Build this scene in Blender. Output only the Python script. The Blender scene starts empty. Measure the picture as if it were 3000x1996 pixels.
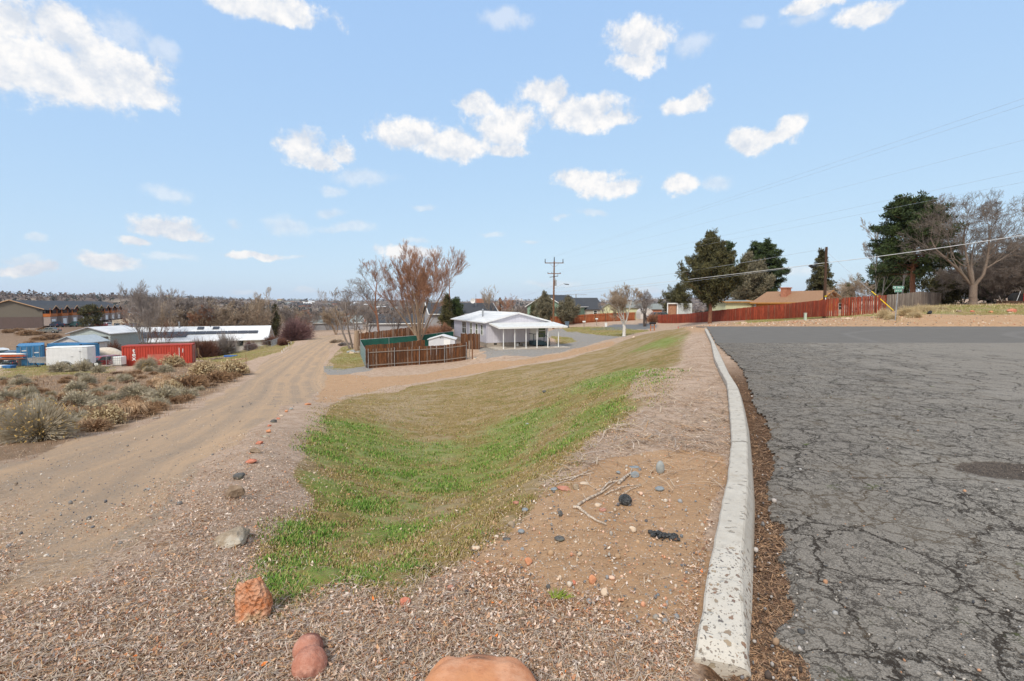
import bpy, math, random
import numpy as np
from mathutils import Vector, Matrix
random.seed(7); RNG = np.random.default_rng(11)
R = math.radians
SC = bpy.context.scene
# ---------------- camera ----------------
F = 1417.0; PITCH = R(2.5); HZ = 890.0; EYE = 1.6
CY = HZ + F*math.tan(PITCH)           # row of the principal point (3000 px frame)
cam = bpy.data.cameras.new('camera'); co = bpy.data.objects.new('camera', cam)
SC.collection.objects.link(co); SC.camera = co
cam.sensor_width = 36; cam.lens = 36*F/3000; cam.shift_y = -(998-CY)/3000*1.0
cam.clip_start = .05; cam.clip_end = 20000
co.location = (0, 0, EYE); co.rotation_euler = (math.pi/2-PITCH, 0, 0)
# ---------------- sky, sun, exposure ----------------
SUN_EL, SUN_AZ = R(44), R(202)        # azimuth clockwise from +y: behind the photographer
w = bpy.data.worlds.new('World'); SC.world = w; w.use_nodes = True
NT = w.node_tree; NT.nodes.clear()
def wn(t, **k):
    n = NT.nodes.new(t)
    for a, b in k.items(): setattr(n, a, b)
    return n
def wm(op, a, b=None, c=None):
    n = wn('ShaderNodeMath', operation=op)
    for i, v in enumerate((a, b, c)):
        if v is None: continue
        if isinstance(v, (int, float)): n.inputs[i].default_value = v
        else: NT.links.new(v, n.inputs[i])
    return n.outputs[0]
def wv(op, a, b=None):
    n = wn('ShaderNodeVectorMath', operation=op)
    for i, v in enumerate((a, b)):
        if v is None: continue
        if isinstance(v, (tuple, list)): n.inputs[i].default_value = v
        else: NT.links.new(v, n.inputs[i])
    return n
def ray(px, py):
    a = (px-1500)/F; b = -(py-CY)/F
    return Vector((a, math.cos(PITCH)+b*math.sin(PITCH), b*math.cos(PITCH)-math.sin(PITCH)))
def azel(px, py):
    d = ray(px, py).normalized()
    return math.atan2(d.x, d.y), math.asin(d.z)
sky = wn('ShaderNodeTexSky', sky_type='NISHITA', sun_disc=False)
sky.sun_elevation = SUN_EL; sky.sun_rotation = SUN_AZ; sky.air_density = 1.0; sky.dust_density = 1.2; sky.ozone_density = 1.6; sky.altitude = 1300
WS = .12                              # world strength; the sky's own contrast is compressed as in the bracketed photograph
ssp = wn('ShaderNodeSeparateColor'); NT.links.new(sky.outputs[0], ssp.inputs[0]); hsv = wn('ShaderNodeCombineColor')
for i_, (a_, g_) in enumerate(((.366, .30), (.4985, .228), (.789, .07))):
    NT.links.new(wm('MULTIPLY', wm('POWER', ssp.outputs[i_], g_), a_/WS), hsv.inputs[i_])
tc = wn('ShaderNodeTexCoord'); sp = wn('ShaderNodeSeparateXYZ'); NT.links.new(tc.outputs['Generated'], sp.inputs[0])
az = wm('ARCTAN2', sp.outputs[0], sp.outputs[1]); el = wm('ARCSINE', sp.outputs[2])
cb = wn('ShaderNodeCombineXYZ'); NT.links.new(az, cb.inputs[0]); NT.links.new(el, cb.inputs[1])
def wnoise(vec, scale, det, rough=.6, col=False):
    n = wn('ShaderNodeTexNoise'); n.inputs['Scale'].default_value = scale; n.inputs['Detail'].default_value = det
    n.inputs['Roughness'].default_value = rough; NT.links.new(vec, n.inputs['Vector']); return n
n1 = wnoise(cb.outputs[0], 9, 5)
wob = wv('SCALE', wv('SUBTRACT', n1.outputs['Color'], (.5, .5, .5)).outputs[0]); wob.inputs['Scale'].default_value = .055
P2 = wv('ADD', cb.outputs[0], wob.outputs[0]).outputs[0]
def blobs(lst):
    cur = None
    for cx, cy, rx, ry in lst:
        rx *= 1.14; ry *= 1.14
        a, e = azel(cx, cy); a2 = azel(cx+rx, cy)[0]; e2 = azel(cx, cy-ry)[1]
        s = wv('MULTIPLY', wv('SUBTRACT', P2, (a, e, 0)).outputs[0], (1/abs(a2-a), 1/abs(e2-e), 0))
        l = wv('LENGTH', s.outputs[0]).outputs['Value']
        if cur is None: cur = l
        else: cur = wm('SMOOTH_MIN', cur, l, .22)
    return cur
THICK = [(90,190,330,105),(330,210,150,100),(20,60,130,90),(180,80,110,70),(420,270,90,45),(740,5,190,48),(820,45,100,26),
 (1200,385,110,52),(1330,420,130,46),(1480,365,100,62),(1400,300,70,32),(1480,440,70,26),(880,430,58,48),(930,470,70,34),(1000,445,34,30),
 (1590,280,75,36),(1710,325,110,54),(1760,355,95,26),(1880,110,95,62),(1860,175,75,36),(2400,5,110,34),(2530,52,90,38),(2010,302,85,30),
 (2190,410,75,38),(2270,395,60,26),(2330,370,52,36),(1720,518,105,34),(1790,545,85,30),(1995,546,52,26),(480,662,85,32),(530,690,75,20),(400,706,38,14),
 (310,766,110,20),(90,786,85,18),(760,748,78,13),(1210,738,110,18)]
THIN = [(350,90,90,60),(470,140,50,40),(1480,55,75,34),(1060,512,80,28),(2040,130,70,36),(2360,55,70,24),(2210,60,40,20),(500,560,80,22),(840,660,70,26),(690,658,24,15),
 (1020,665,80,14),(970,620,45,13),(1240,610,36,10),(510,748,75,12),(1745,620,50,12),(1635,635,24,10),(2100,540,45,20),(60,758,50,14),(1440,690,38,11),(100,700,30,12),
 (860,750,60,8),(2330,795,80,12),(1560,712,30,7),(900,855,60,8),(720,845,50,9),(1900,838,60,12),(1220,705,40,8),(1610,828,80,12),(980,555,40,18)]
nf = wnoise(cb.outputs[0], 17, 11, .66)
fr = wm('MULTIPLY', wm('SUBTRACT', nf.outputs[0], .5), 2.1)
def dens(b, k0, k1):
    d = wm('ADD', b, fr); m = wn('ShaderNodeMapRange', interpolation_type='SMOOTHSTEP')
    NT.links.new(d, m.inputs[0]); m.inputs[1].default_value = k0; m.inputs[2].default_value = k1; m.inputs[3].default_value = 1; m.inputs[4].default_value = 0
    return m.outputs[0]
bt = blobs(THICK)
D1 = dens(bt, .58, 1.10); D2 = wm('MULTIPLY', dens(blobs(THIN), .3, 1.15), .42)
# unseen broken cloud added overhead and behind the photographer for neutral fill light
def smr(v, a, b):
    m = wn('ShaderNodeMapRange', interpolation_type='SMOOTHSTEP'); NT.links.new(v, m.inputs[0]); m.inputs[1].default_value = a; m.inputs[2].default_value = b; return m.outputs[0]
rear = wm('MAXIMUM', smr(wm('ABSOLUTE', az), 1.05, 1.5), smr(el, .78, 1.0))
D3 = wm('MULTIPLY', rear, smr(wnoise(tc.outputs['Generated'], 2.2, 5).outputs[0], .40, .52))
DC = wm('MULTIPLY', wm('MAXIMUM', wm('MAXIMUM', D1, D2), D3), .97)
# body of the clouds: shade painted in, softly darker below and inside
sh = wnoise(wv('ADD', cb.outputs[0], (0, .022, 0)).outputs[0], 17, 5, .6)
mr = wn('ShaderNodeMapRange'); NT.links.new(wm('SUBTRACT', sh.outputs[0], nf.outputs[0]), mr.inputs[0]); mr.inputs[1].default_value = -.13; mr.inputs[2].default_value = .11; mr.inputs[3].default_value = .0; mr.inputs[4].default_value = 1.0
ccol = wn('ShaderNodeMix', data_type='RGBA'); NT.links.new(mr.outputs[0], ccol.inputs[0])
CW = .93/WS
ccol.inputs[6].default_value = (CW*.72, CW*.77, CW*.85, 1); ccol.inputs[7].default_value = (CW*1.02, CW*1.0, CW*.98, 1)
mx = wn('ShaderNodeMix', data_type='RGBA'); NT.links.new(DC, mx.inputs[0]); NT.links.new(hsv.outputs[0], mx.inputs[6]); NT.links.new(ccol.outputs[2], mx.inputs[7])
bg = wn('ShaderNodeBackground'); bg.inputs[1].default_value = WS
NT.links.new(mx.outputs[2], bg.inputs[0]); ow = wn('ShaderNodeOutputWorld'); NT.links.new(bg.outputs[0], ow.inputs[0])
sun = bpy.data.lights.new('sun', 'SUN'); so = bpy.data.objects.new('sun', sun); SC.collection.objects.link(so)
sun.energy = 2.8; sun.angle = R(12); sun.color = (1, .94, .84)
sd = Vector((math.sin(SUN_AZ)*math.cos(SUN_EL), math.cos(SUN_AZ)*math.cos(SUN_EL), math.sin(SUN_EL)))
so.rotation_euler = (-sd).to_track_quat('-Z', 'Y').to_euler()
SC.view_settings.view_transform = 'Standard'; SC.view_settings.look = 'None'; SC.view_settings.gamma = 1; SC.view_settings.exposure = .12
SC.cycles.max_bounces = 5; SC.cycles.transparent_max_bounces = 6
# ---------------- helpers ----------------
COL = SC.collection
def tag(o, label=None, cat=None, group=None, kind=None):
    if label: o['label'] = label
    if cat: o['category'] = cat
    if group: o['group'] = group
    if kind: o['kind'] = kind
    return o
def empty(name, loc, rz=0, **k):
    o = bpy.data.objects.new(name, None); COL.objects.link(o); o.empty_display_size = .2
    o.location = loc; o.rotation_euler = (0, 0, rz); return tag(o, **k)
def nodes(m):
    m.use_nodes = True; nt = m.node_tree; return nt, nt.nodes['Principled BSDF']
def nd(nt, t, ins=None, **k):
    n = nt.nodes.new(t)
    for a, b in k.items(): setattr(n, a, b)
    for a, b in (ins or {}).items():
        if isinstance(b, (int, float, tuple)): n.inputs[a].default_value = b
        else: nt.links.new(b, n.inputs[a])
    return n
def mix(nt, f, a, b, blend='MIX'):
    n = nt.nodes.new('ShaderNodeMix'); n.data_type = 'RGBA'; n.blend_type = blend
    for i, v in ((0, f), (6, a), (7, b)):
        if isinstance(v, tuple): n.inputs[i].default_value = (*v[:3], 1)
        elif isinstance(v, (int, float)): n.inputs[i].default_value = v
        else: nt.links.new(v, n.inputs[i])
    return n.outputs[2]
def mth(nt, op, a, b=None, c=None):
    n = nt.nodes.new('ShaderNodeMath'); n.operation = op
    for i, v in enumerate((a, b, c)):
        if v is None: continue
        if isinstance(v, (int, float)): n.inputs[i].default_value = v
        else: nt.links.new(v, n.inputs[i])
    return n.outputs[0]
def rng(nt, v, a, b, c=0, d=1, smooth=True):
    n = nd(nt, 'ShaderNodeMapRange', {0: v, 1: a, 2: b, 3: c, 4: d})
    if smooth: n.interpolation_type = 'SMOOTHSTEP'
    return n.outputs[0]
def noise(nt, vec, scale, det=4, rough=.55):
    i = {'Scale': scale, 'Detail': det, 'Roughness': rough}
    if vec is not None: i['Vector'] = vec
    return nd(nt, 'ShaderNodeTexNoise', i).outputs[0]
_M = {}
def mat(name, c, c2=None, rough=.8, sc=3., amt=.35, bump=.0, bs=None, metal=0, stretch=None, vcol=None, spec=.3, ramp=(.35, .65)):
    """plain surface: base colour broken up by noise, optional bump"""
    if name in _M: return _M[name]
    m = bpy.data.materials.new(name); nt, P = nodes(m)
    if c2 is None: c2 = tuple(v*(1-amt) for v in c)
    tcn = nd(nt, 'ShaderNodeTexCoord'); v = tcn.outputs['Object']
    if stretch: v = nd(nt, 'ShaderNodeMapping', {'Vector': v, 'Scale': stretch}).outputs[0]
    n = noise(nt, v, sc, 6, .65)
    base = mix(nt, rng(nt, n, *ramp), c2, c)
    if vcol:
        at = nd(nt, 'ShaderNodeAttribute'); at.attribute_name = vcol
        base = mix(nt, 1.0, base, at.outputs['Color'], 'MULTIPLY')
    nt.links.new(base, P.inputs['Base Color']); P.inputs['Roughness'].default_value = rough; P.inputs['Metallic'].default_value = metal
    P.inputs['Specular IOR Level'].default_value = spec
    if bump:
        b = nd(nt, 'ShaderNodeBump', {'Height': noise(nt, v, bs or sc*4, 5), 'Strength': bump, 'Distance': .02})
        nt.links.new(b.outputs[0], P.inputs['Normal'])
    _M[name] = m; return m
def mesh_np(name, V, Fc, m, parent=None, smooth=False, col=None):
    """V (n,3), Fc (k,3|4) arrays -> linked object"""
    me = bpy.data.meshes.new(name); V = np.asarray(V, np.float32); Fc = np.asarray(Fc, np.int32)
    k, s = Fc.shape
    me.vertices.add(len(V)); me.vertices.foreach_set('co', V.ravel())
    me.loops.add(k*s); me.loops.foreach_set('vertex_index', Fc.ravel())
    me.polygons.add(k); me.polygons.foreach_set('loop_start', np.arange(0, k*s, s, dtype=np.int32))
    me.polygons.foreach_set('loop_total', np.full(k, s, np.int32))
    if smooth: me.polygons.foreach_set('use_smooth', np.ones(k, bool))
    if col is not None:
        a = me.color_attributes.new('col', 'FLOAT_COLOR', 'POINT'); c4 = np.ones((len(V), 4), np.float32); c4[:, :3] = col
        a.data.foreach_set('color', c4.ravel())
    me.update(); me.validate()
    if m: me.materials.append(m)
    o = bpy.data.objects.new(name, me); COL.objects.link(o)
    if parent: o.parent = parent
    return o
class MB:
    """collects shapes into one mesh"""
    def __init__(s): s.v = []; s.f = []; s.m = []
    def add(s, vs, fs, mi=0):
        b = len(s.v); s.v += [tuple(v) for v in vs]; s.f += [tuple(b+i for i in f) for f in fs]; s.m += [mi]*len(fs); return s
    def box(s, c, d, rz=0, mi=0, M=None):
        x, y, z = (q/2 for q in d); vs = [Vector((i*x, j*y, k*z)) for k in (-1, 1) for j in (-1, 1) for i in (-1, 1)]
        Q = M if M is not None else Matrix.Rotation(rz, 3, 'Z')
        vs = [Q @ v + Vector(c) for v in vs]
        return s.add(vs, [(0,2,3,1),(4,5,7,6),(0,1,5,4),(2,6,7,3),(0,4,6,2),(1,3,7,5)], mi)
    def prism(s, pts, ax, t0, t1, mi=0):
        """2-D outline pts extruded along axis ax from t0 to t1"""
        def P(a, b, t): return {'x': (t, a, b), 'y': (a, t, b), 'z': (a, b, t)}[ax]
        n = len(pts); vs = [P(*p, t0) for p in pts]+[P(*p, t1) for p in pts]
        fs = [tuple(range(n))[::-1], tuple(range(n, 2*n))]+[(i, (i+1) % n, n+(i+1) % n, n+i) for i in range(n)]
        return s.add(vs, fs, mi)
    def tube(s, p, q, r0, r1=None, n=8, mi=0, cap=True):
        p, q = Vector(p), Vector(q); r1 = r0 if r1 is None else r1; d = (q-p).normalized()
        u = d.cross(Vector((0, 0, 1)));  u = u.normalized() if u.length > 1e-3 else Vector((1, 0, 0)); v = d.cross(u)
        vs = [p+(u*math.cos(a)+v*math.sin(a))*r0 for a in [2*math.pi*i/n for i in range(n)]]
        vs += [q+(u*math.cos(a)+v*math.sin(a))*r1 for a in [2*math.pi*i/n for i in range(n)]]
        fs = [(i, (i+1) % n, n+(i+1) % n, n+i) for i in range(n)]
        if cap: fs += [tuple(range(n))[::-1], tuple(range(n, 2*n))]
        return s.add(vs, fs, mi)
    def path(s, pts, r, n=6, mi=0):
        for i in range(len(pts)-1):
            ra = r[i] if isinstance(r, (list, tuple)) else r; rb = r[i+1] if isinstance(r, (list, tuple)) else r
            s.tube(pts[i], pts[i+1], ra, rb, n, mi)
        return s
    def slab(s, quad, t, mi=0):
        """flat polygon given thickness t downward"""
        q = [Vector(v) for v in quad]; n = len(q)
        vs = q+[v-Vector((0, 0, t)) for v in q]
        return s.add(vs, [tuple(range(n)), tuple(range(n, 2*n))[::-1]]+[(i, n+i, n+(i+1) % n, (i+1) % n) for i in range(n)], mi)
    def build(s, name, m, parent=None, smooth=False, bevel=0, loc=None, rz=0):
        me = bpy.data.meshes.new(name); me.from_pydata(s.v, [], s.f)
        for q in (m if isinstance(m, (list, tuple)) else [m]): me.materials.append(q)
        for p, i in zip(me.polygons, s.m):
            p.material_index = i; p.use_smooth = smooth
        me.update()
        import bmesh
        bm = bmesh.new(); bm.from_mesh(me); bmesh.ops.recalc_face_normals(bm, faces=bm.faces); bm.to_mesh(me); bm.free()
        o = bpy.data.objects.new(name, me); COL.objects.link(o)
        if parent: o.parent = parent
        if loc is not None: o.location = loc
        if rz: o.rotation_euler = (0, 0, rz)
        if bevel:
            b = o.modifiers.new('bevel', 'BEVEL'); b.width = bevel; b.segments = 2; b.limit_method = 'ANGLE'
        return o
def kids(o): return [c for c in bpy.data.objects if c.parent == o]
def copy_tree(o, parent=None, ch=None):
    if ch is None:
        ch = {}
        for c in bpy.data.objects:
            if c.parent: ch.setdefault(c.parent.name, []).append(c)
    c = o.copy(); COL.objects.link(c); c.parent = parent
    for k in ch.get(o.name, []): copy_tree(k, c, ch)
    return c
# ---------------- terrain ----------------
def hashn(ix, iy, s=0):
    h = (ix.astype(np.int64)*374761393 + iy.astype(np.int64)*668265263 + s*2147483647) & 0xffffffff
    h = ((h ^ (h >> 13))*1274126177) & 0xffffffff
    return ((h ^ (h >> 16)) & 0xffff)/65535.
def vn(x, y, s=0):
    ix = np.floor(x); iy = np.floor(y); fx = x-ix; fy = y-iy; fx = fx*fx*(3-2*fx); fy = fy*fy*(3-2*fy)
    a = hashn(ix, iy, s); b = hashn(ix+1, iy, s); c = hashn(ix, iy+1, s); d = hashn(ix+1, iy+1, s)
    return (a*(1-fx)+b*fx)*(1-fy)+(c*(1-fx)+d*fx)*fy-.5
def U(px, py, D):
    d = ray(px, py); return Vector((0, 0, EYE))+d*(D/d.y)
def UZ(px, py, z):
    d = ray(px, py); t = (z-EYE)/d.z; return Vector((0, 0, EYE))+d*t
def DZ(px, py, z): return UZ(px, py, z)
# control points: (px, py, depth) of visible ground, or world triples
CP = [U(*p) for p in [
 (0,1996,1.9),(500,1996,1.95),(1000,1990,2.0),(0,1700,2.9),(0,1560,4.1),(0,1400,6.8),(0,1310,9.8),(0,1200,18.5),(0,1135,33),(0,1090,50),
 (200,1600,3.5),(400,1700,2.85),(300,1450,5.2),(300,1290,10.5),(300,1180,22),(250,1120,38),(200,1084,52),(100,1071,62),(350,1072,62),(560,1064,64),
 (676,1462,4.35),(742,1327,6.4),(787,1255,9.0),(850,1200,13.8),(898,1186,16),(540,1195,18),(600,1300,9.5),(450,1400,6.4),(640,1120,34),(690,1080,46),(900,1130,34),
 (760,1060,55),(850,1040,62),(950,1050,56),(880,1008,82),(1000,985,112),(940,965,160),
 (1250,1400,7.7),(1250,1335,10),(1290,1250,14.2),(1300,1200,18),(1230,1150,27),(1100,1160,27),(1150,1125,34),(1000,1170,24),(950,1250,11.5),(1000,1350,8.0),(900,1450,5.3),
 (850,1600,3.6),(1050,1500,5.0),(1250,1500,5.3),(1150,1600,3.9),
 (1076,1082,45),(1230,1075,47),(1372,1056,51),(1460,1030,50),(1640,1022,57),(1330,1000,66),(1425,1022,57),(1609,1008,60),(1400,1065,46),(1550,1045,47),(1700,1030,44),
 (1500,1150,22),(1650,1150,15.5),(1500,1250,12.2),(1600,1090,27),(1750,1090,20),(1800,1040,34),(1500,1380,7.3),(1400,1480,5.2),(1850,1010,38),
 (1828,985,61),(1780,960,82),(1650,962,88),(1905,962,84),(1888,946,92),(1620,967,84),(1711,965,80),(1930,952,88),(1987,962,36.),(2079,946,70),(2200,940,62),(2300,935,60),(2414,932,54),(2597,918,48),
 (2400,944,40),(2625,940,37),(2800,935,37.5),(3000,935,37.5),(2750,912,42),(3000,905,45),(2850,893,56),(3000,888,62),(2500,925,50),(2200,948,44),
 (500,1030,98),(700,1027,99),(300,1030,95),(820,1000,100),(100,985,118),(300,960,155),(31,955,168),(125,952,172),(360,940,235),(440,935,260),(0,1040,85),
 (1100,985,90),(1250,985,75),(1300,950,150),(1500,940,150),(1700,935,125),(1860,935,125),(2000,925,140),(2150,905,125),(2400,890,130),(2700,880,130),(2950,872,130)]]
CP += [Vector(p) for p in [(0,0,0),(.8,0,0),(-1,0,0),(-3,0,-.3),(-2,-3,0),(3,-3,0),(-8,-3,-.8),(-8,2,-.6),(6,-6,0),(-14,-8,-1.2),(0,-12,0),(14,-8,0),(-24,6,-2.3),(-40,0,-3),(-30,-30,-1),(30,-30,0),
 (-60,30,-5),(-80,60,-6.2),(-110,20,-6),(-130,90,-6.5),(-190,120,-6),(-260,200,-8),(60,44,2),(75,60,3),(110,40,2.5),(120,90,4),(160,140,6),(0,300,-14),(120,300,-6),(-100,300,-12),(-250,330,-9),(250,300,6)]]
STRIP = [(2010,972),(1944,1076),(1867,1164),(1783,1248),(1695,1332),(1611,1397),(1520,1480),(1350,1610),(1150,1690),(980,1760),(760,1790)]
CP += [UZ(x, y, -.02) for x, y in STRIP]
CP += [UZ(x, y, 0) for x, y in [(2068,963),(2083,1000),(2092,1045),(2129,1118),(2142,1217),(2142,1300),(2104,1522),(2062,1744),(1900,1500),(1750,1700),(1500,1800),(2040,980),(2030,1060)]]
CP += [Vector(p) for p in [(14,34,0),(20,34,0),(28,34,0),(40,34,0),(20,20,0),(30,10,0),(10,5,0),(45,20,0),(8,18,0)]]
CA = np.array([tuple(p) for p in CP])
def warp(x, y):
    r = np.hypot(x, y)+1e-6; k = np.log1p(r/4.)/r
    return x*k, y*k
def _tps(r2): return np.where(r2 > 0, .5*r2*np.log(r2+1e-20), 0)
_cu, _cv = warp(CA[:, 0], CA[:, 1]); _n = len(CA)
_A = np.zeros((_n+3, _n+3)); _A[:_n, :_n] = _tps((_cu[:, None]-_cu)**2+(_cv[:, None]-_cv)**2)+np.eye(_n)*.004
_A[:_n, _n] = 1; _A[:_n, _n+1] = _cu; _A[:_n, _n+2] = _cv; _A[_n:, :_n] = _A[:_n, _n:].T
_W = np.linalg.solve(_A, np.concatenate([CA[:, 2], np.zeros(3)]))
# kerb / road line as x(y)
KL = [UZ(x, y, 0) for x, y in [(2068,963),(2083,1000),(2092,1045),(2108,1080),(2129,1118),(2134,1164),(2142,1217),(2140,1332),(2129,1411),(2104,1522),(2078,1646),(2062,1744),(2040,1921)]]
KY = np.array([p.y for p in KL][::-1]); KX = np.array([p.x for p in KL][::-1])
def kerbx(y):
    y = np.asarray(y, float); e = np.interp(y, KY, KX)
    e = np.where(y < KY[0], KX[0]+(y-KY[0])*.42, e); return np.where(y > KY[-1], KX[-1]+(y-KY[-1])*.4, e)
def sstep(x, a, b):
    t = np.clip((x-a)/(b-a), 0, 1); return t*t*(3-2*t)
ROADY = 34.2
def roadmask(x, y):
    """1 on the road, 0 off it"""
    a = sstep((x-kerbx(y)-.30*(1-sstep(y, 1.75, 2.05)))*.92, .02, .12); b = sstep(ROADY+.2*vn(x*.7, y*0, 4)-y, -.15, .3)
    c = sstep(y, -30, -29)
    return a*b*c
def H0(x, y):
    x = np.asarray(x, float); y = np.asarray(y, float); sh = x.shape; x = x.ravel(); y = y.ravel(); out = np.empty(len(x))
    for i in range(0, len(x), 20000):
        xs, ys = x[i:i+20000], y[i:i+20000]; u, v = warp(xs, ys)
        z = _tps((u[:, None]-_cu)**2+(v[:, None]-_cv)**2) @ _W[:_n]+_W[_n]+_W[_n+1]*u+_W[_n+2]*v
        r = np.hypot(xs, ys); th = np.arctan2(xs, ys)
        # far country: valley, then the ridge
        rl = np.log(np.maximum(r, 1))
        far = np.interp(rl, np.log([150, 400, 900, 1500, 2200, 3000, 3600, 6000]), [-7, -13, -24, -22, -6, 17, 22, 10])
        far += sstep(r, 900, 2600)*(14*(vn(th*9, rl*2, 3))+7*vn(th*28, rl*6, 5)+3*vn(th*80, rl*20, 8))
        far += sstep(r, 1000, 1500)*(1-sstep(r, 1500, 2300))*np.interp(th, [-1.2, -.8, -.62, -.45, -.1, .05, .12, .3, .5, .8], [34, 38, 32, 10, 0, 8, 14, 10, 22, 30])
        far += sstep(r, 2000, 3000)*np.interp(th, [-.9, -.6, -.45, -.2, 0, .1, .2, .35, .6], [8, 12, -2, -4, 2, 4, -6, 18, 14])
        t = sstep(rl, math.log(180), math.log(420)); z = z*(1-t)+far*t
        z = np.where(ys < -25, z*np.clip(1-(-25-ys)/60, 0, 1), z)
        out[i:i+20000] = z
    return out.reshape(sh)
def H(x, y):
    x = np.asarray(x, float); y = np.asarray(y, float); z = H0(x, y)
    m = roadmask(x, y); z = z*(1-m)+(-.045)*m
    # keep the kerb-side verge level with the road
    k = np.exp(-(np.clip(kerbx(y)-x, 0, None)/.8)**2)*(y < 30)*(y > -5); z = z*(1-k*(1-m))+0.0*k*(1-m)
    if HPAD is not None:   # level pad of the house and its patio
        c0, s0, px0, py0, pz = HPAD; lx = (x-px0)*c0+(y-py0)*s0; ly = -(x-px0)*s0+(y-py0)*c0
        w_ = sstep(lx, -2.0, -.3)*(1-sstep(lx, 9.6, 12))*sstep(ly, -6.5, -4)*(1-sstep(ly, 15, 17)); z = z*(1-w_)+pz*w_
    return z
HPAD = None
def hz(x, y): return float(H(np.array([x]), np.array([y]))[0])
_TT = np.exp(np.linspace(math.log(1.2), math.log(1200), 900))
def G(px, py, dz=0.):
    """point of the ground seen at a pixel of the 3000 px photograph"""
    d = ray(px, py); d = d/d.y
    z = H(d.x*_TT, _TT)+dz; zr = EYE+d.z*_TT; b = np.nonzero(zr <= z)[0]
    if not len(b): return U(px, py, 1000)
    i = max(b[0], 1); a0 = zr[i-1]-z[i-1]; a1 = zr[i]-z[i]; t = _TT[i-1]+(_TT[i]-_TT[i-1])*a0/(a0-a1+1e-9)
    return Vector((d.x*t, t, EYE+d.z*t))
def at(px, D, dz=0.):
    """ground point in pixel column px at depth D"""
    x = (px-1500)/F*D/ (math.cos(PITCH)+0)  # rough column
    for _ in range(3):
        z = hz(x, D); b = 0
        # solve for row then x
        s = (z+dz-EYE)/D; bb = (s*math.cos(PITCH)+math.sin(PITCH))/(math.cos(PITCH)-s*math.sin(PITCH))
        x = (px-1500)/F*D/(math.cos(PITCH)+bb*math.sin(PITCH))
    return Vector((x, D, hz(x, D)+dz))
def row(p):
    v = Vector(p)-Vector((0, 0, EYE)); zc = v.y*math.cos(PITCH)-v.z*math.sin(PITCH); yc = v.z*math.cos(PITCH)+v.y*math.sin(PITCH)
    return (1500+F*v.x/zc, CY-F*yc/zc)
def ht(px_top, base):
    """height that brings a thing standing at base up to row px_top"""
    d = ray(row(base)[0], px_top); return EYE+d.z/d.y*base.y-base.z
_c = at(1425, 58); _a = math.atan2(.37, .93); HPAD = (math.cos(_a), math.sin(_a), _c.x, _c.y, _c.z)
# ---------------- ground zones ----------------
def polyG(px): return np.array([tuple(G(x, y))[:2] for x, y in px])
def sdist(x, y, poly):
    """signed distance to polygon, positive inside"""
    n = len(poly); dmin = np.full(x.shape, 1e9); ins = np.zeros(x.shape, bool)
    for i in range(n):
        ax, ay = poly[i]; bx, by = poly[(i+1) % n]; ex, ey = bx-ax, by-ay
        t = np.clip(((x-ax)*ex+(y-ay)*ey)/(ex*ex+ey*ey+1e-12), 0, 1)
        dmin = np.minimum(dmin, np.hypot(x-ax-t*ex, y-ay-t*ey))
        c = ((ay > y) != (by > y)) & (x < (bx-ax)*(y-ay)/(by-ay+1e-12)+ax); ins ^= c
    return np.where(ins, dmin, -dmin)
P_GRASS = polyG([(2010,974),(1944,1076),(1867,1164),(1783,1248),(1695,1332),(1611,1400),(1520,1490),(1400,1585),(1270,1665),(1140,1705),(1000,1700),(860,1750),(735,1735),(740,1640),(790,1560),(850,1480),(880,1400),(900,1300),(935,1210),(1010,1165),(1150,1135),(1300,1112),(1450,1088),(1600,1062),(1700,1040),(1790,1018),(1860,990),(1950,968)])
P_TRACK = polyG([(-60,1420),(0,1366),(229,1292),(458,1232),(611,1166),(725,1095),(802,1045),(850,1031),(903,1006),(925,992),(955,984),(1010,983),(1006,1000),(985,1030),(960,1060),(940,1090),(950,1110),(930,1160),(880,1180),(800,1215),(720,1270),(620,1350),(480,1460),(330,1600),(150,1780),(-60,1900)])
P_DIRT = polyG([(930,1165),(920,1120),(945,1085),(1000,1092),(1080,1108),(1200,1098),(1380,1068),(1500,1057),(1600,1043),(1690,1022),(1790,1000),(1800,1012),(1700,1036),(1600,1058),(1450,1084),(1300,1108),(1150,1131),(1010,1160),(960,1185)])
P_GRAV = polyG([(1385,1024),(1430,1050),(1560,1045),(1660,1028),(1760,1000),(1850,984),(1740,978),(1700,968),(1680,962),(1612,962),(1605,985),(1640,1010)])
P_GRAV2 = polyG([(930,1075),(1070,1060),(1085,1090),(1000,1100),(940,1098)])
P_LAWN = [polyG(p) for p in ([(985,1040),(1010,1015),(1055,1030),(1068,1070),(1010,1085),(960,1080)], [(1650,960),(1900,968),(1830,985),(1740,980),(1660,972)], [(1615,985),(1670,990),(1690,1000),(1630,1010)],
  [(2150,950),(2300,940),(2420,932),(2580,926),(2600,920),(2420,927),(2200,935)], [(2640,905),(3100,890),(3100,920),(2800,922),(2640,925)], [(600,1045),(700,1020),(860,1000),(845,1025),(770,1045),(690,1065),(600,1070)], [(0,1068),(200,1070),(330,1076),(330,1092),(0,1110)],[(560,1030),(700,1030),(700,1050),(560,1055)])]
P_SAGE = polyG([(-80,1105),(0,1108),(330,1092),(560,1060),(700,1066),(720,1092),(600,1164),(450,1228),(220,1288),(0,1362),(-80,1400)])
P_FIELD = polyG([(-200,948),(100,951),(320,962),(480,975),(690,975),(760,1000),(700,1020),(560,1030),(340,1060),(0,1066),(-200,1066)])
P_STREET = polyG([(1690,968),(1760,961),(1800,951),(1900,949),(1925,953),(1925,961),(1880,966),(1800,968)])
P_BARE = polyG([(1300,1640),(1480,1510),(1620,1420),(1800,1350),(1950,1330),(2100,1340),(2120,1420),(2100,1520),(2060,1640),(2040,1800),(1900,1830),(1700,1790),(1560,1780),(1400,1720)])
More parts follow.
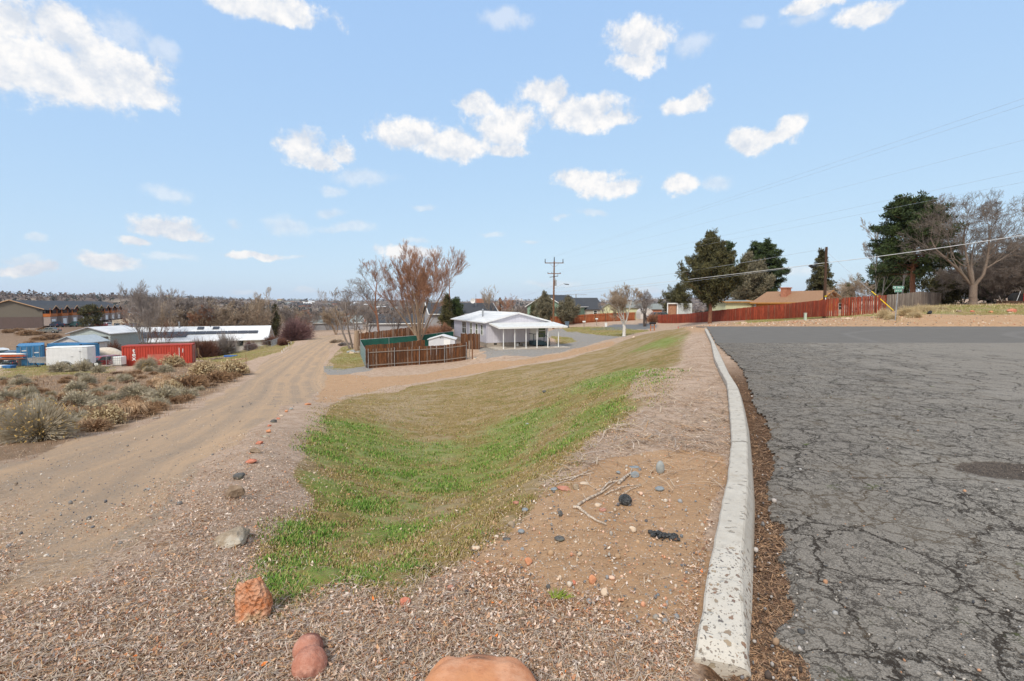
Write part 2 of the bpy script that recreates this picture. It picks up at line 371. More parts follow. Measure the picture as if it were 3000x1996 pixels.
P_SOIL = np.array([(KX[i]+.02, KY[i]) for i in range(len(KX))][::-1]+[(KX[i]+.4, KY[i]) for i in range(len(KX))])
_mv = [(-170,173),(-228,284),(-160,300),(-120,240),(-118,190),(-135,172)]
P_LOT = np.array(_mv)
TC = np.array([tuple(G(x, y))[:2] for x, y in [(-100,1600),(250,1390),(600,1235),(760,1115),(850,1052),(915,1012),(975,985)]])
EDGE_PX = [(2071,962),(2096,1007),(2150,1057),(2184,1103),(2207,1179),(2245,1248),(2249,1313),(2257,1389),(2260,1446),(2257,1500),(2266,1566),(2262,1633),(2266,1722),(2300,1766),(2258,1810),(2268,1890),(2324,1935),(2330,1996)]
EW = np.array([tuple(UZ(x, y, 0))[:2] for x, y in EDGE_PX])[::-1]
def edgex(y):
    e = np.interp(y, EW[:, 1], EW[:, 0]); e = np.where(y < EW[0, 1], EW[0, 0]+(y-EW[0, 1])*.42, e); return e
def blob(x, y, px, py, rx, ry=None):
    p = G(px, py); ry = ry or rx
    return np.exp(-(((x-p.x)/rx)**2+((y-p.y)/ry)**2))
# polar grid, fine inside the view and coarse behind
th = np.concatenate([np.linspace(-math.pi, -R(62), 60, endpoint=False), np.linspace(-R(62), R(62), 700), np.linspace(R(62), math.pi, 60)[1:-1]])
rr = np.exp(np.concatenate([np.linspace(math.log(.35), math.log(1.5), 25, endpoint=False), np.linspace(math.log(1.5), math.log(60), 430, endpoint=False), np.linspace(math.log(60), math.log(6500), 170)]))
TH, RR = np.meshgrid(th, rr); X = RR*np.sin(TH); Y = RR*np.cos(TH); nr, na = X.shape
Z = H(X, Y); rm = roadmask(X, Y)
def soft(poly, k=.05, m=.08, X=X, Y=Y, RR=RR):
    s = sdist(X.ravel(), Y.ravel(), poly).reshape(X.shape)
    wd = m+k*RR; jit = (vn(X/(wd*2.2), Y/(wd*2.2), 7)+.6*vn(X/(wd*.8), Y/(wd*.8), 9))*wd*1.6
    return sstep(s+jit, -wd*.6, wd*.6)
gw = soft(P_GRASS, .045, .12); tw = soft(P_TRACK, .02, .15); dw = soft(P_DIRT, .01, .25); vw = np.maximum(soft(P_GRAV, .01, .4), soft(P_GRAV2, .01, .4))
lw = np.zeros_like(X)
for p in P_LAWN: lw = np.maximum(lw, soft(p, .008, .3))
sw = np.maximum(soft(P_SAGE, .01, .4), soft(P_FIELD, .01, .5)*.9); st = soft(P_STREET, .002, .1); bw = soft(P_BARE, .04, .1); lot = soft(P_LOT, 0, .5)
hw = sstep(RR, 110, 330)
# right-hand bank beyond the far kerb: bare dirt
bank = sstep(Y, ROADY-.3, ROADY+.1)*(1-sstep(Y, 38.5, 41))*sstep(X, 8, 11)
verge = sstep(Y, 17, 30)*sstep(X-kerbx(Y), -2.6, -1.2)*(Y < 60)*(X < 60)
backd = sstep(Y, 30, 33)*(1-sstep(Y, 60, 64))*sstep(X/Y, .3, .36)
dirt = np.clip(np.maximum.reduce([dw, bank, bw*.9, verge*.6, backd*.7]), 0, 1)*(1-lw)
green = np.zeros_like(X)
for a in [(1020,1290,2.2,2.5),(1150,1330,1.7,1.8),(1000,1245,1.6,1.6),(1200,1400,1.2,1.3),(1330,1420,1.1,1.1),(1450,1330,1.2,1.6),(1530,1240,1.4,2.2),(1380,1370,1.,1.2),(1500,1290,1.2,1.2),(900,1650,.45,.4),(1000,1690,.5,.35),(860,1560,.5,.6),(800,1720,.3,.3),(1150,1560,.5,.5),(1100,1480,.8,.8),(950,1430,.7,.8),(1650,1300,.7,.9),(1750,1210,.8,1.6),(1860,1100,1.2,3),(1960,1000,2,5),(1780,1110,1.5,4),(930,1330,.9,1.2),(1250,1320,1.5,1.5)]:
    green = np.maximum(green, blob(X, Y, *a))
green = np.maximum(green*gw*.85, lw*(.28+.6*vn(X*.35, Y*.35, 2)))
grass = np.clip(np.maximum(gw, lw), 0, 1)
amp = .012+.03*grass*(1-sstep(RR, 20, 60))+.02*sw
Z = Z+(1-rm)*(1-.7*tw)*amp*(vn(X*6, Y*6, 1)*1.2+vn(X*17, Y*17, 2)*.6)*np.clip(RR/3, .4, 1)
# wheel ruts
dd = np.full(X.shape, 1e9); LAT = np.zeros_like(X); SOIL = sstep(X-kerbx(Y), -.02, .06)*(1-sstep(X-edgex(Y), .05, .25))*(Y > -20)*(1-sstep(Y, 9, 15))
for i in range(len(TC)-1):
    a, b = TC[i], TC[i+1]; e = b-a; L = math.hypot(*e); t = np.clip(((X-a[0])*e[0]+(Y-a[1])*e[1])/L**2, 0, 1)
    dx = X-a[0]-t*e[0]; dy = Y-a[1]-t*e[1]; d = np.hypot(dx, dy); s = np.sign(e[0]*(Y-a[1])-e[1]*(X-a[0]))
    m = d < dd; dd = np.where(m, d, dd); LAT = np.where(m, d*s, LAT)
Z = Z-.035*tw*(np.exp(-((np.abs(LAT)-.8)/.28)**2))*(RR < 150)
zone = np.zeros(X.shape, int); zone[dw > .5] = 2; zone[tw > .5] = 1; zone[(grass > .5) & (tw < .5)] = 3; zone[st > .5] = 4
VZ = np.stack([X, Y, Z], -1).reshape(-1, 3).astype(np.float32)
A = np.stack([grass, tw, dirt, vw], -1).reshape(-1, 4); B = np.stack([green, sw, np.maximum(st, lot*.9), hw], -1).reshape(-1, 4)
i0 = (np.arange(nr-1)[:, None]*na+np.arange(na)).ravel(); i1 = (np.arange(nr-1)[:, None]*na+(np.arange(na)+1) % na).ravel()
Q = np.stack([i0, i0+na, i1+na, i1], -1); zf = zone.ravel()[i0]
def ground_mat():
    m = bpy.data.materials.new('ground'); nt, P = nodes(m)
    v = nd(nt, 'ShaderNodeTexCoord').outputs['Object']
    aA = nd(nt, 'ShaderNodeAttribute'); aA.attribute_name = 'za'; aB = nd(nt, 'ShaderNodeAttribute'); aB.attribute_name = 'zb'; aL = nd(nt, 'ShaderNodeAttribute'); aL.attribute_name = 'lat'
    sA = nd(nt, 'ShaderNodeSeparateColor', {0: aA.outputs['Color']}); sB = nd(nt, 'ShaderNodeSeparateColor', {0: aB.outputs['Color']})
    g, t, d = sA.outputs; gr, sg, asp = sB.outputs; gv = aA.outputs['Alpha']; far = aB.outputs['Alpha']
    nL = noise(nt, v, .35, 4); nM = noise(nt, v, 2.2, 5, .6); nS = noise(nt, v, 14, 5, .65); nF = noise(nt, v, 60, 4, .7); nFF = noise(nt, v, 220, 3, .7)
    def edge(wt, k=.7):
        return rng(nt, mth(nt, 'ADD', wt, mth(nt, 'MULTIPLY', mth(nt, 'SUBTRACT', nS, .5), k)), .38, .62)
    # leaf and straw litter
    vo = nd(nt, 'ShaderNodeTexVoronoi', {'Vector': v, 'Scale': 48.}); vc = nd(nt, 'ShaderNodeSeparateColor', {0: vo.outputs['Color']}).outputs[0]
    lit = mix(nt, vc, (.29, .18, .11), (.63, .475, .355)); lit = mix(nt, rng(nt, nF, .3, .55), (.17, .10, .065), lit)
    lit = mix(nt, rng(nt, nM, .35, .7), lit, (.52, .385, .29)); lit = mix(nt, rng(nt, nS, .52, .72, 0, .75), lit, (.36, .215, .12))
    # bare sandy dirt
    vp = nd(nt, 'ShaderNodeTexVoronoi', {'Vector': v, 'Scale': 70.}); peb = nd(nt, 'ShaderNodeSeparateColor', {0: vp.outputs['Color']})
    dr = mix(nt, nM, (.37, .215, .115), (.54, .355, .215)); dr = mix(nt, rng(nt, nS, .5, .75, 0, .5), dr, (.30, .155, .075))
    pm = mth(nt, 'MULTIPLY', rng(nt, peb.outputs[0], .80, .86), rng(nt, vp.outputs['Distance'], .38, .3))
    dr = mix(nt, pm, dr, mix(nt, peb.outputs[1], (.12, .11, .10), (.66, .58, .50)))
    # gravel track: ruts run along it
    lv = nd(nt, 'ShaderNodeCombineXYZ', {0: mth(nt, 'MULTIPLY', aL.outputs['Fac'], 1.7), 1: mth(nt, 'ADD', mth(nt, 'MULTIPLY', nL, 2.2), mth(nt, 'MULTIPLY', nM, .5))})
    rut = noise(nt, lv.outputs[0], 1.0, 5, .65)
    tr = mix(nt, rng(nt, rut, .30, .66), (.31, .225, .155), (.50, .335, .205)); tr = mix(nt, rng(nt, nM, .45, .75, 0, .5), tr, (.42, .28, .175))
    gp = mix(nt, peb.outputs[1], (.13, .125, .12), (.48, .42, .36)); tr = mix(nt, mth(nt, 'MULTIPLY', rng(nt, peb.outputs[0], .45, .7), rng(nt, rut, .62, .36, .12, .5)), tr, gp)
    tr = mix(nt, rng(nt, nF, .45, .2, 0, .5), tr, (.17, .12, .085))
    tr = mix(nt, rng(nt, nFF, .35, .7, 0, .4), tr, (.52, .38, .265)); tr = mix(nt, rng(nt, nS, .42, .25, 0, .5), tr, (.25, .185, .13))
    gvl = mix(nt, vc, (.19, .175, .16), (.38, .35, .315)); gvl = mix(nt, rng(nt, nM, .55, .75, 0, .7), gvl, (.40, .33, .22))
    # grass
    dead = mix(nt, nM, (.22, .135, .05), (.36, .245, .11)); dead = mix(nt, rng(nt, nS, .5, .68), dead, (.42, .30, .19)); dead = mix(nt, rng(nt, nL, .5, .62, 0, .55), dead, (.43, .31, .215)); pn = noise(nt, v, 1.1, 7, .7); dead = mix(nt, rng(nt, pn, .50, .60, 0, .7), dead, (.40, .285, .18)); dead = mix(nt, rng(nt, pn, .46, .36, 0, .7), dead, (.17, .145, .035))
    liv = mix(nt, nS, (.08, .205, .02), (.20, .35, .055))
    gf = rng(nt, mth(nt, 'ADD', gr, mth(nt, 'MULTIPLY', mth(nt, 'SUBTRACT', mth(nt, 'ADD', mth(nt, 'MULTIPLY', nM, .65), mth(nt, 'MULTIPLY', nS, .45)), .55), 1.9)), .22, .75, .10, .95)
    gc = mix(nt, mth(nt, 'MULTIPLY', mth(nt, 'MULTIPLY', gf, rng(nt, nF, .38, .6, .25, 1)), .8), dead, liv); gc = mix(nt, rng(nt, nF, .5, .25, 0, .6), gc, (.06, .055, .02)); gc = mix(nt, rng(nt, nFF, .55, .75, 0, .4), gc, (.42, .36, .16))
    sgc = mix(nt, nS, (.13, .075, .04), (.36, .25, .165)); sgc = mix(nt, rng(nt, nM, .55, .7), sgc, (.42, .31, .23))
    asc = mix(nt, nS, (.15, .15, .15), (.21, .21, .21))
    c = mix(nt, edge(d), lit, dr); c = mix(nt, sg, c, sgc); c = mix(nt, edge(gv, .5), c, gvl); c = mix(nt, edge(t), c, tr); c = mix(nt, edge(g, .9), c, gc); c = mix(nt, asp, c, asc)
    so_ = nd(nt, 'ShaderNodeAttribute'); so_.attribute_name = 'soil'; c = mix(nt, so_.outputs['Fac'], c, mix(nt, rng(nt, nF, .35, .7), (.075, .042, .024), (.22, .125, .07)))
    # far country: brown brush, pale fields, snow-less dry slopes
    f1 = noise(nt, v, .012, 6, .6); f2 = noise(nt, v, .05, 5, .7)
    fc = mix(nt, rng(nt, f1, .42, .58), (.125, .085, .07), (.33, .26, .19)); fc = mix(nt, rng(nt, f2, .48, .6, 0, .8), fc, (.10, .07, .06)); fc = mix(nt, rng(nt, noise(nt, v, .11, 3), .62, .68, 0, .8), fc, (.055, .065, .045))
    c = mix(nt, far, c, fc)
    nt.links.new(c, P.inputs['Base Color']); P.inputs['Roughness'].default_value = .95; P.inputs['Specular IOR Level'].default_value = .12
    hgt = mth(nt, 'ADD', mth(nt, 'MULTIPLY', nF, .6), mth(nt, 'ADD', nS, mth(nt, 'MULTIPLY', nFF, .25)))
    b = nd(nt, 'ShaderNodeBump', {'Height': hgt, 'Strength': .8, 'Distance': .025}); nt.links.new(b.outputs[0], P.inputs['Normal'])
    return m
GM = ground_mat()
def zone_obj(name, k, label=None, kind='structure'):
    q = Q[zf == k]; idx, inv = np.unique(q, return_inverse=True); o = mesh_np(name, VZ[idx], inv.reshape(-1, 4)[:, ::-1], GM, smooth=True)
    me = o.data
    for nm, arr in (('za', A), ('zb', B)):
        a = me.color_attributes.new(nm, 'FLOAT_COLOR', 'POINT'); a.data.foreach_set('color', arr[idx].astype(np.float32).ravel())
    a = me.attributes.new('lat', 'FLOAT', 'POINT'); a.data.foreach_set('value', LAT.ravel()[idx].astype(np.float32))
    a = me.attributes.new('soil', 'FLOAT', 'POINT'); a.data.foreach_set('value', SOIL.ravel()[idx].astype(np.float32))
    return tag(o, label, kind=kind)
zone_obj('ground', 0); zone_obj('gravel_track', 1); zone_obj('dirt_driveway', 2); zone_obj('lawn', 3); zone_obj('street', 4)
# ---------------- asphalt road ----------------
def road_mat():
    m = bpy.data.materials.new('asphalt'); nt, P = nodes(m)
    v = nd(nt, 'ShaderNodeTexCoord').outputs['Object']; s = nd(nt, 'ShaderNodeSeparateXYZ', {0: v})
    at_ = nd(nt, 'ShaderNodeAttribute'); at_.attribute_name = 'edge'; ed = at_.outputs['Fac']
    nM = noise(nt, v, 1.2, 5); nS = noise(nt, v, 25, 4, .7); nF = noise(nt, v, 130, 3, .75)
    vo = nd(nt, 'ShaderNodeTexVoronoi', {'Vector': v, 'Scale': 150.}); sc = nd(nt, 'ShaderNodeSeparateColor', {0: vo.outputs['Color']}).outputs[0]
    c = mix(nt, sc, (.09, .080, .067), (.37, .332, .285)); c = mix(nt, rng(nt, nM, .35, .7, 0, .6), c, (.255, .228, .19)); c = mix(nt, rng(nt, nF, .62, .75, 0, .7), c, (.40, .37, .33)); c = mix(nt, rng(nt, nF, .36, .25, 0, .8), c, (.05, .05, .052))
    # worn aggregate turns brownish beside the kerb
    c = mix(nt, rng(nt, ed, 1.6, .2, 0, .35), c, (.17, .145, .12)); st_ = noise(nt, nd(nt, 'ShaderNodeMapping', {'Vector': v, 'Scale': (1.2, .35, 1.)}).outputs[0], .9, 6, .7); c = mix(nt, rng(nt, st_, .52, .70, 0, .5), c, (.13, .115, .10)); c = mix(nt, rng(nt, st_, .44, .30, 0, .35), c, (.33, .305, .27))
    # cracks: two sizes of warped cells
    wp = nd(nt, 'ShaderNodeTexNoise', {'Vector': v, 'Scale': 3.2, 'Detail': 7., 'Roughness': .68})
    wv_ = nd(nt, 'ShaderNodeVectorMath', {0: v, 1: nd(nt, 'ShaderNodeVectorMath', {0: wp.outputs['Color'], 3: .42}, operation='SCALE').outputs[0]}, operation='ADD').outputs[0]
    def crack(scale, wd):
        q = nd(nt, 'ShaderNodeTexVoronoi', {'Vector': wv_, 'Scale': scale}, feature='DISTANCE_TO_EDGE'); return mth(nt, 'DIVIDE', q.outputs['Distance'], wd)
    brk = noise(nt, v, 1.1, 3)
    def lvl(th, e0, e1, k):  # where this crack family is open
        return mth(nt, 'ADD', rng(nt, ed, e0, e1, 0, 1), mth(nt, 'MULTIPLY', mth(nt, 'SUBTRACT', brk, .5), k))
    k1 = mth(nt, 'MULTIPLY', rng(nt, crack(1.7, .020), 1, .35), rng(nt, lvl(0, 10.5, .8, 1.8), .15, .40))
    k2 = mth(nt, 'MULTIPLY', rng(nt, crack(3.6, .026), 1, .4), rng(nt, lvl(0, 7., .3, 2.2), .38, .70))
    k3 = mth(nt, 'MULTIPLY', rng(nt, crack(8.5, .05), 1, .2), rng(nt, lvl(0, 8., .3, 2.4), .35, .85, 0, .6))
    far = rng(nt, mth(nt, 'ADD', s.outputs[1], mth(nt, 'MULTIPLY', mth(nt, 'SUBTRACT', nM, .5), 1.2)), 19.4, 20.0)
    cr = mth(nt, 'MULTIPLY', mth(nt, 'MAXIMUM', k3, mth(nt, 'MAXIMUM', k1, mth(nt, 'MULTIPLY', k2, .8))), mth(nt, 'SUBTRACT', 1, far))
    cc = mix(nt, rng(nt, nM, .5, .6), (.03, .022, .016), (.10, .07, .042)); cc = mix(nt, rng(nt, noise(nt, v, 2.3, 3), .64, .72), cc, (.10, .13, .025))
    c = mix(nt, mth(nt, 'MULTIPLY', cr, .93), c, cc)
    # pothole full of loose aggregate
    pp = UZ(2960, 1378, 0); dv = nd(nt, 'ShaderNodeVectorMath', {0: v, 1: (pp.x, pp.y, 0)}, operation='SUBTRACT').outputs[0]
    ds = nd(nt, 'ShaderNodeVectorMath', {0: dv, 1: (2.0, 3.6, 0.)}, operation='MULTIPLY').outputs[0]
    ph = rng(nt, mth(nt, 'ADD', nd(nt, 'ShaderNodeVectorMath', {0: ds}, operation='LENGTH').outputs['Value'], mth(nt, 'MULTIPLY', mth(nt, 'SUBTRACT', noise(nt, v, 6, 4), .5), .9)), 1.05, .85)
    c = mix(nt, mth(nt, 'MULTIPLY', ph, .95), c, mix(nt, sc, (.025, .022, .02), (.17, .13, .10)))
    # newer, darker surface of the cross street with pale swept tyre arcs
    def ring(cx, cy, r, wd):
        q = nd(nt, 'ShaderNodeVectorMath', {0: nd(nt, 'ShaderNodeVectorMath', {0: v, 1: (cx, cy, 0)}, operation='SUBTRACT').outputs[0]}, operation='LENGTH').outputs['Value']
        q = mth(nt, 'ADD', q, mth(nt, 'MULTIPLY', mth(nt, 'SUBTRACT', noise(nt, v, .25, 2), .5), 1.2))
        return rng(nt, mth(nt, 'ABSOLUTE', mth(nt, 'SUBTRACT', q, r)), wd, 0)
    dk = mix(nt, nM, (.13, .12, .108), (.19, .176, .158)); dk = mix(nt, rng(nt, nF, .6, .8, 0, .5), dk, (.25, .24, .23))
    ar = None
    for q in ((33, 18, 9, .35), (33, 18, 10.2, .3), (36, 16, 8, .5), (36, 16, 13.6, .4), (30, 16, 15.4, .3), (39, 20, 6, .5), (39, 20, 4.4, .4)):
        r_ = ring(*q); ar = r_ if ar is None else mth(nt, 'MAXIMUM', ar, r_)
    dk = mix(nt, mth(nt, 'MULTIPLY', ar, .22), dk, (.27, .25, .235))
    c = mix(nt, far, c, dk)
    nt.links.new(c, P.inputs['Base Color']); P.inputs['Roughness'].default_value = .92; P.inputs['Specular IOR Level'].default_value = .14
    h = mth(nt, 'SUBTRACT', mth(nt, 'MULTIPLY', mth(nt, 'ADD', nF, mth(nt, 'MULTIPLY', vo.outputs['Distance'], .8)), .35), mth(nt, 'MULTIPLY', mth(nt, 'ADD', cr, ph), 1.2))
    b = nd(nt, 'ShaderNodeBump', {'Height': h, 'Strength': .7, 'Distance': .012}); nt.links.new(b.outputs[0], P.inputs['Normal'])
    return m
e = edgex(Y)+(.10*vn(Y*2.4, X*0+1, 21)+.09*vn(Y*7, X*3, 22)+.04*vn(Y*19, X*9, 23))*np.clip(1.35-Y/22, .1, 1)
ed = (X-e)*.92
sel = (ed > 0) & (Y < ROADY+.15*vn(X*.8, X*0, 5)) & (Y > -28) & (RR < 140)
zr = np.where(ed < .05, -.03+.03*np.clip(ed/.05, 0, 1)**.5, 0)+.012*sstep(ed, 0, .5)*vn(X*1.3, Y*1.3, 12)*(Y < 25)+(-.012)*np.exp(-((X-UZ(2960,1378,0).x)/.5)**2-((Y-UZ(2960,1378,0).y)/.28)**2)
VR = np.stack([X, Y, zr], -1).reshape(-1, 3); qs = sel.ravel()[i0] & sel.ravel()[i1] & sel.ravel()[i0+na] & sel.ravel()[i1+na]
q = Q[qs]; idx, inv = np.unique(q, return_inverse=True); ro = mesh_np('road', VR[idx], inv.reshape(-1, 4)[:, ::-1], road_mat(), smooth=True)
a = ro.data.attributes.new('edge', 'FLOAT', 'POINT'); a.data.foreach_set('value', ed.ravel()[idx].astype(np.float32)); tag(ro, kind='structure')
# ---------------- concrete kerb ----------------
def kerb():
    TR = [(2071,963),(2091,1000),(2112,1045),(2134,1091),(2161,1133),(2171,1164),(2178,1198),(2186,1248),(2190,1300),(2191,1362),(2191,1433),(2184,1522),(2175,1633),(2175,1744),(2183,1860),(2190,1960)]
    TL = [(2064,963),(2083,1000),(2092,1045),(2108,1080),(2129,1118),(2134,1164),(2137,1198),(2142,1248),(2142,1300),(2138,1340),(2129,1411),(2104,1522),(2078,1646),(2062,1744),(2046,1860),(2034,1925)]
    BR = [(2074,966),(2093,1004),(2115,1050),(2137,1097),(2164,1140),(2175,1172),(2184,1208),(2195,1262),(2201,1318),(2206,1380),(2212,1477),(2210,1566),(2206,1690),(2203,1790),(2196,1900),(2192,1982)]
    def res(pl, z):  # world polyline, z per point
        return [UZ(p[0], p[1], zz) for p, zz in zip(pl, z)]
    zt = [.135]*12+[.12, .105, .07, .025]
    a = res(TL, zt); b = res(TR, zt); c = res(BR, [0.0]*16)
    def dens_(pl, n=220):
        P_ = np.array([tuple(p) for p in pl])[::-1]; s = np.concatenate([[0], np.cumsum(np.hypot(*np.diff(P_[:, :2], axis=0).T))]); s /= s[-1]
        t = np.linspace(0, 1, n)**1.6; return np.stack([np.interp(t, s, P_[:, k]) for k in range(3)], -1)
    A_, B_, C_ = dens_(a), dens_(b), dens_(c); n = len(A_); rows = []
    C_[:, 0] = np.maximum(C_[:, 0], B_[:, 0]+.012)
    for i in range(n):
        l, r_, f = A_[i].copy(), B_[i].copy(), C_[i].copy(); t = l[1]
        j = lambda k, s_=9: float(vn(np.array([t*s_]), np.array([k*3.1]), 31)[0])
        l[0] += .012*j(1); r_[0] += .008*j(2); l[2] += .008*j(3)
        ins = .012
        pts = [(l[0]+.004, l[1], -.12), (l[0], l[1], l[2]-ins), (l[0]+ins, l[1], l[2])]
        for k in (.25, .5, .75): pts.append((l[0]+(r_[0]-l[0])*k, l[1]+(r_[1]-l[1])*k, l[2]+.004*j(4+k, 20)))
        pts += [(r_[0]-ins, r_[1], r_[2]), (r_[0]+.002, r_[1], r_[2]-ins), (f[0], f[1], .0), (f[0]+.003, f[1], -.12)]
        rows.append(pts)
    k = len(rows[0]); V = [p for r_ in rows for p in r_]; Fc = [(i*k+j, i*k+j+1, (i+1)*k+j+1, (i+1)*k+j) for i in range(n-1) for j in range(k-1)]
    mb = MB(); mb.add(V, Fc); mb.add(rows[0], [tuple(range(k))]); mb.add(rows[-1], [tuple(range(k))])
    m = bpy.data.materials.new('kerb_concrete'); nt, P = nodes(m); v = nd(nt, 'ShaderNodeTexCoord').outputs['Object']; s = nd(nt, 'ShaderNodeSeparateXYZ', {0: v})
    n1 = noise(nt, v, 9, 6, .65); n2 = noise(nt, v, 90, 4, .7); c0 = mix(nt, n1, (.38, .34, .285), (.62, .57, .49)); c0 = mix(nt, rng(nt, n2, .35, .2, 0, .6), c0, (.22, .19, .15))
    pit = nd(nt, 'ShaderNodeTexVoronoi', {'Vector': nd(nt, 'ShaderNodeMapping', {'Vector': nd(nt, 'ShaderNodeVectorMath', {0: v, 1: nd(nt, 'ShaderNodeVectorMath', {0: nd(nt, 'ShaderNodeTexNoise', {'Vector': v, 'Scale': 24., 'Detail': 4.}).outputs['Color'], 3: .06}, operation='SCALE').outputs[0]}, operation='ADD').outputs[0], 'Scale': (18., 40., 20.)}).outputs[0], 'Scale': 1.}); pc = nd(nt, 'ShaderNodeSeparateColor', {0: pit.outputs['Color']})
    dp = mth(nt, 'MULTIPLY', rng(nt, pc.outputs[0], .78, .84), rng(nt, pit.outputs['Distance'], .5, .3)); dp = mth(nt, 'MULTIPLY', dp, rng(nt, n1, .42, .55))
    c0 = mix(nt, mth(nt, 'MULTIPLY', dp, .55), c0, (.13, .09, .06)); c0 = mix(nt, rng(nt, noise(nt, v, 3.3, 5), .62, .75, 0, .5), c0, (.34, .22, .09))
    jt = None
    for yj in (5.1, 8.2, 11.4, 14.6, 18.):
        q_ = rng(nt, mth(nt, 'ABSOLUTE', mth(nt, 'SUBTRACT', mth(nt, 'ADD', s.outputs[1], mth(nt, 'MULTIPLY', n1, .03)), yj)), .016, .006); jt = q_ if jt is None else mth(nt, 'MAXIMUM', jt, q_)
    c0 = mix(nt, mth(nt, 'MULTIPLY', jt, .8), c0, (.10, .075, .05)); c0 = mix(nt, rng(nt, s.outputs[2], .05, .0, 0, .75), c0, (.26, .19, .13)); c0 = mix(nt, rng(nt, noise(nt, v, 5.5, 7, .75), .5, .68, 0, .45), c0, (.30, .25, .19))
    # broken near end showing its aggregate
    ag = rng(nt, mth(nt, 'ADD', s.outputs[1], mth(nt, 'MULTIPLY', n1, .3)), 3.12, 2.95)
    wp = nd(nt, 'ShaderNodeTexNoise', {'Vector': v, 'Scale': 38., 'Detail': 4.}); vw_ = nd(nt, 'ShaderNodeVectorMath', {0: v, 1: nd(nt, 'ShaderNodeVectorMath', {0: wp.outputs['Color'], 3: .045}, operation='SCALE').outputs[0]}, operation='ADD').outputs[0]
    ga = nd(nt, 'ShaderNodeTexVoronoi', {'Vector': vw_, 'Scale': 34.}); gc_ = nd(nt, 'ShaderNodeSeparateColor', {0: ga.outputs['Color']})
    gm = mth(nt, 'MULTIPLY', mth(nt, 'MULTIPLY', rng(nt, gc_.outputs[0], .6, .64), rng(nt, mth(nt, 'SUBTRACT', ga.outputs['Distance'], mth(nt, 'MULTIPLY', gc_.outputs[1], .34)), .26, .16)), ag)
    ga2 = nd(nt, 'ShaderNodeTexVoronoi', {'Vector': vw_, 'Scale': 85.}); gm = mth(nt, 'MAXIMUM', gm, mth(nt, 'MULTIPLY', mth(nt, 'MULTIPLY', rng(nt, nd(nt, 'ShaderNodeSeparateColor', {0: ga2.outputs['Color']}).outputs[0], .68, .72), rng(nt, ga2.outputs['Distance'], .45, .3)), mth(nt, 'MULTIPLY', ag, .8)))
    c0 = mix(nt, mth(nt, 'MULTIPLY', ag, .55), c0, (.62, .57, .49)); c0 = mix(nt, gm, c0, mix(nt, gc_.outputs[1], (.12, .12, .12), mix(nt, gc_.outputs[2], (.38, .30, .20), (.25, .13, .08))))
    nt.links.new(c0, P.inputs['Base Color']); P.inputs['Roughness'].default_value = .9
    hh = mth(nt, 'SUBTRACT', mth(nt, 'ADD', mth(nt, 'MULTIPLY', n2, .4), mth(nt, 'MULTIPLY', n1, .5)), mth(nt, 'ADD', dp, mth(nt, 'MULTIPLY', gm, .5)))
    b_ = nd(nt, 'ShaderNodeBump', {'Height': hh, 'Strength': .7, 'Distance': .012}); nt.links.new(b_.outputs[0], P.inputs['Normal'])
    return tag(mb.build('kerb', m), kind='structure')
kerb()
# ---------------- tree builders ----------------
def tubes(P0, P1, R0, R1, n):
    P0, P1 = np.asarray(P0, float), np.asarray(P1, float); R0, R1 = np.asarray(R0, float), np.asarray(R1, float)
    d = P1-P0; d /= np.linalg.norm(d, axis=1, keepdims=True)+1e-9
    ref = np.where(np.abs(d[:, 2:3]) > .9, [[1., 0, 0]], [[0, 0, 1.]]); u = np.cross(d, ref); u /= np.linalg.norm(u, axis=1, keepdims=True)+1e-9; v = np.cross(d, u)
    a = np.arange(n)*2*math.pi/n; ring = u[:, None]*np.cos(a)[None, :, None]+v[:, None]*np.sin(a)[None, :, None]
    V = np.concatenate([P0[:, None]+ring*R0[:, None, None], P1[:, None]+ring*R1[:, None, None]], 1).reshape(-1, 3)
    b = (np.arange(len(P0))*2*n)[:, None]; i = np.arange(n); j = (i+1) % n
    Fc = np.stack([b+i, b+j, b+n+j, b+n+i], -1).reshape(-1, 4); return V, Fc
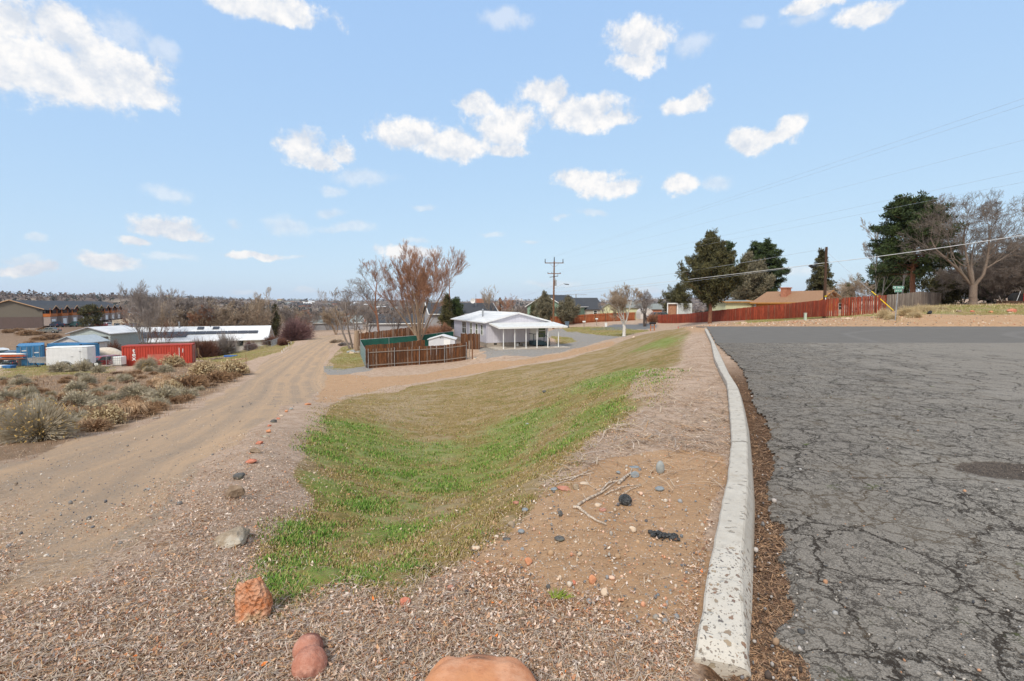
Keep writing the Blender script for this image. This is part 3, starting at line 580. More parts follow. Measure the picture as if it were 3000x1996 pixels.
def grow(seed, h, lv=4, fork=0.,  stems=1, spread=.25, r0=.16, split=(4, 7), ratio=.62, angle=.6, up=.25, wob=.14, start=.35, steps=5, lean=(0, 0), rr_=.6, minr=.006):
    """skeleton of a bare tree: list of segments per level"""
    g = random.Random(seed); segs = {}
    def br(p, d, L, r, l):
        k = max(2, steps-l//2) if l < lv else 2; pts = [(p, r)]; dd = d
        for i in range(k):
            dd = (dd+Vector((g.gauss(0, wob), g.gauss(0, wob), g.gauss(0, wob*.7)+up*.25))).normalized(); p = p+dd*(L/k); rn = max(minr, r*(1-(i+1)/k*(1-rr_*.6)))
            segs.setdefault(l, []).append((pts[-1][0], p, pts[-1][1], rn)); pts.append((p, rn))
        if l >= lv: return
        n = g.randint(*split)
        for c in range(n):
            t = start+(1-start)*(c+g.random())/n if l == 0 else .25+.75*(c+g.random())/n
            f = t*k; i = min(int(f), k-1); q = pts[i][0].lerp(pts[i+1][0], f-i); rq = pts[i][1]*(1-(f-i))+pts[i+1][1]*(f-i)
            ax = (pts[i+1][0]-pts[i][0]).normalized(); a = g.random()*6.283; u = ax.orthogonal().normalized(); v = ax.cross(u)
            an = angle*g.uniform(.6, 1.35); nd_ = ax*math.cos(an)+(u*math.cos(a)+v*math.sin(a))*math.sin(an)
            br(q, nd_.normalized(), L*ratio*g.uniform(.7, 1.15)*(1.15-.5*t), rq*rr_*g.uniform(.7, 1), l+1)
    z0 = fork*h
    if fork:
        n_ = 5
        for i in range(n_): segs.setdefault(0, []).append((Vector((g.gauss(0, .02)*(i > 0), 0, -.15+(z0+.15)*i/n_)), Vector((0, 0, -.15+(z0+.15)*(i+1)/n_)), r0*(1.35 if i == 0 else 1.1-.03*i), r0*(1.07-.03*i)))
    for s in range(stems):
        a = 6.283*s/stems+g.uniform(-.5, .5); sp_ = spread*g.uniform(.5, 1.2)
        d = Vector((math.cos(a)*sp_+lean[0], math.sin(a)*sp_+lean[1], 1)).normalized()
        br(Vector((math.cos(a)*.12*(stems > 1), math.sin(a)*.12*(stems > 1), z0-.1)), d, h*(1-fork)*(.55 if lv > 2 else .8)*g.uniform(.85, 1.1), r0/(stems**.4), 0)
    top = max(s[1].z for l in segs.values() for s in l); k = h/top
    return {l: [(a*k, b*k, c, d) for a, b, c, d in s] for l, s in segs.items()}
def seg_mesh(name, segs, n, m, parent):
    if not segs: return None
    P0, P1, A0, A1 = zip(*[(tuple(a), tuple(b), c, d) for a, b, c, d in segs]); V, Fc = tubes(P0, P1, A0, A1, n)
    return mesh_np(name, V, Fc, m, parent, smooth=n > 4)
def bare_tree(name, loc, seed, h, bark, twig=None, label=None, group=None, cat='tree', big=2, **k):
    t = empty(name, loc, label=label, cat=cat, group=group); S = grow(seed, h, **k); mx_ = max(S)
    seg_mesh('trunk', [s for l in S if l < big for s in S[l]], 6, bark, t)
    seg_mesh('twigs', [s for l in S if l >= big for s in S[l]], 3, twig or bark, t)
    return t
def tris_cloud(C, size, rgn, aspect=.45, updir=None, bias=0.):
    """one thin triangle pair per centre, random direction"""
    n = len(C); d = rgn.normal(size=(n, 3)); 
    if updir is not None: d = d*(1-bias)+updir*bias
    d /= np.linalg.norm(d, axis=1, keepdims=True)+1e-9; u = np.cross(d, rgn.normal(size=(n, 3))); u /= np.linalg.norm(u, axis=1, keepdims=True)+1e-9
    s = (size*rgn.uniform(.6, 1.4, n))[:, None]
    V = np.stack([C-u*s*aspect*.5, C+u*s*aspect*.5, C+d*s+u*s*aspect*.2, C+d*s-u*s*aspect*.25], 1).reshape(-1, 3)
    return V, np.arange(n*4).reshape(-1, 4)
def conifer(name, loc, seed, h, wd, kind, m, bark, label=None, group=None, nb=90, per=120, size=.16, base=.12, trunk_r=.16, clump=.34, gap=.0, lean=0):
    """kind: juniper (ragged dense cone), pine (open, tufted), spruce"""
    g = np.random.default_rng(seed); t = empty(name, loc, label=label, cat='tree', group=group)
    P0, P1, A0, A1 = [], [], [], []; prev = np.array([0, 0, -.1])
    for i in range(8):
        z = h*(i+1)/8*.97; q = np.array([lean*z+g.normal(0, .012*h)*(i > 0)*.5, g.normal(0, .006*h), z]); P0.append(prev); P1.append(q); A0.append(trunk_r*(1-i/8.6)); A1.append(trunk_r*(1-(i+1)/8.6)); prev = q
    ax = np.array([P0[0]]+P1); V, Fc = tubes(P0, P1, A0, A1, 8); mesh_np('trunk', V, Fc, bark, t, smooth=True)
    C = []; D = []; b0, b1, r0_, r1_ = [], [], [], []
    for i in range(nb):
        f = base+(1-base)*((i+.5)/nb)**(.9); z = f*h; an = i*2.4+g.normal(0, .4)
        prof = {'juniper': (1-f)**.9*(.62+.75*g.random()**1.5)*min(1, .6+(f-base)*4)*1.12, 'pine': (math.sin(math.pi*min(1, (1-f)*.62+.16))**1.1)*(.6+.5*g.random()), 'spruce': (1-f)**.9*(.75+.35*g.random())}[kind]
        L = wd*.5*max(prof, .06)*1.05; o = np.array([np.interp(z, ax[:, 2], ax[:, 0]), np.interp(z, ax[:, 2], ax[:, 1]), z])
        rise = {'juniper': .75, 'pine': .25, 'spruce': -.15}[kind]+g.normal(0, .15)
        e = np.array([math.cos(an), math.sin(an), rise]); tip = o+e*L*np.array([1, 1, 1]); b0.append(o); b1.append(tip); r0_.append(.035+.012*L); r1_.append(.01)
        ncl = max(1, int(L/(clump*1.1))+1) if kind != 'juniper' else max(1, int(L/(clump*.9))+1)
        for c in range(ncl):
            tt = (c+1)/ncl if kind != 'pine' else .35+.65*(c+1)/ncl
            cc = o+e*L*tt+g.normal(0, clump*.35, 3)
            k = int(per*(.6+.6*g.random())); pts = g.normal(size=(k, 3)); pts /= np.linalg.norm(pts, axis=1, keepdims=True); pts *= (g.random((k, 1))**.5)*clump*np.array([1, 1, 1.5 if kind == 'juniper' else .65])*(.7+.5*g.random())
            C.append(cc+pts); dd = pts/(np.linalg.norm(pts, axis=1, keepdims=True)+1e-6); dd[:, 2] += {'juniper': .9, 'pine': .5, 'spruce': -.1}[kind]; D.append(dd)
    C = np.concatenate(C); D = np.concatenate(D); V, Fc = tris_cloud(C, size, g, .38, D, .6)
    mesh_np('crown', V, Fc, m, t)
    V, Fc = tubes(b0, b1, r0_, r1_, 4); mesh_np('branches', V, Fc, bark, t)
    return t
BK_GREY = mat('bark_grey', (.30, .255, .22), (.15, .12, .10), .95, 8, stretch=(4, 4, .8), bump=.5)
BK_TAN = mat('bark_tan', (.42, .31, .22), (.22, .15, .10), .95, 8, stretch=(4, 4, .8), bump=.5)
BK_RED = mat('bark_redbrown', (.28, .13, .075), (.14, .065, .04), .95, 6, stretch=(3, 3, .6), bump=.5)
BK_PALE = mat('bark_pale', (.50, .47, .42), (.28, .25, .22), .9, 7, stretch=(1, 1, 2.5))
BK_BRN = mat('bark_brown_grey', (.26, .20, .155), (.13, .10, .08), .95, 8, stretch=(4, 4, .8), bump=.5)
BK_DARK = mat('bark_dark', (.13, .10, .085), (.06, .045, .04), .95, 8, stretch=(4, 4, .8))
BK_WHITE = mat('bark_white', (.66, .63, .58), (.25, .21, .18), .9, 7, ramp=(.3, .45), stretch=(1, 1, 2.5))
TW_ORANGE = mat('twig_orange', (.42, .22, .13), (.26, .14, .09), .9, 2)
TW_TAN = mat('twig_tan', (.47, .37, .27), (.29, .22, .165), .9, 2)
TW_GREY = mat('twig_grey', (.36, .31, .28), (.22, .185, .17), .9, 2)
TW_MAUVE = mat('twig_mauve', (.27, .155, .15), (.15, .085, .085), .9, 3)
TW_RUST = mat('twig_rust', (.20, .09, .06), (.11, .05, .035), .9, 3)
LF_JUN = mat('juniper_foliage', (.13, .118, .048), (.045, .045, .02), .8, 1.3, ramp=(.4, .6))
LF_JUNG = mat('juniper_grey_foliage', (.24, .21, .135), (.11, .10, .065), .8, 1.3, ramp=(.4, .6))
LF_PINE = mat('pine_foliage', (.075, .105, .032), (.03, .048, .018), .75, 1.0, ramp=(.4, .6))
LF_SPR = mat('blue_spruce_foliage', (.05, .085, .065), (.02, .04, .032), .75, 1.2)
TREES = [  # name, px, depth, row of the top, seed, kind args
]
def top_h(px_, D, ty): b = at(px_, D); return b, ht(ty, b)
def dec(px_, D, ty, seed, name, label, bark, twig, group=None, **k):
    b, h = top_h(px_, D, ty); return bare_tree(name, b, seed, h, bark, twig, label, group, **k)
def con(px_, D, ty, wpx, seed, name, label, kind, m, bark, group=None, **k):
    b, h = top_h(px_, D, ty); return conifer(name, b, seed, h, wpx*D/F, kind, m, bark, label, group, **k)
# right side
con(2079, 68, 690, 186, 3, 'juniper_tree', 'tall dense olive juniper on a bare trunk in front of the red fence', 'juniper', LF_JUN, BK_RED, nb=210, per=62, size=.28, base=.20, trunk_r=.30, clump=.40)
con(2190, 98, 752, 118, 5, 'juniper_tree', 'pale grey-green juniper behind the red fence right of the tall olive one', 'juniper', LF_JUNG, BK_GREY, nb=120, per=90, size=.34, base=.05, trunk_r=.2, clump=.62)
con(2235, 100, 719, 118, 6, 'pine_tree', 'dark green open pine behind the red fence left of the tan roof', 'pine', LF_PINE, BK_DARK, nb=115, per=85, size=.30, base=.10, trunk_r=.22, clump=.55)
con(2130, 108, 712, 44, 61, 'pine_tree', 'narrow dark pine crown peeking out behind the tall olive juniper', 'pine', LF_PINE, BK_DARK, nb=60, per=70, size=.32, base=.2, trunk_r=.2, clump=.55)
con(1988, 102, 838, 86, 7, 'juniper_tree', 'small ragged juniper above the white shed roof', 'juniper', LF_JUN, BK_DARK, nb=55, per=75, size=.28, base=.05, trunk_r=.15, clump=.5)
con(2093, 84, 880, 60, 8, 'spruce_tree', 'short blue spruce behind the red fence under the tall juniper', 'spruce', LF_SPR, BK_DARK, nb=60, per=70, size=.24, base=.02, trunk_r=.12, clump=.4)
con(2405, 92, 733, 104, 9, 'spruce_tree', 'dark spruce behind the dark wooden pole and the orange house', 'spruce', LF_JUN, BK_DARK, nb=120, per=60, size=.28, base=.06, trunk_r=.2, clump=.42)
con(2672, 62, 592, 190, 10, 'pine_tree', 'big dark green pine with red-brown trunk behind the grey board fence', 'pine', LF_PINE, BK_RED, nb=125, per=80, size=.27, base=.30, trunk_r=.36, clump=.55)
con(2610, 78, 765, 150, 12, 'juniper_tree', 'low dark juniper behind the street name sign', 'juniper', LF_PINE, BK_DARK, nb=85, per=85, size=.3, base=.06, trunk_r=.2, clump=.7)
con(2775, 74, 828, 130, 13, 'juniper_tree', 'low yellowish juniper behind the grey fence left of the big bare tree', 'juniper', LF_JUN, BK_DARK, nb=70, per=90, size=.28, base=.03, trunk_r=.18, clump=.6)
con(2480, 92, 838, 40, 14, 'juniper_tree', 'small bushy juniper right of the orange gable', 'juniper', LF_JUN, BK_DARK, nb=30, per=70, size=.25, base=.05, trunk_r=.12, clump=.5)
dec(2850, 56, 552, 21, 'bare_tree', 'huge spreading bare tree with thick pale trunk on the right bank', BK_BRN, BK_GREY, fork=.15, stems=6, spread=.85, r0=.37, lv=5, split=(4, 5), angle=.66, up=.16, wob=.17, ratio=.72, minr=.010, rr_=.52, start=.25)
dec(2572, 66, 625, 122, 'birch_tree', 'slender pale birch left of the big pine', BK_PALE, TW_TAN, lv=4, stems=2, spread=.1, r0=.13, split=(6, 9), angle=.55, up=.2, ratio=.42, wob=.05, minr=.010, start=.2)
dec(2640, 68, 608, 23, 'birch_tree', 'taller pale birch directly left of the pine top', BK_PALE, TW_TAN, lv=4, stems=1, spread=.05, r0=.13, split=(6, 9), angle=.55, up=.2, ratio=.42, wob=.05, minr=.010, start=.2)
dec(2500, 60, 800, 24, 'bare_tree', 'low tangled bare shrub-like tree right of the wooden pole', BK_GREY, TW_TAN, lv=4, stems=4, spread=.8, r0=.09, split=(5, 7), angle=.7, up=.05, minr=.008)
for i, (px_, D, ty, sd_, lb) in enumerate([(2920, 66, 700, 31, 'dense dark thicket tree right behind the big bare tree'), (3010, 64, 690, 32, 'dense dark thicket tree at the right frame edge'), (2820, 80, 760, 33, 'dark thicket tree behind the big bare trunk'), (3110, 62, 640, 34, 'tall thicket tree beyond the right frame edge, its twigs reaching in')]):
    dec(px_, D, ty, sd_, 'thicket_tree', lb, BK_DARK, BK_GREY, group='thicket on the right bank', lv=5, stems=6, spread=.7, r0=.14, split=(5, 7), angle=.65, up=.1, minr=.012, start=.1)
con(2985, 70, 775, 190, 35, 'juniper_tree', 'dark broad juniper inside the thicket at the right edge', 'juniper', LF_JUN, BK_DARK, nb=90, per=85, size=.3, base=.02, trunk_r=.2, clump=.7)
con(2895, 76, 800, 120, 36, 'juniper_tree', 'dark juniper filling the gap right of the big bare trunk', 'juniper', LF_PINE, BK_DARK, nb=70, per=85, size=.3, base=.02, trunk_r=.2, clump=.7)
# middle
dec(1828, 61, 826, 41, 'birch_tree', 'small white-barked bare tree beside the gravel drive', BK_WHITE, TW_TAN, fork=.22, lv=4, stems=4, spread=.5, r0=.2, split=(5, 7), angle=.5, up=.22, minr=.010, start=.15, ratio=.7, rr_=.5)
dec(1888, 86, 846, 42, 'bare_tree', 'dark bare tree behind the mailboxes', BK_DARK, TW_GREY, lv=4, stems=3, spread=.4, r0=.2, split=(5, 7), angle=.6, up=.2, minr=.012)
dec(1779, 112, 878, 43, 'bare_tree', 'thin dark bare tree in front of the yellow gable house', BK_DARK, TW_GREY, lv=3, stems=2, spread=.3, r0=.12, minr=.012)
con(1662, 96, 876, 66, 44, 'juniper_tree', 'olive juniper in front of the wide dark roof', 'juniper', LF_JUNG, BK_DARK, nb=70, per=70, size=.22, base=.04, trunk_r=.14, clump=.42)
con(1596, 97, 860, 66, 45, 'juniper_tree', 'bushy olive juniper left of the power pole', 'juniper', LF_JUNG, BK_DARK, nb=75, per=70, size=.22, base=.04, trunk_r=.14, clump=.42)
con(1562, 100, 892, 22, 46, 'juniper_tree', 'small dark juniper against the green gable', 'juniper', LF_JUN, BK_DARK, nb=30, per=60, size=.2, base=.04, trunk_r=.1, clump=.35)
dec(1434, 92, 833, 47, 'bare_tree', 'narrow upright bare tree behind the white roof', BK_GREY, TW_TAN, lv=3, stems=4, spread=.3, r0=.12, split=(4, 6), angle=.4, up=.3, minr=.014)
dec(1484, 118, 858, 48, 'bare_tree', 'reddish bare thicket tree between the white roof and green gable', BK_RED, TW_ORANGE, lv=3, stems=5, spread=.45, r0=.1, split=(4, 6), angle=.4, up=.2, minr=.018)
con(1309, 86, 868, 34, 49, 'spruce_tree', 'dark conifer with a dead spike left of the white roof', 'juniper', LF_JUN, BK_RED, nb=60, per=70, size=.26, base=.03, trunk_r=.16, clump=.42)
con(1336, 88, 878, 36, 50, 'pine_tree', 'rounded green pine beside the spiked conifer', 'pine', LF_PINE, BK_DARK, nb=40, per=70, size=.24, base=.03, trunk_r=.12, clump=.45)
b_ = at(1316, 86); mb = MB(); mb.tube((0, 0, -.1), (.1, 0, ht(815, b_)), .2, .05, 6)
for z_, s_ in ((.8, 1), (.86, -1), (.92, 1)): mb.tube((.08, 0, ht(815, b_)*z_), (.08+s_*.7, 0, ht(815, b_)*z_+.2), .03, .01, 4)
tag(mb.build('dead_tree', BK_RED, loc=b_), 'dead bare spike rising above the conifer beside the white-roofed house', 'tree')
WIL = dec(1229, 60, 708, 51, 'willow_tree', 'large bare tree with orange twigs fanning up behind the brown fence', BK_TAN, TW_ORANGE, fork=.09, lv=5, stems=9, spread=.66, lean=(-.14, 0), r0=.34, split=(4, 5), angle=.36, up=.36, wob=.09, ratio=.7, minr=.009, start=.15, rr_=.5)
dec(1122, 74, 747, 52, 'bare_tree', 'reddish-trunked bare tree left of the large orange one', BK_RED, BK_BRN, lv=4, stems=1, spread=.2, r0=.2, split=(5, 7), angle=.55, up=.15, lean=(-.1, 0), minr=.014, start=.3)
dec(1029, 66, 818, 53, 'bare_tree', 'leaning dark bare tree where the track narrows', BK_GREY, TW_GREY, lv=4, stems=2, spread=.3, r0=.2, split=(4, 6), angle=.5, up=.22, lean=(-.30, 0), minr=.012, start=.5)
dec(1050, 74, 852, 54, 'bare_tree', 'slim bare tree right of the leaning one', BK_GREY, TW_GREY, lv=4, stems=2, spread=.15, r0=.16, split=(4, 6), angle=.4, up=.3, minr=.012, start=.4)
dec(1075, 82, 880, 55, 'bare_tree', 'bushy grey tree behind the far brown fence', BK_DARK, TW_GREY, lv=4, stems=5, spread=.5, r0=.12, split=(4, 6), angle=.45, up=.2, minr=.014, start=.2)
dec(1160, 90, 880, 56, 'bare_tree', 'reddish bushy tree behind the green mesh fence', BK_DARK, TW_GREY, lv=4, stems=5, spread=.6, r0=.12, split=(4, 6), angle=.45, up=.15, minr=.016, start=.15)
# left, beyond the field
dec(430, 88, 818, 57, 'bare_tree', 'tall many-stemmed grey bare tree behind the red container', BK_GREY, TW_GREY, lv=5, stems=8, spread=.45, r0=.2, split=(3, 5), angle=.33, up=.36, wob=.08, minr=.011, start=.15, ratio=.72)
dec(484, 86, 930, 58, 'sapling', 'reddish sapling beside the solar panels', BK_RED, TW_RUST, lv=3, stems=4, spread=.3, r0=.06, split=(4, 6), angle=.4, up=.3, minr=.012)
dec(765, 118, 838, 59, 'poplar_tree', 'narrow tan poplar behind the long white house', BK_TAN, TW_TAN, lv=4, stems=5, spread=.2, r0=.2, split=(4, 6), angle=.35, up=.45, minr=.02, start=.2)
con(808, 122, 897, 26, 60, 'juniper_tree', 'narrow dark juniper beside the tan poplar', 'juniper', LF_JUN, BK_DARK, nb=50, per=50, size=.28, base=.03, trunk_r=.15, clump=.45)
con(268, 150, 898, 56, 62, 'pine_tree', 'sparse brown pine in front of the parked cars', 'pine', LF_JUN, BK_DARK, nb=48, per=26, size=.45, base=.03, trunk_r=.2, clump=.7)
# background bare trees: six variants copied
VAR = [bare_tree('background_tree', (0, 0, -500), 200+i, 9, BK_GREY if i % 2 else BK_TAN, [TW_TAN, TW_GREY, TW_TAN, TW_ORANGE, TW_GREY, TW_TAN][i], cat='tree', group='bare trees beyond the long white house', lv=4, stems=3+i % 3, spread=.45, r0=.22, split=(5, 6), angle=.5, up=.18, minr=.028, start=.2) for i in range(6)]
BGT = [(520,112,880),(545,118,866),(572,122,872),(600,116,890),(640,120,868),(668,115,878),(700,118,884),(590,135,864),(620,140,870),(690,150,890),(720,125,892),(745,130,905),(800,140,905),(835,130,898),(862,140,894),(885,150,905),(912,140,910),(935,160,912),(655,170,900),(960,150,905),(985,120,895),(1005,140,905),(1030,170,905),(1260,150,900),(1290,140,900),
 (470,125,885),(500,130,890),(395,140,900),(870,180,915),(780,170,900),(820,200,912),(900,200,918),(1740,180,915),(1860,160,910),(1900,170,905),(1930,150,905),(1960,170,910),(2020,160,905),(1830,190,912),(1700,200,908),(1530,150,895),(1500,160,900),(1460,170,900)]
BGL = ['tan', 'grey', 'brown', 'reddish', 'dark grey', 'pale']
_g = random.Random(5); _ch = {}
for c in bpy.data.objects:
    if c.parent: _ch.setdefault(c.parent.name, []).append(c)
for i, (px_, D, ty) in enumerate(BGT):
    v = VAR[i % 6]; o = v if i < 6 else copy_tree(v, None, _ch); b, h = top_h(px_, D, ty); o.location = b; s = h/9.0; ws = s*_g.uniform(.9, 1.3); o.scale = (ws, ws, s); o.rotation_euler = (0, 0, _g.uniform(0, 6.28))
    side = 'left of the long white house ridge' if px_ < 480 else 'behind the long white house' if px_ < 760 else 'where the track disappears' if px_ < 1060 else 'behind the large orange-twigged tree' if px_ < 1320 else 'beyond the white-roofed house' if px_ < 1600 else 'beyond the far fence and mailboxes'
    wd_ = 'broad' if ws/s > 1.1 else 'slim'
    o['label'] = f'{"tall" if h > 9 else "low"} {wd_} {BGL[i%6]} bare tree in the row {side}'; o['group'] = 'bare trees '+side
# ---------------- shrubs ----------------
def stem_bush(name, m, seed, rx, rz, n, w=.012, base=.25, curve=.15, tipm=None, tips=0, tsize=.03, flat=1.0, parent_label=None, droop=0.):
    g = np.random.default_rng(seed); t = empty(name, (0, 0, 0))
    a = g.uniform(0, 2*math.pi, n); el_ = np.arccos(g.uniform(.02, 1, n)**.8)  # angle from the vertical
    d = np.stack([np.cos(a)*np.sin(el_), np.sin(a)*np.sin(el_), np.cos(el_)], 1); L = (g.uniform(.72, 1.08, n)*(1+.22*np.sin(a*3+seed)+.12*np.sin(a*7+seed)))[:, None]
    tip = d*L*np.array([rx, rx, rz]); b = np.stack([np.cos(a), np.sin(a), 0*a], 1)*g.uniform(0, base, n)[:, None]*rx*np.sin(el_)[:, None]
    midp = b*.5+tip*.5+np.array([0, 0, 1])*curve*rz*np.sin(el_)[:, None]+g.normal(0, .04*rx, (n, 3)); tip[:, 2] -= droop*rz*np.sin(el_); tip[:, 2] = np.maximum(tip[:, 2], .02)
    s = np.cross(d, g.normal(size=(n, 3))); s /= np.linalg.norm(s, axis=1, keepdims=True); ww = w*g.uniform(.6, 1.4, n)[:, None]
    V = np.stack([b-s*ww, b+s*ww, midp+s*ww, midp-s*ww, tip+s*ww*.4, tip-s*ww*.4], 1).reshape(-1, 3); i = np.arange(n)[:, None]*6
    Fc = np.concatenate([i+np.array([[0, 1, 2, 3]]), i+np.array([[3, 2, 4, 5]])]); mesh_np('stems', V, Fc, m, t)
    if tips:
        k = g.integers(0, n, tips); C = tip[k]+g.normal(0, .03*rx, (tips, 3)); V, Fc = tris_cloud(C, tsize, g, .7, np.array([[0, 0, 1.]]), .4); tag(mesh_np('seed_heads', V, Fc, tipm, t), kind='stuff')
    return t
S_GREY = mat('sage_grey', (.58, .51, .39), (.34, .29, .21), .9, 6); S_GRN = mat('sage_green', (.44, .39, .26), (.25, .21, .135), .9, 6)
S_BRN = mat('brush_brown', (.44, .28, .16), (.22, .13, .075), .9, 6); S_TAN = mat('brush_tan', (.68, .48, .30), (.42, .27, .16), .9, 6); S_DK = mat('brush_dark', (.28, .18, .12), (.13, .08, .055), .9, 6)
S_YEL = mat('seed_yellow', (.60, .42, .16), (.38, .25, .08), .9, 9); S_CRM = mat('seed_cream', (.66, .54, .33), (.42, .31, .17), .9, 9)
KIND = {
 'sage': [stem_bush('sagebrush', S_GREY, 1+i, .5, .5, 2300, .008, .3, tipm=S_GRN, tips=600, tsize=.045) for i in range(3)],
 'rabbit': [stem_bush('rabbitbrush', S_GREY, 11+i, .6, .66, 5200, .005, .25, .1, tipm=S_YEL, tips=900, tsize=.03) for i in range(2)],
 'cream': [stem_bush('rabbitbrush', S_BRN, 21+i, .5, .52, 1700, .007, .4, tipm=S_CRM, tips=2200, tsize=.045) for i in range(2)],
 'brown': [stem_bush('dry_brush', S_BRN, 31+i, .55, .46, 2300, .007, .5, .2, tipm=S_BRN, tips=500, tsize=.05) for i in range(3)],
 'dark': [stem_bush('dry_brush', S_DK, 41+i, .55, .38, 1600, .009, .5, tipm=S_BRN, tips=500, tsize=.05) for i in range(2)],
 'tumble': [stem_bush('tumbleweed', S_TAN, 51+i, .55, .5, 1700, .006, .5, .5, droop=.5) for i in range(2)]}
KL2 = {'sage': 'grey-green sagebrush', 'rabbit': 'grey rabbitbrush with yellow tips', 'cream': 'rounded rabbitbrush with cream seed heads', 'brown': 'loose brown dry brush', 'dark': 'dark low dry brush', 'tumble': 'tan arching tumbleweed'}
_ch = {}
for c in bpy.data.objects:
    if c.parent: _ch.setdefault(c.parent.name, []).append(c)
_used = set()
def bush(kind, p, s, sz=None, label=None, group='brush on the field left of the track', i=None):
    vs = KIND[kind]; v = vs[_g.randrange(len(vs)) if i is None else i]
    if v.name in _used: o = copy_tree(v, None, _ch)
    else: o = v; _used.add(v.name)
    o.location = p; o.rotation_euler = (0, 0, _g.uniform(0, 6.28)); o.scale = (s, s*_g.uniform(.85, 1.15), sz or s*_g.uniform(.85, 1.1))
    tag(o, label or f'{KL2[kind]} among the brush on the field', 'bush', group or 'brush'); 
    if group is None: del o['group']
    return o
# the ones that stand out: (kind, px, py of base, radius px, label)
for kd, x_, y_, r_, lb in [('rabbit',115,1288,112,'largest grey-green rabbitbrush with yellow tips, nearest the track'),('cream',315,1243,62,'cream-headed round rabbitbrush right beside the largest bush'),
 ('tumble',385,1220,72,'big tan tumbleweed leaning at the track edge'),('tumble',250,1255,38,'low straw tumbleweed between the two nearest bushes'),('cream',12,1295,42,'cream-headed bush at the left frame edge'),
 ('sage',225,1195,60,'long blue-grey sagebrush behind the largest bush'),('sage',120,1212,42,'pale low grey bush behind the largest one'),('tumble',30,1212,46,'tan arching tumbleweed near the left frame edge'),('sage',20,1172,36,'blue-green sagebrush at the left edge, second row'),('sage',85,1165,34,'low pale sagebrush right of the left-edge one'),
 ('sage',395,1168,48,'grey-green sagebrush behind the big tumbleweed'),('sage',480,1182,58,'spreading grey sagebrush at the track edge'),('sage',545,1168,34,'small grey sagebrush at the tip nearest the track'),('cream',502,1150,36,'yellow rabbitbrush behind the spreading sagebrush'),
 ('tumble',480,1138,50,'pale fallen tumbleweed behind the yellow bush'),('dark',430,1148,34,'dark green bush left of the pale fallen tumbleweed'),('brown',560,1138,60,'wide golden-brown brush at the track edge'),('brown',640,1118,48,'rounded brown brush further along the track edge'),
 ('cream',600,1098,42,'cream-topped dark bush beyond the golden-brown brush'),('cream',680,1100,44,'large cream-topped bush at the far track corner'),('rabbit',432,1082,34,'round tan bush in front of the red container'),('cream',510,1076,34,'cream-headed bush at the right end of the red container'),('sage',485,1092,24,'small pale bush before the red container'),
 ('sage',175,1090,34,'green-grey bush in front of the white cargo trailer'),('sage',245,1088,32,'second green-grey bush in front of the cargo trailer'),('sage',290,1092,24,'small grey bush right of the cargo trailer'),('sage',220,1148,34,'grey-green bush mid field'),('sage',255,1125,30,'darker grey bush mid field further back'),('sage',60,1128,30,'grey bush mid field near the left edge'),('sage',370,1118,22,'small round grey bush mid field')]:
    p = G(x_, y_); dpt = p.y; rw = r_*dpt/F/ (1.0+.25*abs((x_-1500)/F)); base_r = {'sage': .5, 'rabbit': .6, 'cream': .5, 'brown': .6, 'dark': .6, 'tumble': .55}[kd]
    bush(kd, p, rw/base_r, label=lb, group=None)
_n0 = 0; _pl = []
while _n0 < 190:
    x_ = _g.uniform(-40, 730); y_ = 1075+(_g.random()**.7)*215
    p = G(x_, y_); s_ = sdist(np.array([p.x]), np.array([p.y]), P_SAGE)[0]
    if s_ < .35: continue
    rad = _g.uniform(.32, .68)*(1 if p.y < 35 else 1.15)
    if any((p.x-q[0])**2+(p.y-q[1])**2 < (.62*(rad+q[2]))**2 for q in _pl): _n0 += .2; continue
    zn = ('front' if y_ > 1190 else 'middle' if y_ > 1130 else 'back')+' '+('left' if x_ < 200 else 'centre' if x_ < 420 else 'right')
    _pl.append((p.x, p.y, rad)); kd = _g.choices(['sage', 'brown', 'dark', 'tumble', 'cream', 'rabbit'], [19, 38, 24, 10, 6, 3])[0]
    bush(kd, p, rad*1.25, rad*1.0*(.7 if kd == 'dark' else 1), label=KL2[kd]+' in the '+zn+' of the brush field', group='brush in the '+zn+' of the field'); _n0 += 1
for k, vs in KIND.items():
    for v in vs:
        if v.name not in _used:
            for c in _ch.get(v.name, []): bpy.data.objects.remove(c)
            bpy.data.objects.remove(v)
# bigger garden shrubs
def shrub(px_, D, w_px, ty, m, label, seed, name='shrub', n=2600, base=.35):
    b = at(px_, D); h = ht(ty, b); rx = w_px*.5*D/F; t = stem_bush(name, m, seed, rx, h, n, .014*D/60, base, .08); t.location = b; tag(t, label, 'shrub')
    S = grow(seed, h*.95, lv=3, stems=7, spread=.9, r0=.05, split=(3, 5), angle=.5, up=.1, minr=.012); seg_mesh('branches', [s for l in S for s in S[l]], 4, m, t); return t
shrub(868, 96, 96, 938, TW_MAUVE, 'big rounded purple-brown shrub beside the track', 71, n=5000)
shrub(830, 84, 34, 992, TW_RUST, 'low dark shrub at the foot of the purple one', 72, n=900)
shrub(603, 84, 86, 1000, TW_RUST, 'long dark red hedge behind the red container', 73, name='hedge', n=4200, base=.9)
shrub(575, 82, 50, 1002, TW_RUST, 'left end of the dark red hedge', 74, name='hedge', n=2400, base=.9)
shrub(662, 88, 76, 976, TW_GREY, 'twiggy grey bare shrub in front of the long white house', 75, n=1500)
shrub(733, 90, 42, 1002, TW_MAUVE, 'small reddish twiggy shrub before the brown door', 76, n=1400)
shrub(797, 92, 60, 985, TW_RUST, 'reddish bare shrub at the right corner of the long white house', 77, n=1600)
shrub(290, 74, 60, 1008, TW_RUST, 'dark red brush behind the cargo trailer', 78, n=2000, base=.8)
shrub(335, 80, 44, 1003, TW_RUST, 'rust brush left of the red container', 79, n=1600, base=.8)
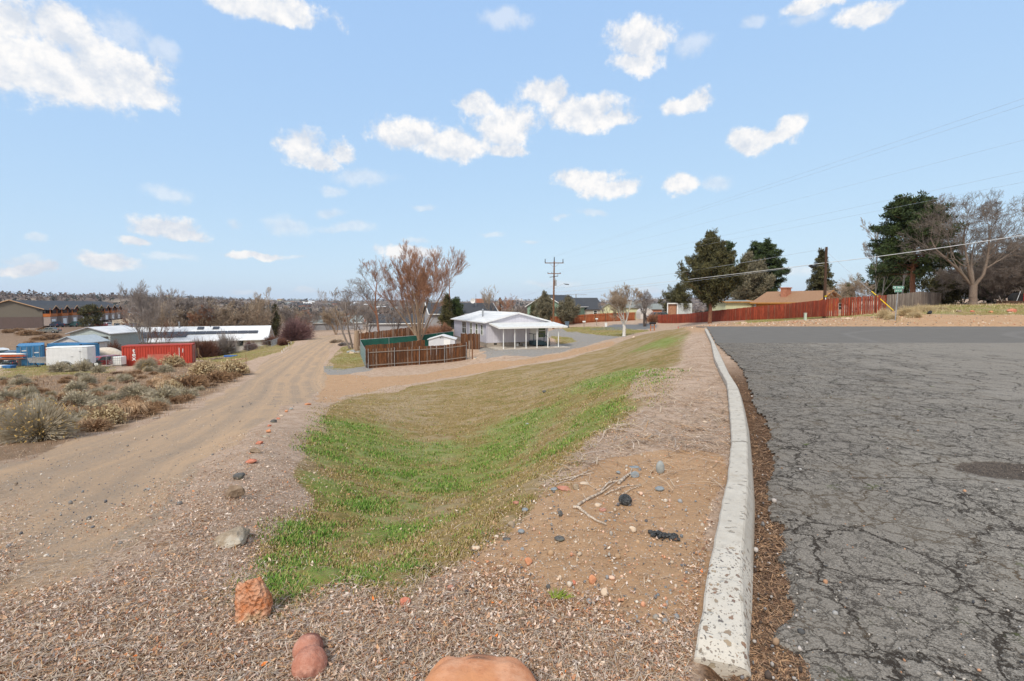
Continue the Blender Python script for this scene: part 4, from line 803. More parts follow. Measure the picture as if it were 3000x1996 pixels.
shrub(1298, 72, 70, 952, TW_ORANGE, 'clipped orange-brown hedge behind the green mesh fence', 80, name='hedge', n=4200, base=.9)
shrub(1262, 74, 60, 957, TW_ORANGE, 'left run of the clipped orange-brown hedge', 81, name='hedge', n=3200, base=.9)
shrub(985, 80, 44, 995, TW_TAN, 'pale brush pile on the right bank of the track', 82, n=1600, base=.9)
shrub(1010, 72, 44, 1003, TW_GREY, 'grey brush heap at the foot of the leaning tree', 83, n=1400, base=.9)
shrub(1915, 94, 50, 917, TW_ORANGE, 'orange twig brush left of the white shed', 84, n=900)
shrub(650, 72, 60, 1048, TW_TAN, 'pale dry grass clump near the blue tray', 85, name='grass_clump', n=1500, base=.8)
shrub(705, 62, 50, 1052, S_TAN, 'straw-coloured grass clump at the track edge', 86, name='grass_clump', n=1500, base=.8)
for i, (px_, D, wq, ty) in enumerate([(2590,40,40,905),(2660,41,70,898),(2700,43,70,893),(2740,45,60,897),(2610,38.2,34,922),(2680,39,44,915)]):
    b = at(px_, D); t = stem_bush('dry_grass_clump', S_CRM, 90+i, wq*.5*D/F, max(.25, ht(ty, b)), 1500, .008, .9, .1); t.location = b
    tag(t, ['straw grass clump left of the sign pole', 'tall blond grass clump just right of the sign pole', 'second blond grass clump right of the sign pole', 'blond grass clump furthest from the sign pole', 'short grass tuft at the foot of the sign pole', 'short grass tuft on the dirt bank right of the sign pole'][i], 'grass clump')
# ---------------- shared materials ----------------
WHITE = mat('white_paint', (.80, .80, .78), (.62, .62, .60), .5, 2, ramp=(.2, .5)); WROOF = mat('white_metal_roof', (.80, .80, .80), (.66, .67, .68), .45, 1.2, stretch=(1, .25, 1))
DARKROOF = mat('dark_shingles', (.075, .08, .09), (.045, .048, .055), .9, 9, bump=.4); BRNROOF = mat('brown_shingles', (.38, .22, .13), (.26, .145, .08), .9, 9, bump=.4)
GLASS = mat('window_glass', (.03, .05, .045), (.015, .02, .02), .08, 1, spec=.8); GLASSG = mat('green_reflecting_glass', (.06, .13, .045), (.02, .04, .02), .08, 2, spec=.8)
METAL = mat('galvanized_steel', (.46, .47, .48), (.32, .33, .34), .45, 6, metal=.6); BLK = mat('black_plastic', (.02, .02, .022), (.012, .012, .013), .5, 5); RUB = mat('tyre_rubber', (.025, .025, .025), None, .85, 6)
CONC = mat('patio_concrete', (.55, .49, .42), (.42, .37, .31), .9, 1.5, bump=.2); WOODP = mat('pole_wood', (.24, .12, .06), (.12, .06, .035), .9, 5, stretch=(5, 5, .5), bump=.4)
WOODD = mat('dark_pole_wood', (.10, .055, .035), (.05, .03, .02), .9, 5, stretch=(5, 5, .5)); GREYW = mat('weathered_wood', (.34, .28, .23), (.20, .16, .13), .9, 6, stretch=(6, 6, .7))
def plank_mat(name, c1, c2, c3, w=.14, rough=.85, axis=0, gain=1.):
    """boards told apart along the local x axis by a per-board random tone, streaked vertically"""
    m = bpy.data.materials.new(name); nt, P = nodes(m); v = nd(nt, 'ShaderNodeAttribute'); v.attribute_name = 'col'
    s = nd(nt, 'ShaderNodeSeparateColor', {0: v.outputs['Color']}); o = nd(nt, 'ShaderNodeTexCoord').outputs['Object']
    n = noise(nt, nd(nt, 'ShaderNodeMapping', {'Vector': o, 'Scale': (9., 9., 1.1)}).outputs[0], 1.2, 5, .7)
    c = mix(nt, s.outputs[0], c1, c2); c = mix(nt, rng(nt, s.outputs[1], .82, .9), c, c3); c = mix(nt, rng(nt, n, .35, .68, .0, .75), c, tuple(q*.42 for q in c1))
    nt.links.new(c, P.inputs['Base Color']); P.inputs['Roughness'].default_value = rough; P.inputs['Specular IOR Level'].default_value = .2; return m
PK_BRN = plank_mat('stained_brown_boards', (.095, .042, .022), (.22, .088, .034), (.24, .17, .13)); PK_RED = plank_mat('red_stained_boards', (.24, .045, .024), (.40, .08, .038), (.27, .10, .06))
PK_GRY = plank_mat('grey_weathered_boards', (.17, .13, .105), (.34, .28, .235), (.42, .36, .30)); PK_ORG = plank_mat('orange_boards', (.36, .10, .04), (.50, .17, .07), (.40, .2, .1))
def ribs(name, c, c2, per=.3, axis='X', depth=.02, rough=.6, dirt=(.2, .12, .08), hor=False):
    """sheet or siding: real ribs come from bump along one local axis"""
    m = bpy.data.materials.new(name); nt, P = nodes(m); o = nd(nt, 'ShaderNodeTexCoord').outputs['Object']; s = nd(nt, 'ShaderNodeSeparateXYZ', {0: o})
    a = s.outputs['XYZ'.index(axis)]; f = mth(nt, 'FRACT', mth(nt, 'DIVIDE', a, per)); h = rng(nt, mth(nt, 'ABSOLUTE', mth(nt, 'SUBTRACT', f, .5)), .40, .47)
    n = noise(nt, nd(nt, 'ShaderNodeMapping', {'Vector': o, 'Scale': (1., 1., .35)}).outputs[0], 2.2, 6, .65); c_ = mix(nt, rng(nt, n, .35, .65), c2, c); c_ = mix(nt, mth(nt, 'MULTIPLY', h, .5), c_, tuple(q*.45 for q in c))
    c_ = mix(nt, rng(nt, noise(nt, o, 5, 6, .7), .64, .72, 0, .7), c_, dirt)
    nt.links.new(c_, P.inputs['Base Color']); P.inputs['Roughness'].default_value = rough
    b = nd(nt, 'ShaderNodeBump', {'Height': mth(nt, 'MULTIPLY', h, -1), 'Strength': .8, 'Distance': depth}); nt.links.new(b.outputs[0], P.inputs['Normal']); return m
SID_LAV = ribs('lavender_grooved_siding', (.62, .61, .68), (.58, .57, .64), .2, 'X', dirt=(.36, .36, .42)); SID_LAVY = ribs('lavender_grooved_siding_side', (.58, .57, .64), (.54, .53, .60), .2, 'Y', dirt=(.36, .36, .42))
SID_SAGE = ribs('sage_lap_siding', (.44, .50, .49), (.38, .44, .43), .28, 'Z', dirt=(.36, .41, .40)); SID_TAUPE = ribs('taupe_panel_siding', (.21, .18, .14), (.19, .165, .13), 1.2, 'X', dirt=(.17, .15, .12)); 
def brick_mat(name, c1, c2, mortar, s=1.6):
    m = bpy.data.materials.new(name); nt, P = nodes(m); o = nd(nt, 'ShaderNodeTexCoord').outputs['Object']; sx = nd(nt, 'ShaderNodeSeparateXYZ', {0: o})
    cx = nd(nt, 'ShaderNodeCombineXYZ', {0: mth(nt, 'ADD', sx.outputs[0], sx.outputs[1]), 1: sx.outputs[2]}); b = nd(nt, 'ShaderNodeTexBrick', {'Vector': cx.outputs[0], 'Color1': (*c1, 1), 'Color2': (*c2, 1), 'Mortar': (*mortar, 1), 'Scale': s, 'Mortar Size': .02, 'Brick Width': .62, 'Row Height': .31})
    nt.links.new(mix(nt, rng(nt, noise(nt, o, 6, 5), .4, .7, 0, .5), b.outputs[0], tuple(q*.7 for q in c1)), P.inputs['Base Color']); P.inputs['Roughness'].default_value = .9; return m
CMU = brick_mat('concrete_block', (.36, .31, .26), (.45, .39, .33), (.24, .21, .18)); BRICK = brick_mat('orange_brick', (.42, .14, .07), (.50, .19, .10), (.35, .28, .24), 5)
# ---------------- fences ----------------
def fence(name, pts, h, m, label, group=None, bw=.14, gap=.006, post_m=None, post_at=None, post_w=.09, rails=0, rail_m=None, rail_side=-1, missing=0, seed=1, jag=.02, board_part='boards', tilt=.01, post_h=.05, sink=.25):
    """pts: (x,y,z) line along the ground; boards one part, every post a part"""
    g = random.Random(seed); P = [Vector(p) for p in pts]; o0 = P[0].copy(); t = empty(name, o0, label=label, cat='fence', group=group)
    V, Fc, Cc = [], [], []; cum = [0]
    for a, b in zip(P, P[1:]): cum.append(cum[-1]+(b-a).xy.length)
    def pos(s):
        s = min(max(s, 0), cum[-1]); i = max(j for j in range(len(P)-1) if cum[j] <= s+1e-9); f = (s-cum[i])/(cum[i+1]-cum[i]); d = (P[i+1]-P[i]).xy.normalized()
        return P[i].lerp(P[i+1], f)-o0, d
    s = 0
    while s < cum[-1]-bw*.5:
        c, d = pos(s+bw/2); s += bw+gap*g.uniform(.3, 2.2)
        if g.random() < missing: continue
        n = Vector((-d.y, d.x)); w_ = bw*.5; th_ = .01; z1 = c.z+h+g.gauss(0, jag); ti = g.gauss(0, tilt); b0 = len(V)
        for z_, k in ((c.z-sink*.2, 0), (z1-.03, ti), (z1, ti)):
            ww = w_ if z_ < z1 else w_*.62
            for sx, sy in ((-1, -1), (1, -1), (1, 1), (-1, 1)): V.append((c.x+d.x*(sx*ww+k)+n.x*th_*sy, c.y+d.y*(sx*ww+k)+n.y*th_*sy, z_))
        for l in (0, 4): Fc += [(b0+l+i, b0+l+(i+1) % 4, b0+l+4+(i+1) % 4, b0+l+4+i) for i in range(4)]
        Fc += [(b0+8, b0+9, b0+10, b0+11)]; r_ = (g.random(), g.random(), g.random()); Cc += [r_]*12
    mesh_np(board_part, V, Fc, m, t, col=np.array(Cc))
    for r_ in range(rails):
        zr_ = (.28, h-.32, h/2)[r_]; mb = MB(); k = max(1, int(cum[-1]/2.4))
        for i in range(k):
            a, d = pos(cum[-1]*i/k); b, _ = pos(cum[-1]*(i+1)/k); n = Vector((-d.y, d.x, 0))*(.035*rail_side); q = math.atan2(b.y-a.y, b.x-a.x); c = (a+b)/2+n+Vector((0, 0, zr_)); L = (b-a).length
            Mx = Matrix.Rotation(q, 3, 'Z') @ Matrix.Rotation(-math.asin((b.z-a.z)/L), 3, 'Y'); mb.box(c, (L, .04, .09), M=Mx)
        mb.build('rail', rail_m or m_rail, t)
    for s_ in (post_at if post_at is not None else [cum[-1]*i/max(1, int(cum[-1]/2.4)) for i in range(int(cum[-1]/2.4)+1)]) if post_m else []:
        c, d = pos(s_ if s_ > 1e-6 else 0); n = Vector((-d.y, d.x, 0))*(rail_side*(.075+post_w/2)); q = c+n
        mb = MB()
        if post_m is METAL: mb.tube(q+Vector((0, 0, -.3)), q+Vector((0, 0, h+post_h)), .03, n=8)
        else: mb.box(q+Vector((0, 0, (h+post_h)/2-.15)), (post_w, post_w, h+post_h+.3), math.atan2(d.y, d.x))
        mb.build('post', post_m, t)
    return t
m_rail = GREYW
def gp(px_, D, dz=0): return at(px_, D, dz)
# brown fence in front of the yard, seen from its rail side
F0, F1 = gp(1078, 45.5), gp(1369, 51.5); Lf = (F1-F0).xy.length
mid = [gp(1078+(1369-1078)*k, 45.5+6*k) for k in (0, .25, .5, .75, 1)]
fence('board_fence', mid, 1.83, PK_BRN, 'brown stained board fence with two rails and steel posts beside the dirt drive', bw=.145, post_m=METAL, post_at=[0, Lf*.245, Lf*.49, Lf*.75, Lf*.985], rails=2, seed=3, jag=.012)
for px_, D, lb, hh in ((1375, 51.2, 'weathered wooden gate post at the right end of the brown fence', 1.98), (1384, 51.0, 'outer dark gate post right of the brown fence end', 1.92)):
    tag(MB().box((0, 0, hh/2-.1), (.13, .13, hh+.2)).box((0, -.02, hh-.25), (.16, .03, .06)).build('gate_post', GREYW if px_ < 1380 else WOODP, loc=gp(px_, D), rz=.1), lb, 'post')
fence('board_fence', [gp(1069, 48.6), gp(1074, 45.9)], 1.83, PK_BRN, 'short side run of brown boards at the left corner of the yard fence', bw=.145, seed=5, rails=1)
fence('board_fence', [gp(1070, 50), gp(1160, 52), gp(1246, 55)], 1.83, PK_BRN, 'older brown board fence just behind the front one, ending at the shed', bw=.145, seed=6, rails=0, jag=.015)
fence('board_fence', [gp(1350, 60), gp(1407, 56.6)], 1.83, PK_BRN, 'brown gate panel standing against the lavender house wall', bw=.145, seed=7, rails=0, jag=.05)
fence('board_fence', [gp(1049, 69), gp(1130, 70.5), gp(1225, 73)], 1.83, PK_BRN, 'long far brown fence behind the green mesh', bw=.145, seed=8, jag=.03)
fence('board_fence', [gp(1612, 96), gp(1660, 97), gp(1750, 100), gp(1860, 104)], 1.75, PK_ORG, 'orange-brown fence beyond the trash can and the cul-de-sac', bw=.145, seed=9, rails=2, rail_m=PK_ORG, post_m=WOODP)
def fz(px_, D, rb): return Vector((at(px_, D).x, D, U(px_, rb, D).z-.02))
RF = [(1927,92,950),(1970,88,950),(2013,83,950),(2048,77,948.5),(2082,73,946),(2143,67,943),(2200,64,939),(2247,62,936),(2302,60,932),(2356,56,929.5),(2420,52,926)]
fence('board_fence', [fz(*p) for p in RF], 1.8, PK_RED, 'long red-stained fence rising from the cul-de-sac to the dark pole', bw=.14, gap=.004, seed=10, jag=.018, post_m=WOODP, post_at=[2, 14, 24, 31], rail_side=1, sink=.1)
fence('board_fence', [fz(2420,52,926), fz(2498,50,924), fz(2545,49.7,920), fz(2597,49.6,917)], 1.86, PK_RED, 'gappy red fence section right of the dark pole', bw=.125, gap=.045, seed=11, jag=.025, tilt=.02, post_m=WOODP, post_at=[.05, 2.2, 4.7], rail_side=1, missing=.02)
fence('board_fence', [fz(2597,49.6,917), fz(2650,53,909), fz(2692,58,900), fz(2740,68,896), fz(2776,80,893), fz(2815,104,891)], 1.86, PK_GRY, 'unpainted grey board fence running away right of the street sign', bw=.15, gap=.01, seed=12, jag=.02, tilt=.015)
# dark boards along the foot of the lower red fence
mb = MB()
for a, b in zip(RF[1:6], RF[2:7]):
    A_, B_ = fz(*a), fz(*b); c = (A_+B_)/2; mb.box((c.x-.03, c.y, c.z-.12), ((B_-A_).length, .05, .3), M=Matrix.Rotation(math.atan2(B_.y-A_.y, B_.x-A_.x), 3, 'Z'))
tag(mb.build('foot_board', WOODD), 'dark boards under the lower red fence', 'retaining wall')
# green mesh fence
def mesh_fence(pts, h, label, m, alpha=False, wires=False):
    t = empty('mesh_fence', pts[0], label=label, cat='fence'); o = Vector(pts[0])
    pm = MB()
    for a, b in zip(pts, pts[1:]):
        a, b = Vector(a)-o, Vector(b)-o; d = (b-a).xy.normalized(); n = Vector((-d.y, d.x, 0))*.004
        if wires:
            L = (b-a).length; k = int(L/.14)
            for i in range(k):
                for s in (1, -1):
                    p0 = a.lerp(b, i/k); q = a.lerp(b, min(1, max(0, (i+s*h/.14*.6)/k))); pm.tube(p0+Vector((0, 0, .03)), q+Vector((0, 0, h)), .006, n=3, cap=False)
        else: pm.add([a+n+Vector((0, 0, .02)), b+n+Vector((0, 0, .02)), b+n+Vector((0, 0, h-.03)), a+n+Vector((0, 0, h-.03)), a-n+Vector((0, 0, .02)), b-n+Vector((0, 0, .02)), b-n+Vector((0, 0, h-.03)), a-n+Vector((0, 0, h-.03))], [(0,1,2,3),(7,6,5,4),(3,2,6,7),(0,4,5,1)])
    pm.build('mesh', m, t); tr = MB()
    for a, b in zip(pts, pts[1:]):
        a, b = Vector(a)-o, Vector(b)-o; tr.tube(a+Vector((0, 0, h)), b+Vector((0, 0, h)), .022, n=6)
        k = max(1, round((b-a).length/2.6))
        for i in range(k+1):
            if i == k and b != Vector(pts[-1])-o: continue
            q = a.lerp(b, i/k); MB().tube(q+Vector((0, 0, -.2)), q+Vector((0, 0, h+.04)), .03, n=7).build('post', METAL, t)
    tr.build('top_rail', METAL, t); return t
GREENM = mat('green_privacy_mesh', (.012, .09, .065), (.008, .06, .045), .7, 1.2)
mesh_fence([gp(1056, 58), gp(1140, 58.8), gp(1230, 60), gp(1329, 62.5)], 1.8, 'dark green privacy mesh fence around the yard', GREENM)
mesh_fence([gp(1056, 58), gp(1071, 46.5)], 1.7, 'side run of steel mesh fence at the left of the yard', mat('teal_mesh', (.08, .2, .2), (.2, .3, .3), .6, 8))
mesh_fence([gp(690, 88), gp(795, 86), gp(845, 104)], 1.2, 'low chain-link fence at the corner of the long white house', METAL, wires=True)
mesh_fence([gp(575, 86), gp(690, 88)], 1.1, 'chain-link fence behind the blue tray', METAL, wires=True)
# ---------------- houses ----------------
def gable_roof(mb, w_, l, ze, rise, ov=.35, th_=.12, x0=0, y0=0, along='y'):
    """roof over x0..x0+w_, y0..y0+l, ridge along the given axis"""
    if along == 'y':
        a = [(x0-ov, ze-ov*rise/(w_/2)), (x0+w_/2, ze+rise), (x0+w_+ov, ze-ov*rise/(w_/2))]
        mb.prism([a[0], a[1], a[2], (a[2][0], a[2][1]-th_), (a[1][0], a[1][1]-th_), (a[0][0], a[0][1]-th_)], 'y', y0-ov, y0+l+ov)
    else:
        a = [(y0-ov, ze-ov*rise/(l/2)), (y0+l/2, ze+rise), (y0+l+ov, ze-ov*rise/(l/2))]
        mb.prism([a[0], a[1], a[2], (a[2][0], a[2][1]-th_), (a[1][0], a[1][1]-th_), (a[0][0], a[0][1]-th_)], 'x', x0-ov, x0+w_+ov)
    return mb
def gable_box(w_, l, h, rise, along='y', inset=.13):
    mb = MB()
    if along == 'y': mb.prism([(0, -.8), (w_, -.8), (w_, h), (w_/2, h+rise-inset), (0, h)], 'y', 0, l)
    else: mb.prism([(0, -.8), (l, -.8), (l, h), (l/2, h+rise-inset), (0, h)], 'x', 0, w_)
    return mb
def window(parent, c, w_, h, face, glass=GLASS, frame=WHITE, sash=True, double=False, fw=.09):
    """face: 'x-','x+','y-','y+' outward direction in the parent frame; c = centre on the wall plane"""
    s = {'x-': ((0, 1), (-1, 0)), 'x+': ((0, 1), (1, 0)), 'y-': ((1, 0), (0, -1)), 'y+': ((1, 0), (0, 1))}[face]; (ax, ay), (nx, ny) = s
    def bx(mb, u, z, du, dz, dn, off): mb.box((c[0]+ax*u+nx*off, c[1]+ay*u+ny*off, c[2]+z), (du if ax else dn, du if ay else dn, dz))
    fr = MB(); 
    for u in (-1, 1): bx(fr, u*(w_/2+fw/2), 0, fw, h+2*fw, .06, .03)
    for z in (-1, 1): bx(fr, 0, z*(h/2+fw/2), w_, fw, .06, .03)
    if sash: bx(fr, 0, 0, w_, .05, .05, .027)
    if double: bx(fr, 0, 0, .06, h, .052, .028)
    f = fr.build('window', frame, parent); g = MB(); bx(g, 0, 0, w_, h, .02, .012); g.build('pane', glass, f); return f
def house_lav():
    ang = math.atan2(.37, .93); C0 = gp(1425, 58); t = empty('house', C0, ang, label='lavender-grey single-storey house with white metal roof and covered patio', cat='house'); W_, L_, HE, RS = 8.2, 15, 3.1, 1.05
    mb = MB(); mb.prism([(0, .55), (W_, .55), (W_, HE), (W_/2, HE+RS-.1), (0, HE)], 'y', 0, .12); mb.build('wall', SID_LAV, t); MB().box((W_/2, L_-.06, (HE+.55)/2), (W_, .12, HE-.55)).build('wall', SID_LAV, t)
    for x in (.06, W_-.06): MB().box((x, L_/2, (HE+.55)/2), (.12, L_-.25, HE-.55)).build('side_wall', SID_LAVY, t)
    MB().box((W_/2, L_/2, .12), (W_-.06, L_-.06, .86)).build('block_base', CMU, t)
    rf = gable_roof(MB(), W_, L_, HE+.06, RS, .32, .16).build('roof', WROOF, t)
    sm = MB()
    for i in range(26):  # standing seams
        y = i*.6-.2
        for s in (-1, 1):
            a = Vector((W_/2, y, HE+.06+RS+.012)); b = Vector((W_/2+s*(W_/2+.3), y, HE+.06-.3*RS/(W_/2)+.012)); sm.tube(a, b, .014, n=4)
    sm.build('seams', WROOF, rf); MB().tube((1.6, 6.2, HE+.3), (1.6, 6.2, HE+1.35), .11, n=10).tube((1.6, 6.2, HE+1.33), (1.6, 6.2, HE+1.5), .17, .05, n=10).build('flue', METAL, rf); MB().tube((5.2, 2.5, HE+.7), (5.2, 2.5, HE+1.15), .04, n=6).build('vent_pipe', BLK, rf)
    MB().box((-.4, L_/2, HE-.1), (.12, L_+.6, .12)).build('gutter', WHITE, t); MB().box((.02, -.02, 1.8), (.12, .05, 2.5)).box((W_-.02, -.02, 1.8), (.12, .05, 2.5)).build('corner_trim', SID_LAV, t)
    for y, ww, hh, z, dbl, gl in ((9.5, 1.9, 1.55, 2.0, 1, GLASS), (6.2, .8, 1.5, 2.0, 0, GLASSG), (3.75, .8, 1.5, 1.98, 0, GLASSG), (1.65, .65, 1.2, 2.05, 0, GLASSG)): window(t, (0, y, z), ww, hh, 'x-', gl, double=dbl)
    window(t, (7.35, 0, 1.9), .95, 1.7, 'y-', GLASSG)
    d = MB().box((6.3, -.03, 1.85), (.95, .06, 2.05)).build('door', WHITE, t); fr = MB()
    for x in (5.79, 6.81): fr.box((x, -.04, 1.87), (.08, .08, 2.15))
    fr.box((6.3, -.04, 2.93), (1.1, .08, .07)); fr.build('frame', WHITE, d); pn = MB()
    for x in (6.1, 6.5):
        for z in (1.2, 1.9, 2.55): pn.box((x, -.065, z), (.26, .012, .45))
    pn.build('panels', WHITE, d); MB().tube((6.68, -.06, 1.75), (6.68, -.13, 1.75), .03, n=8).build('handle', METAL, d)
    for x in (1.15, 4.2): MB().box((x, .02, .4), (.36, .04, .18)).build('vent', BLK, t)
    MB().box((4.75, -.25, .14), (.3, .3, .5)).build('utility_box', METAL, t)
    # patio
    MB().box((4.75, -1.85, -.02), (9.1, 3.7, .2)).build('patio_slab', CONC, t)
    cov = MB(); cov.add([(.25, 0, 2.98), (9.0, 0, 2.98), (9.0, -3.75, 2.62), (.25, -3.75, 2.62), (.25, 0, 2.83), (9.0, 0, 2.83), (9.0, -3.75, 2.42), (.25, -3.75, 2.42)], [(0,1,2,3),(7,6,5,4),(0,4,5,1),(1,5,6,2),(2,6,7,3),(3,7,4,0)]); pc_ = cov.build('patio_cover', WHITE, t)
    pr = MB()
    for i in range(29): x = .35+i*.305; pr.add([(x, -.05, 2.988), (x+.03, -.05, 2.988), (x+.03, -3.7, 2.632), (x, -3.7, 2.632)], [(0, 1, 2, 3)])
    pr.build('pan_ribs', METAL, pc_)
    for i in range(6): MB().box((.94+i*1.41, -3.3, 1.26), (.085, .085, 2.37)).box((.94+i*1.41, -3.3, .09), (.14, .14, .02)).build('post', WHITE, t)
    TEAL = mat('teal_painted_wood', (.065, .11, .13), (.045, .08, .095), .7, 4); st_ = MB(); st_.box((6.3, -.75, .66), (1.5, 1.3, .08)); st_.box((6.3, -.75, .42), (1.44, 1.24, .4))
    for i in range(3): st_.box((7.2+i*.27, -.75, .52-i*.17), (.28, 1.2, .05)); st_.box((7.2+i*.27, -.75, .3-i*.09), (.24, 1.15, .4-i*.17))
    s_ = st_.build('steps', TEAL, t); rl = MB()
    for x in (5.6, 7.0): rl.box((x, -1.38, 1.1), (.07, .07, 1.0)); 
    rl.box((6.3, -1.38, 1.58), (1.5, .07, .06)); rl.tube((7.0, -1.38, 1.58), (7.75, -1.38, .95), .035, n=4); rl.box((7.75, -1.38, .5), (.07, .07, 1.0)); rl.box((5.6, -.7, 1.58), (.06, 1.3, .06)); rl.build('handrail', TEAL, s_)
    b = t.matrix_basis @ Vector((4.35, -.35, .08)); p = C0+Matrix.Rotation(ang, 3, 'Z') @ Vector((3.85, -.45, .08)); tag(MB().tube((0, 0, 0), (0, 0, .33), .13, .16, n=12).build('bucket', WHITE, loc=p), 'small white bucket on the patio by the block base', 'bucket')
    return t, C0, ang
house_lav()
# shed
t = empty('shed', gp(1256, 55.2), .05, label='small white garden shed with low gable roof inside the brown fence', cat='shed')
p0 = MB().prism([(0, 0), (3.0, 0), (3.0, 1.85), (1.5, 2.2), (0, 1.85)], 'y', 0, 2.2).build('wall', ribs('shed_metal_siding', (.66, .67, .70), (.60, .61, .64), .1, 'X', .006, dirt=(.55, .56, .6)), t)
gable_roof(MB(), 3.0, 2.2, 1.9, .42, .14, .07).build('roof', WROOF, t); dr_ = MB().box((2.1, -.02, 1.0), (.75, .03, 1.6)).build('door', WHITE, t); MB().box((1.38, -.03, 2.02), (.2, .04, .06)).box((1.62, -.03, 2.02), (.14, .04, .06)).build('vent', BLK, t)
# simple neighbours: name, label, px_left, D, width, length, h, rise, rz, wall, roof, along, dz, windows
def house(label, px_, D, W_, L_, h, rise, rz, wm_, rm_, along='x', dz=0, wins=(), name='house', ov=.4, fascia=None, cat='house', extra=None):
    b = gp(px_, D); t = empty(name, (b.x, b.y, b.z+dz), R(rz), label=label, cat=cat)
    gable_box(W_, L_, h, rise, along).build('wall', wm_, t); rf = gable_roof(MB(), W_, L_, h+.03, rise, ov, .12, along=along).build('roof', rm_, t)
    if fascia:
        fb = MB()
        if along == 'x':
            for x in (-ov-.03, W_+ov+.03):
                for s in (0, 1): a = (x, L_/2, h+rise); e = (x, -ov if s == 0 else L_+ov, h-ov*rise/(L_/2)); fb.tube(a, e, .09, n=4)
            fb.box((W_/2, -ov-.03, h-ov*rise/(L_/2)), (W_+2*ov, .06, .16))
        else:
            for y in (-ov-.03,):
                for s in (0, 1): a = (W_/2, y, h+rise-.02); e = (-ov if s == 0 else W_+ov, y, h-ov*rise/(W_/2)-.02); fb.tube(a, e, .09, n=4)
            for x in (-ov-.03, W_+ov+.03): fb.box((x, L_/2, h-ov*rise/(W_/2)), (.06, L_+2*ov, .16))
        fb.build('fascia', fascia, rf)
    for wq in wins: window(t, *wq)
    if extra: extra(t, rf)
    return t
STUC = mat('cream_stucco', (.62, .58, .55), (.52, .48, .45), .9, 3); OCH = mat('orange_siding', (.50, .22, .06), (.40, .16, .045), .8, 3); LIME = mat('pale_yellow_green_siding', (.62, .62, .40), (.55, .55, .35), .8, 3); GRN = mat('green_siding', (.22, .33, .25), (.19, .28, .21), .8, 3); TAN = mat('tan_siding', (.48, .44, .37), (.42, .38, .32), .8, 3); GREYS = mat('grey_siding', (.38, .38, .40), (.33, .33, .35), .8, 3)
ORF = mat('orange_trim', (.56, .27, .06), (.45, .20, .05), .7, 3); LTROOF = mat('grey_green_roofing', (.26, .28, .27), (.20, .22, .21), .9, 5)
def ex_orange(t, rf):
    MB().box((3.2, 6.0, 3.75), (1.9, 1.1, 2.0)).box((3.2, 6.0, 4.8), (2.1, 1.3, .18)).build('chimney', BRICK, rf)
    for x in (2.5, 3.8): MB().tube((x, 6, 4.8), (x, 6, 5.2), .12, n=8).build('flue', METAL, rf)
    MB().box((10.2, -.02, 2.5), (.9, .05, .45)).build('gable_vent', ORF, t)
# orange house: gable end faces us and to the right
b = gp(2310, 72); t = house('tan-roofed orange house with brick chimney behind the red fence', 2385, 70, 7.6, 9.0, 2.4, 1.6, 30, OCH, BRNROOF, 'y', -.75, [((7.2, 0, 1.6), 1.2, .9, 'y-')], fascia=ORF, ov=.6,
   extra=lambda t, rf: (MB().box((2.2, 5.5, 3.5), (1.3, .9, 1.9)).box((2.2, 5.5, 4.5), (1.5, 1.1, .16)).build('chimney', BRICK, rf), MB().box((6.2, -.03, 2.9), (.9, .05, .5)).build('gable_vent', ORF, t)))
house('low shed with grey-green roof and orange fascia behind the red fence', 2125, 78, 5.2, 4.5, 2.3, .25, 12, LIME, LTROOF, 'x', .35, fascia=ORF, name='shed', cat='shed')
b = gp(1955, 100); t = empty('storage_shed', b, R(0), label='white flat-roofed shed with a brown open front behind the end of the red fence', cat='shed')
mb = MB(); mb.box((4.2, 1.5, 1.9), (3.6, 3, 3.8)); t.scale = (.85, .85, .9); mb.build('wall', mat('pale_metal_siding', (.52, .55, .55), (.46, .49, .49), .6, 2), t); MB().box((1.2, -.02, 3.75), (2.5, .2, .25)).box((.02, 0, 1.9), (.2, .2, 3.8)).box((2.4, 0, 1.9), (.2, .2, 3.8)).build('frame', WHITE, t); MB().box((1.2, .4, 1.8), (2.2, .1, 3.6)).build('panel', mat('rusty_panel', (.42, .22, .13), (.30, .15, .09), .9, 3), t)
house('green house with dark roof and white-trimmed gable behind the white roof', 1545, 112, 9.5, 12, 3.4, 2.6, -32, GRN, DARKROOF, 'y', .2, fascia=WHITE)
house('wide tan house with dark grey roof behind the orange-brown fence', 1632, 116, 10.5, 9, 2.7, 2.6, 4, TAN, DARKROOF, 'x', .2, [((1.8, 0, 1.6), 1.2, 1.0, 'y-'), ((5.9, 0, 1.6), 1.6, 1.1, 'y-'), ((9.3, 0, 1.7), .8, .8, 'y-')])
house('pale yellow gable house beyond the cul-de-sac', 1756, 124, 4.6, 7, 2.6, 1.5, -8, LIME, LTROOF, 'y', 0)
house('yellow-green house beyond the mailboxes', 1834, 118, 5.2, 7, 3.0, 1.3, 6, LIME, LTROOF, 'x', 0, [((3.4, 0, 1.6), .9, 1.2, 'y-')])
house('brick-red house sliver beyond the dark bare tree', 1893, 124, 4, 5, 2.6, 1.2, 0, BRICK, LTROOF, 'x', 0)
t = empty('storage_shed', gp(1895, 112), label='white arched carport beyond the mailboxes', cat='shed'); mb = MB(); mb.prism([(math.cos(a)*1.5, 1.3+math.sin(a)*1.2) for a in [math.pi*i/12 for i in range(13)]]+[(-1.5, 0), (1.5, 0)], 'y', 0, 4); mb.build('cover', STUC, t)
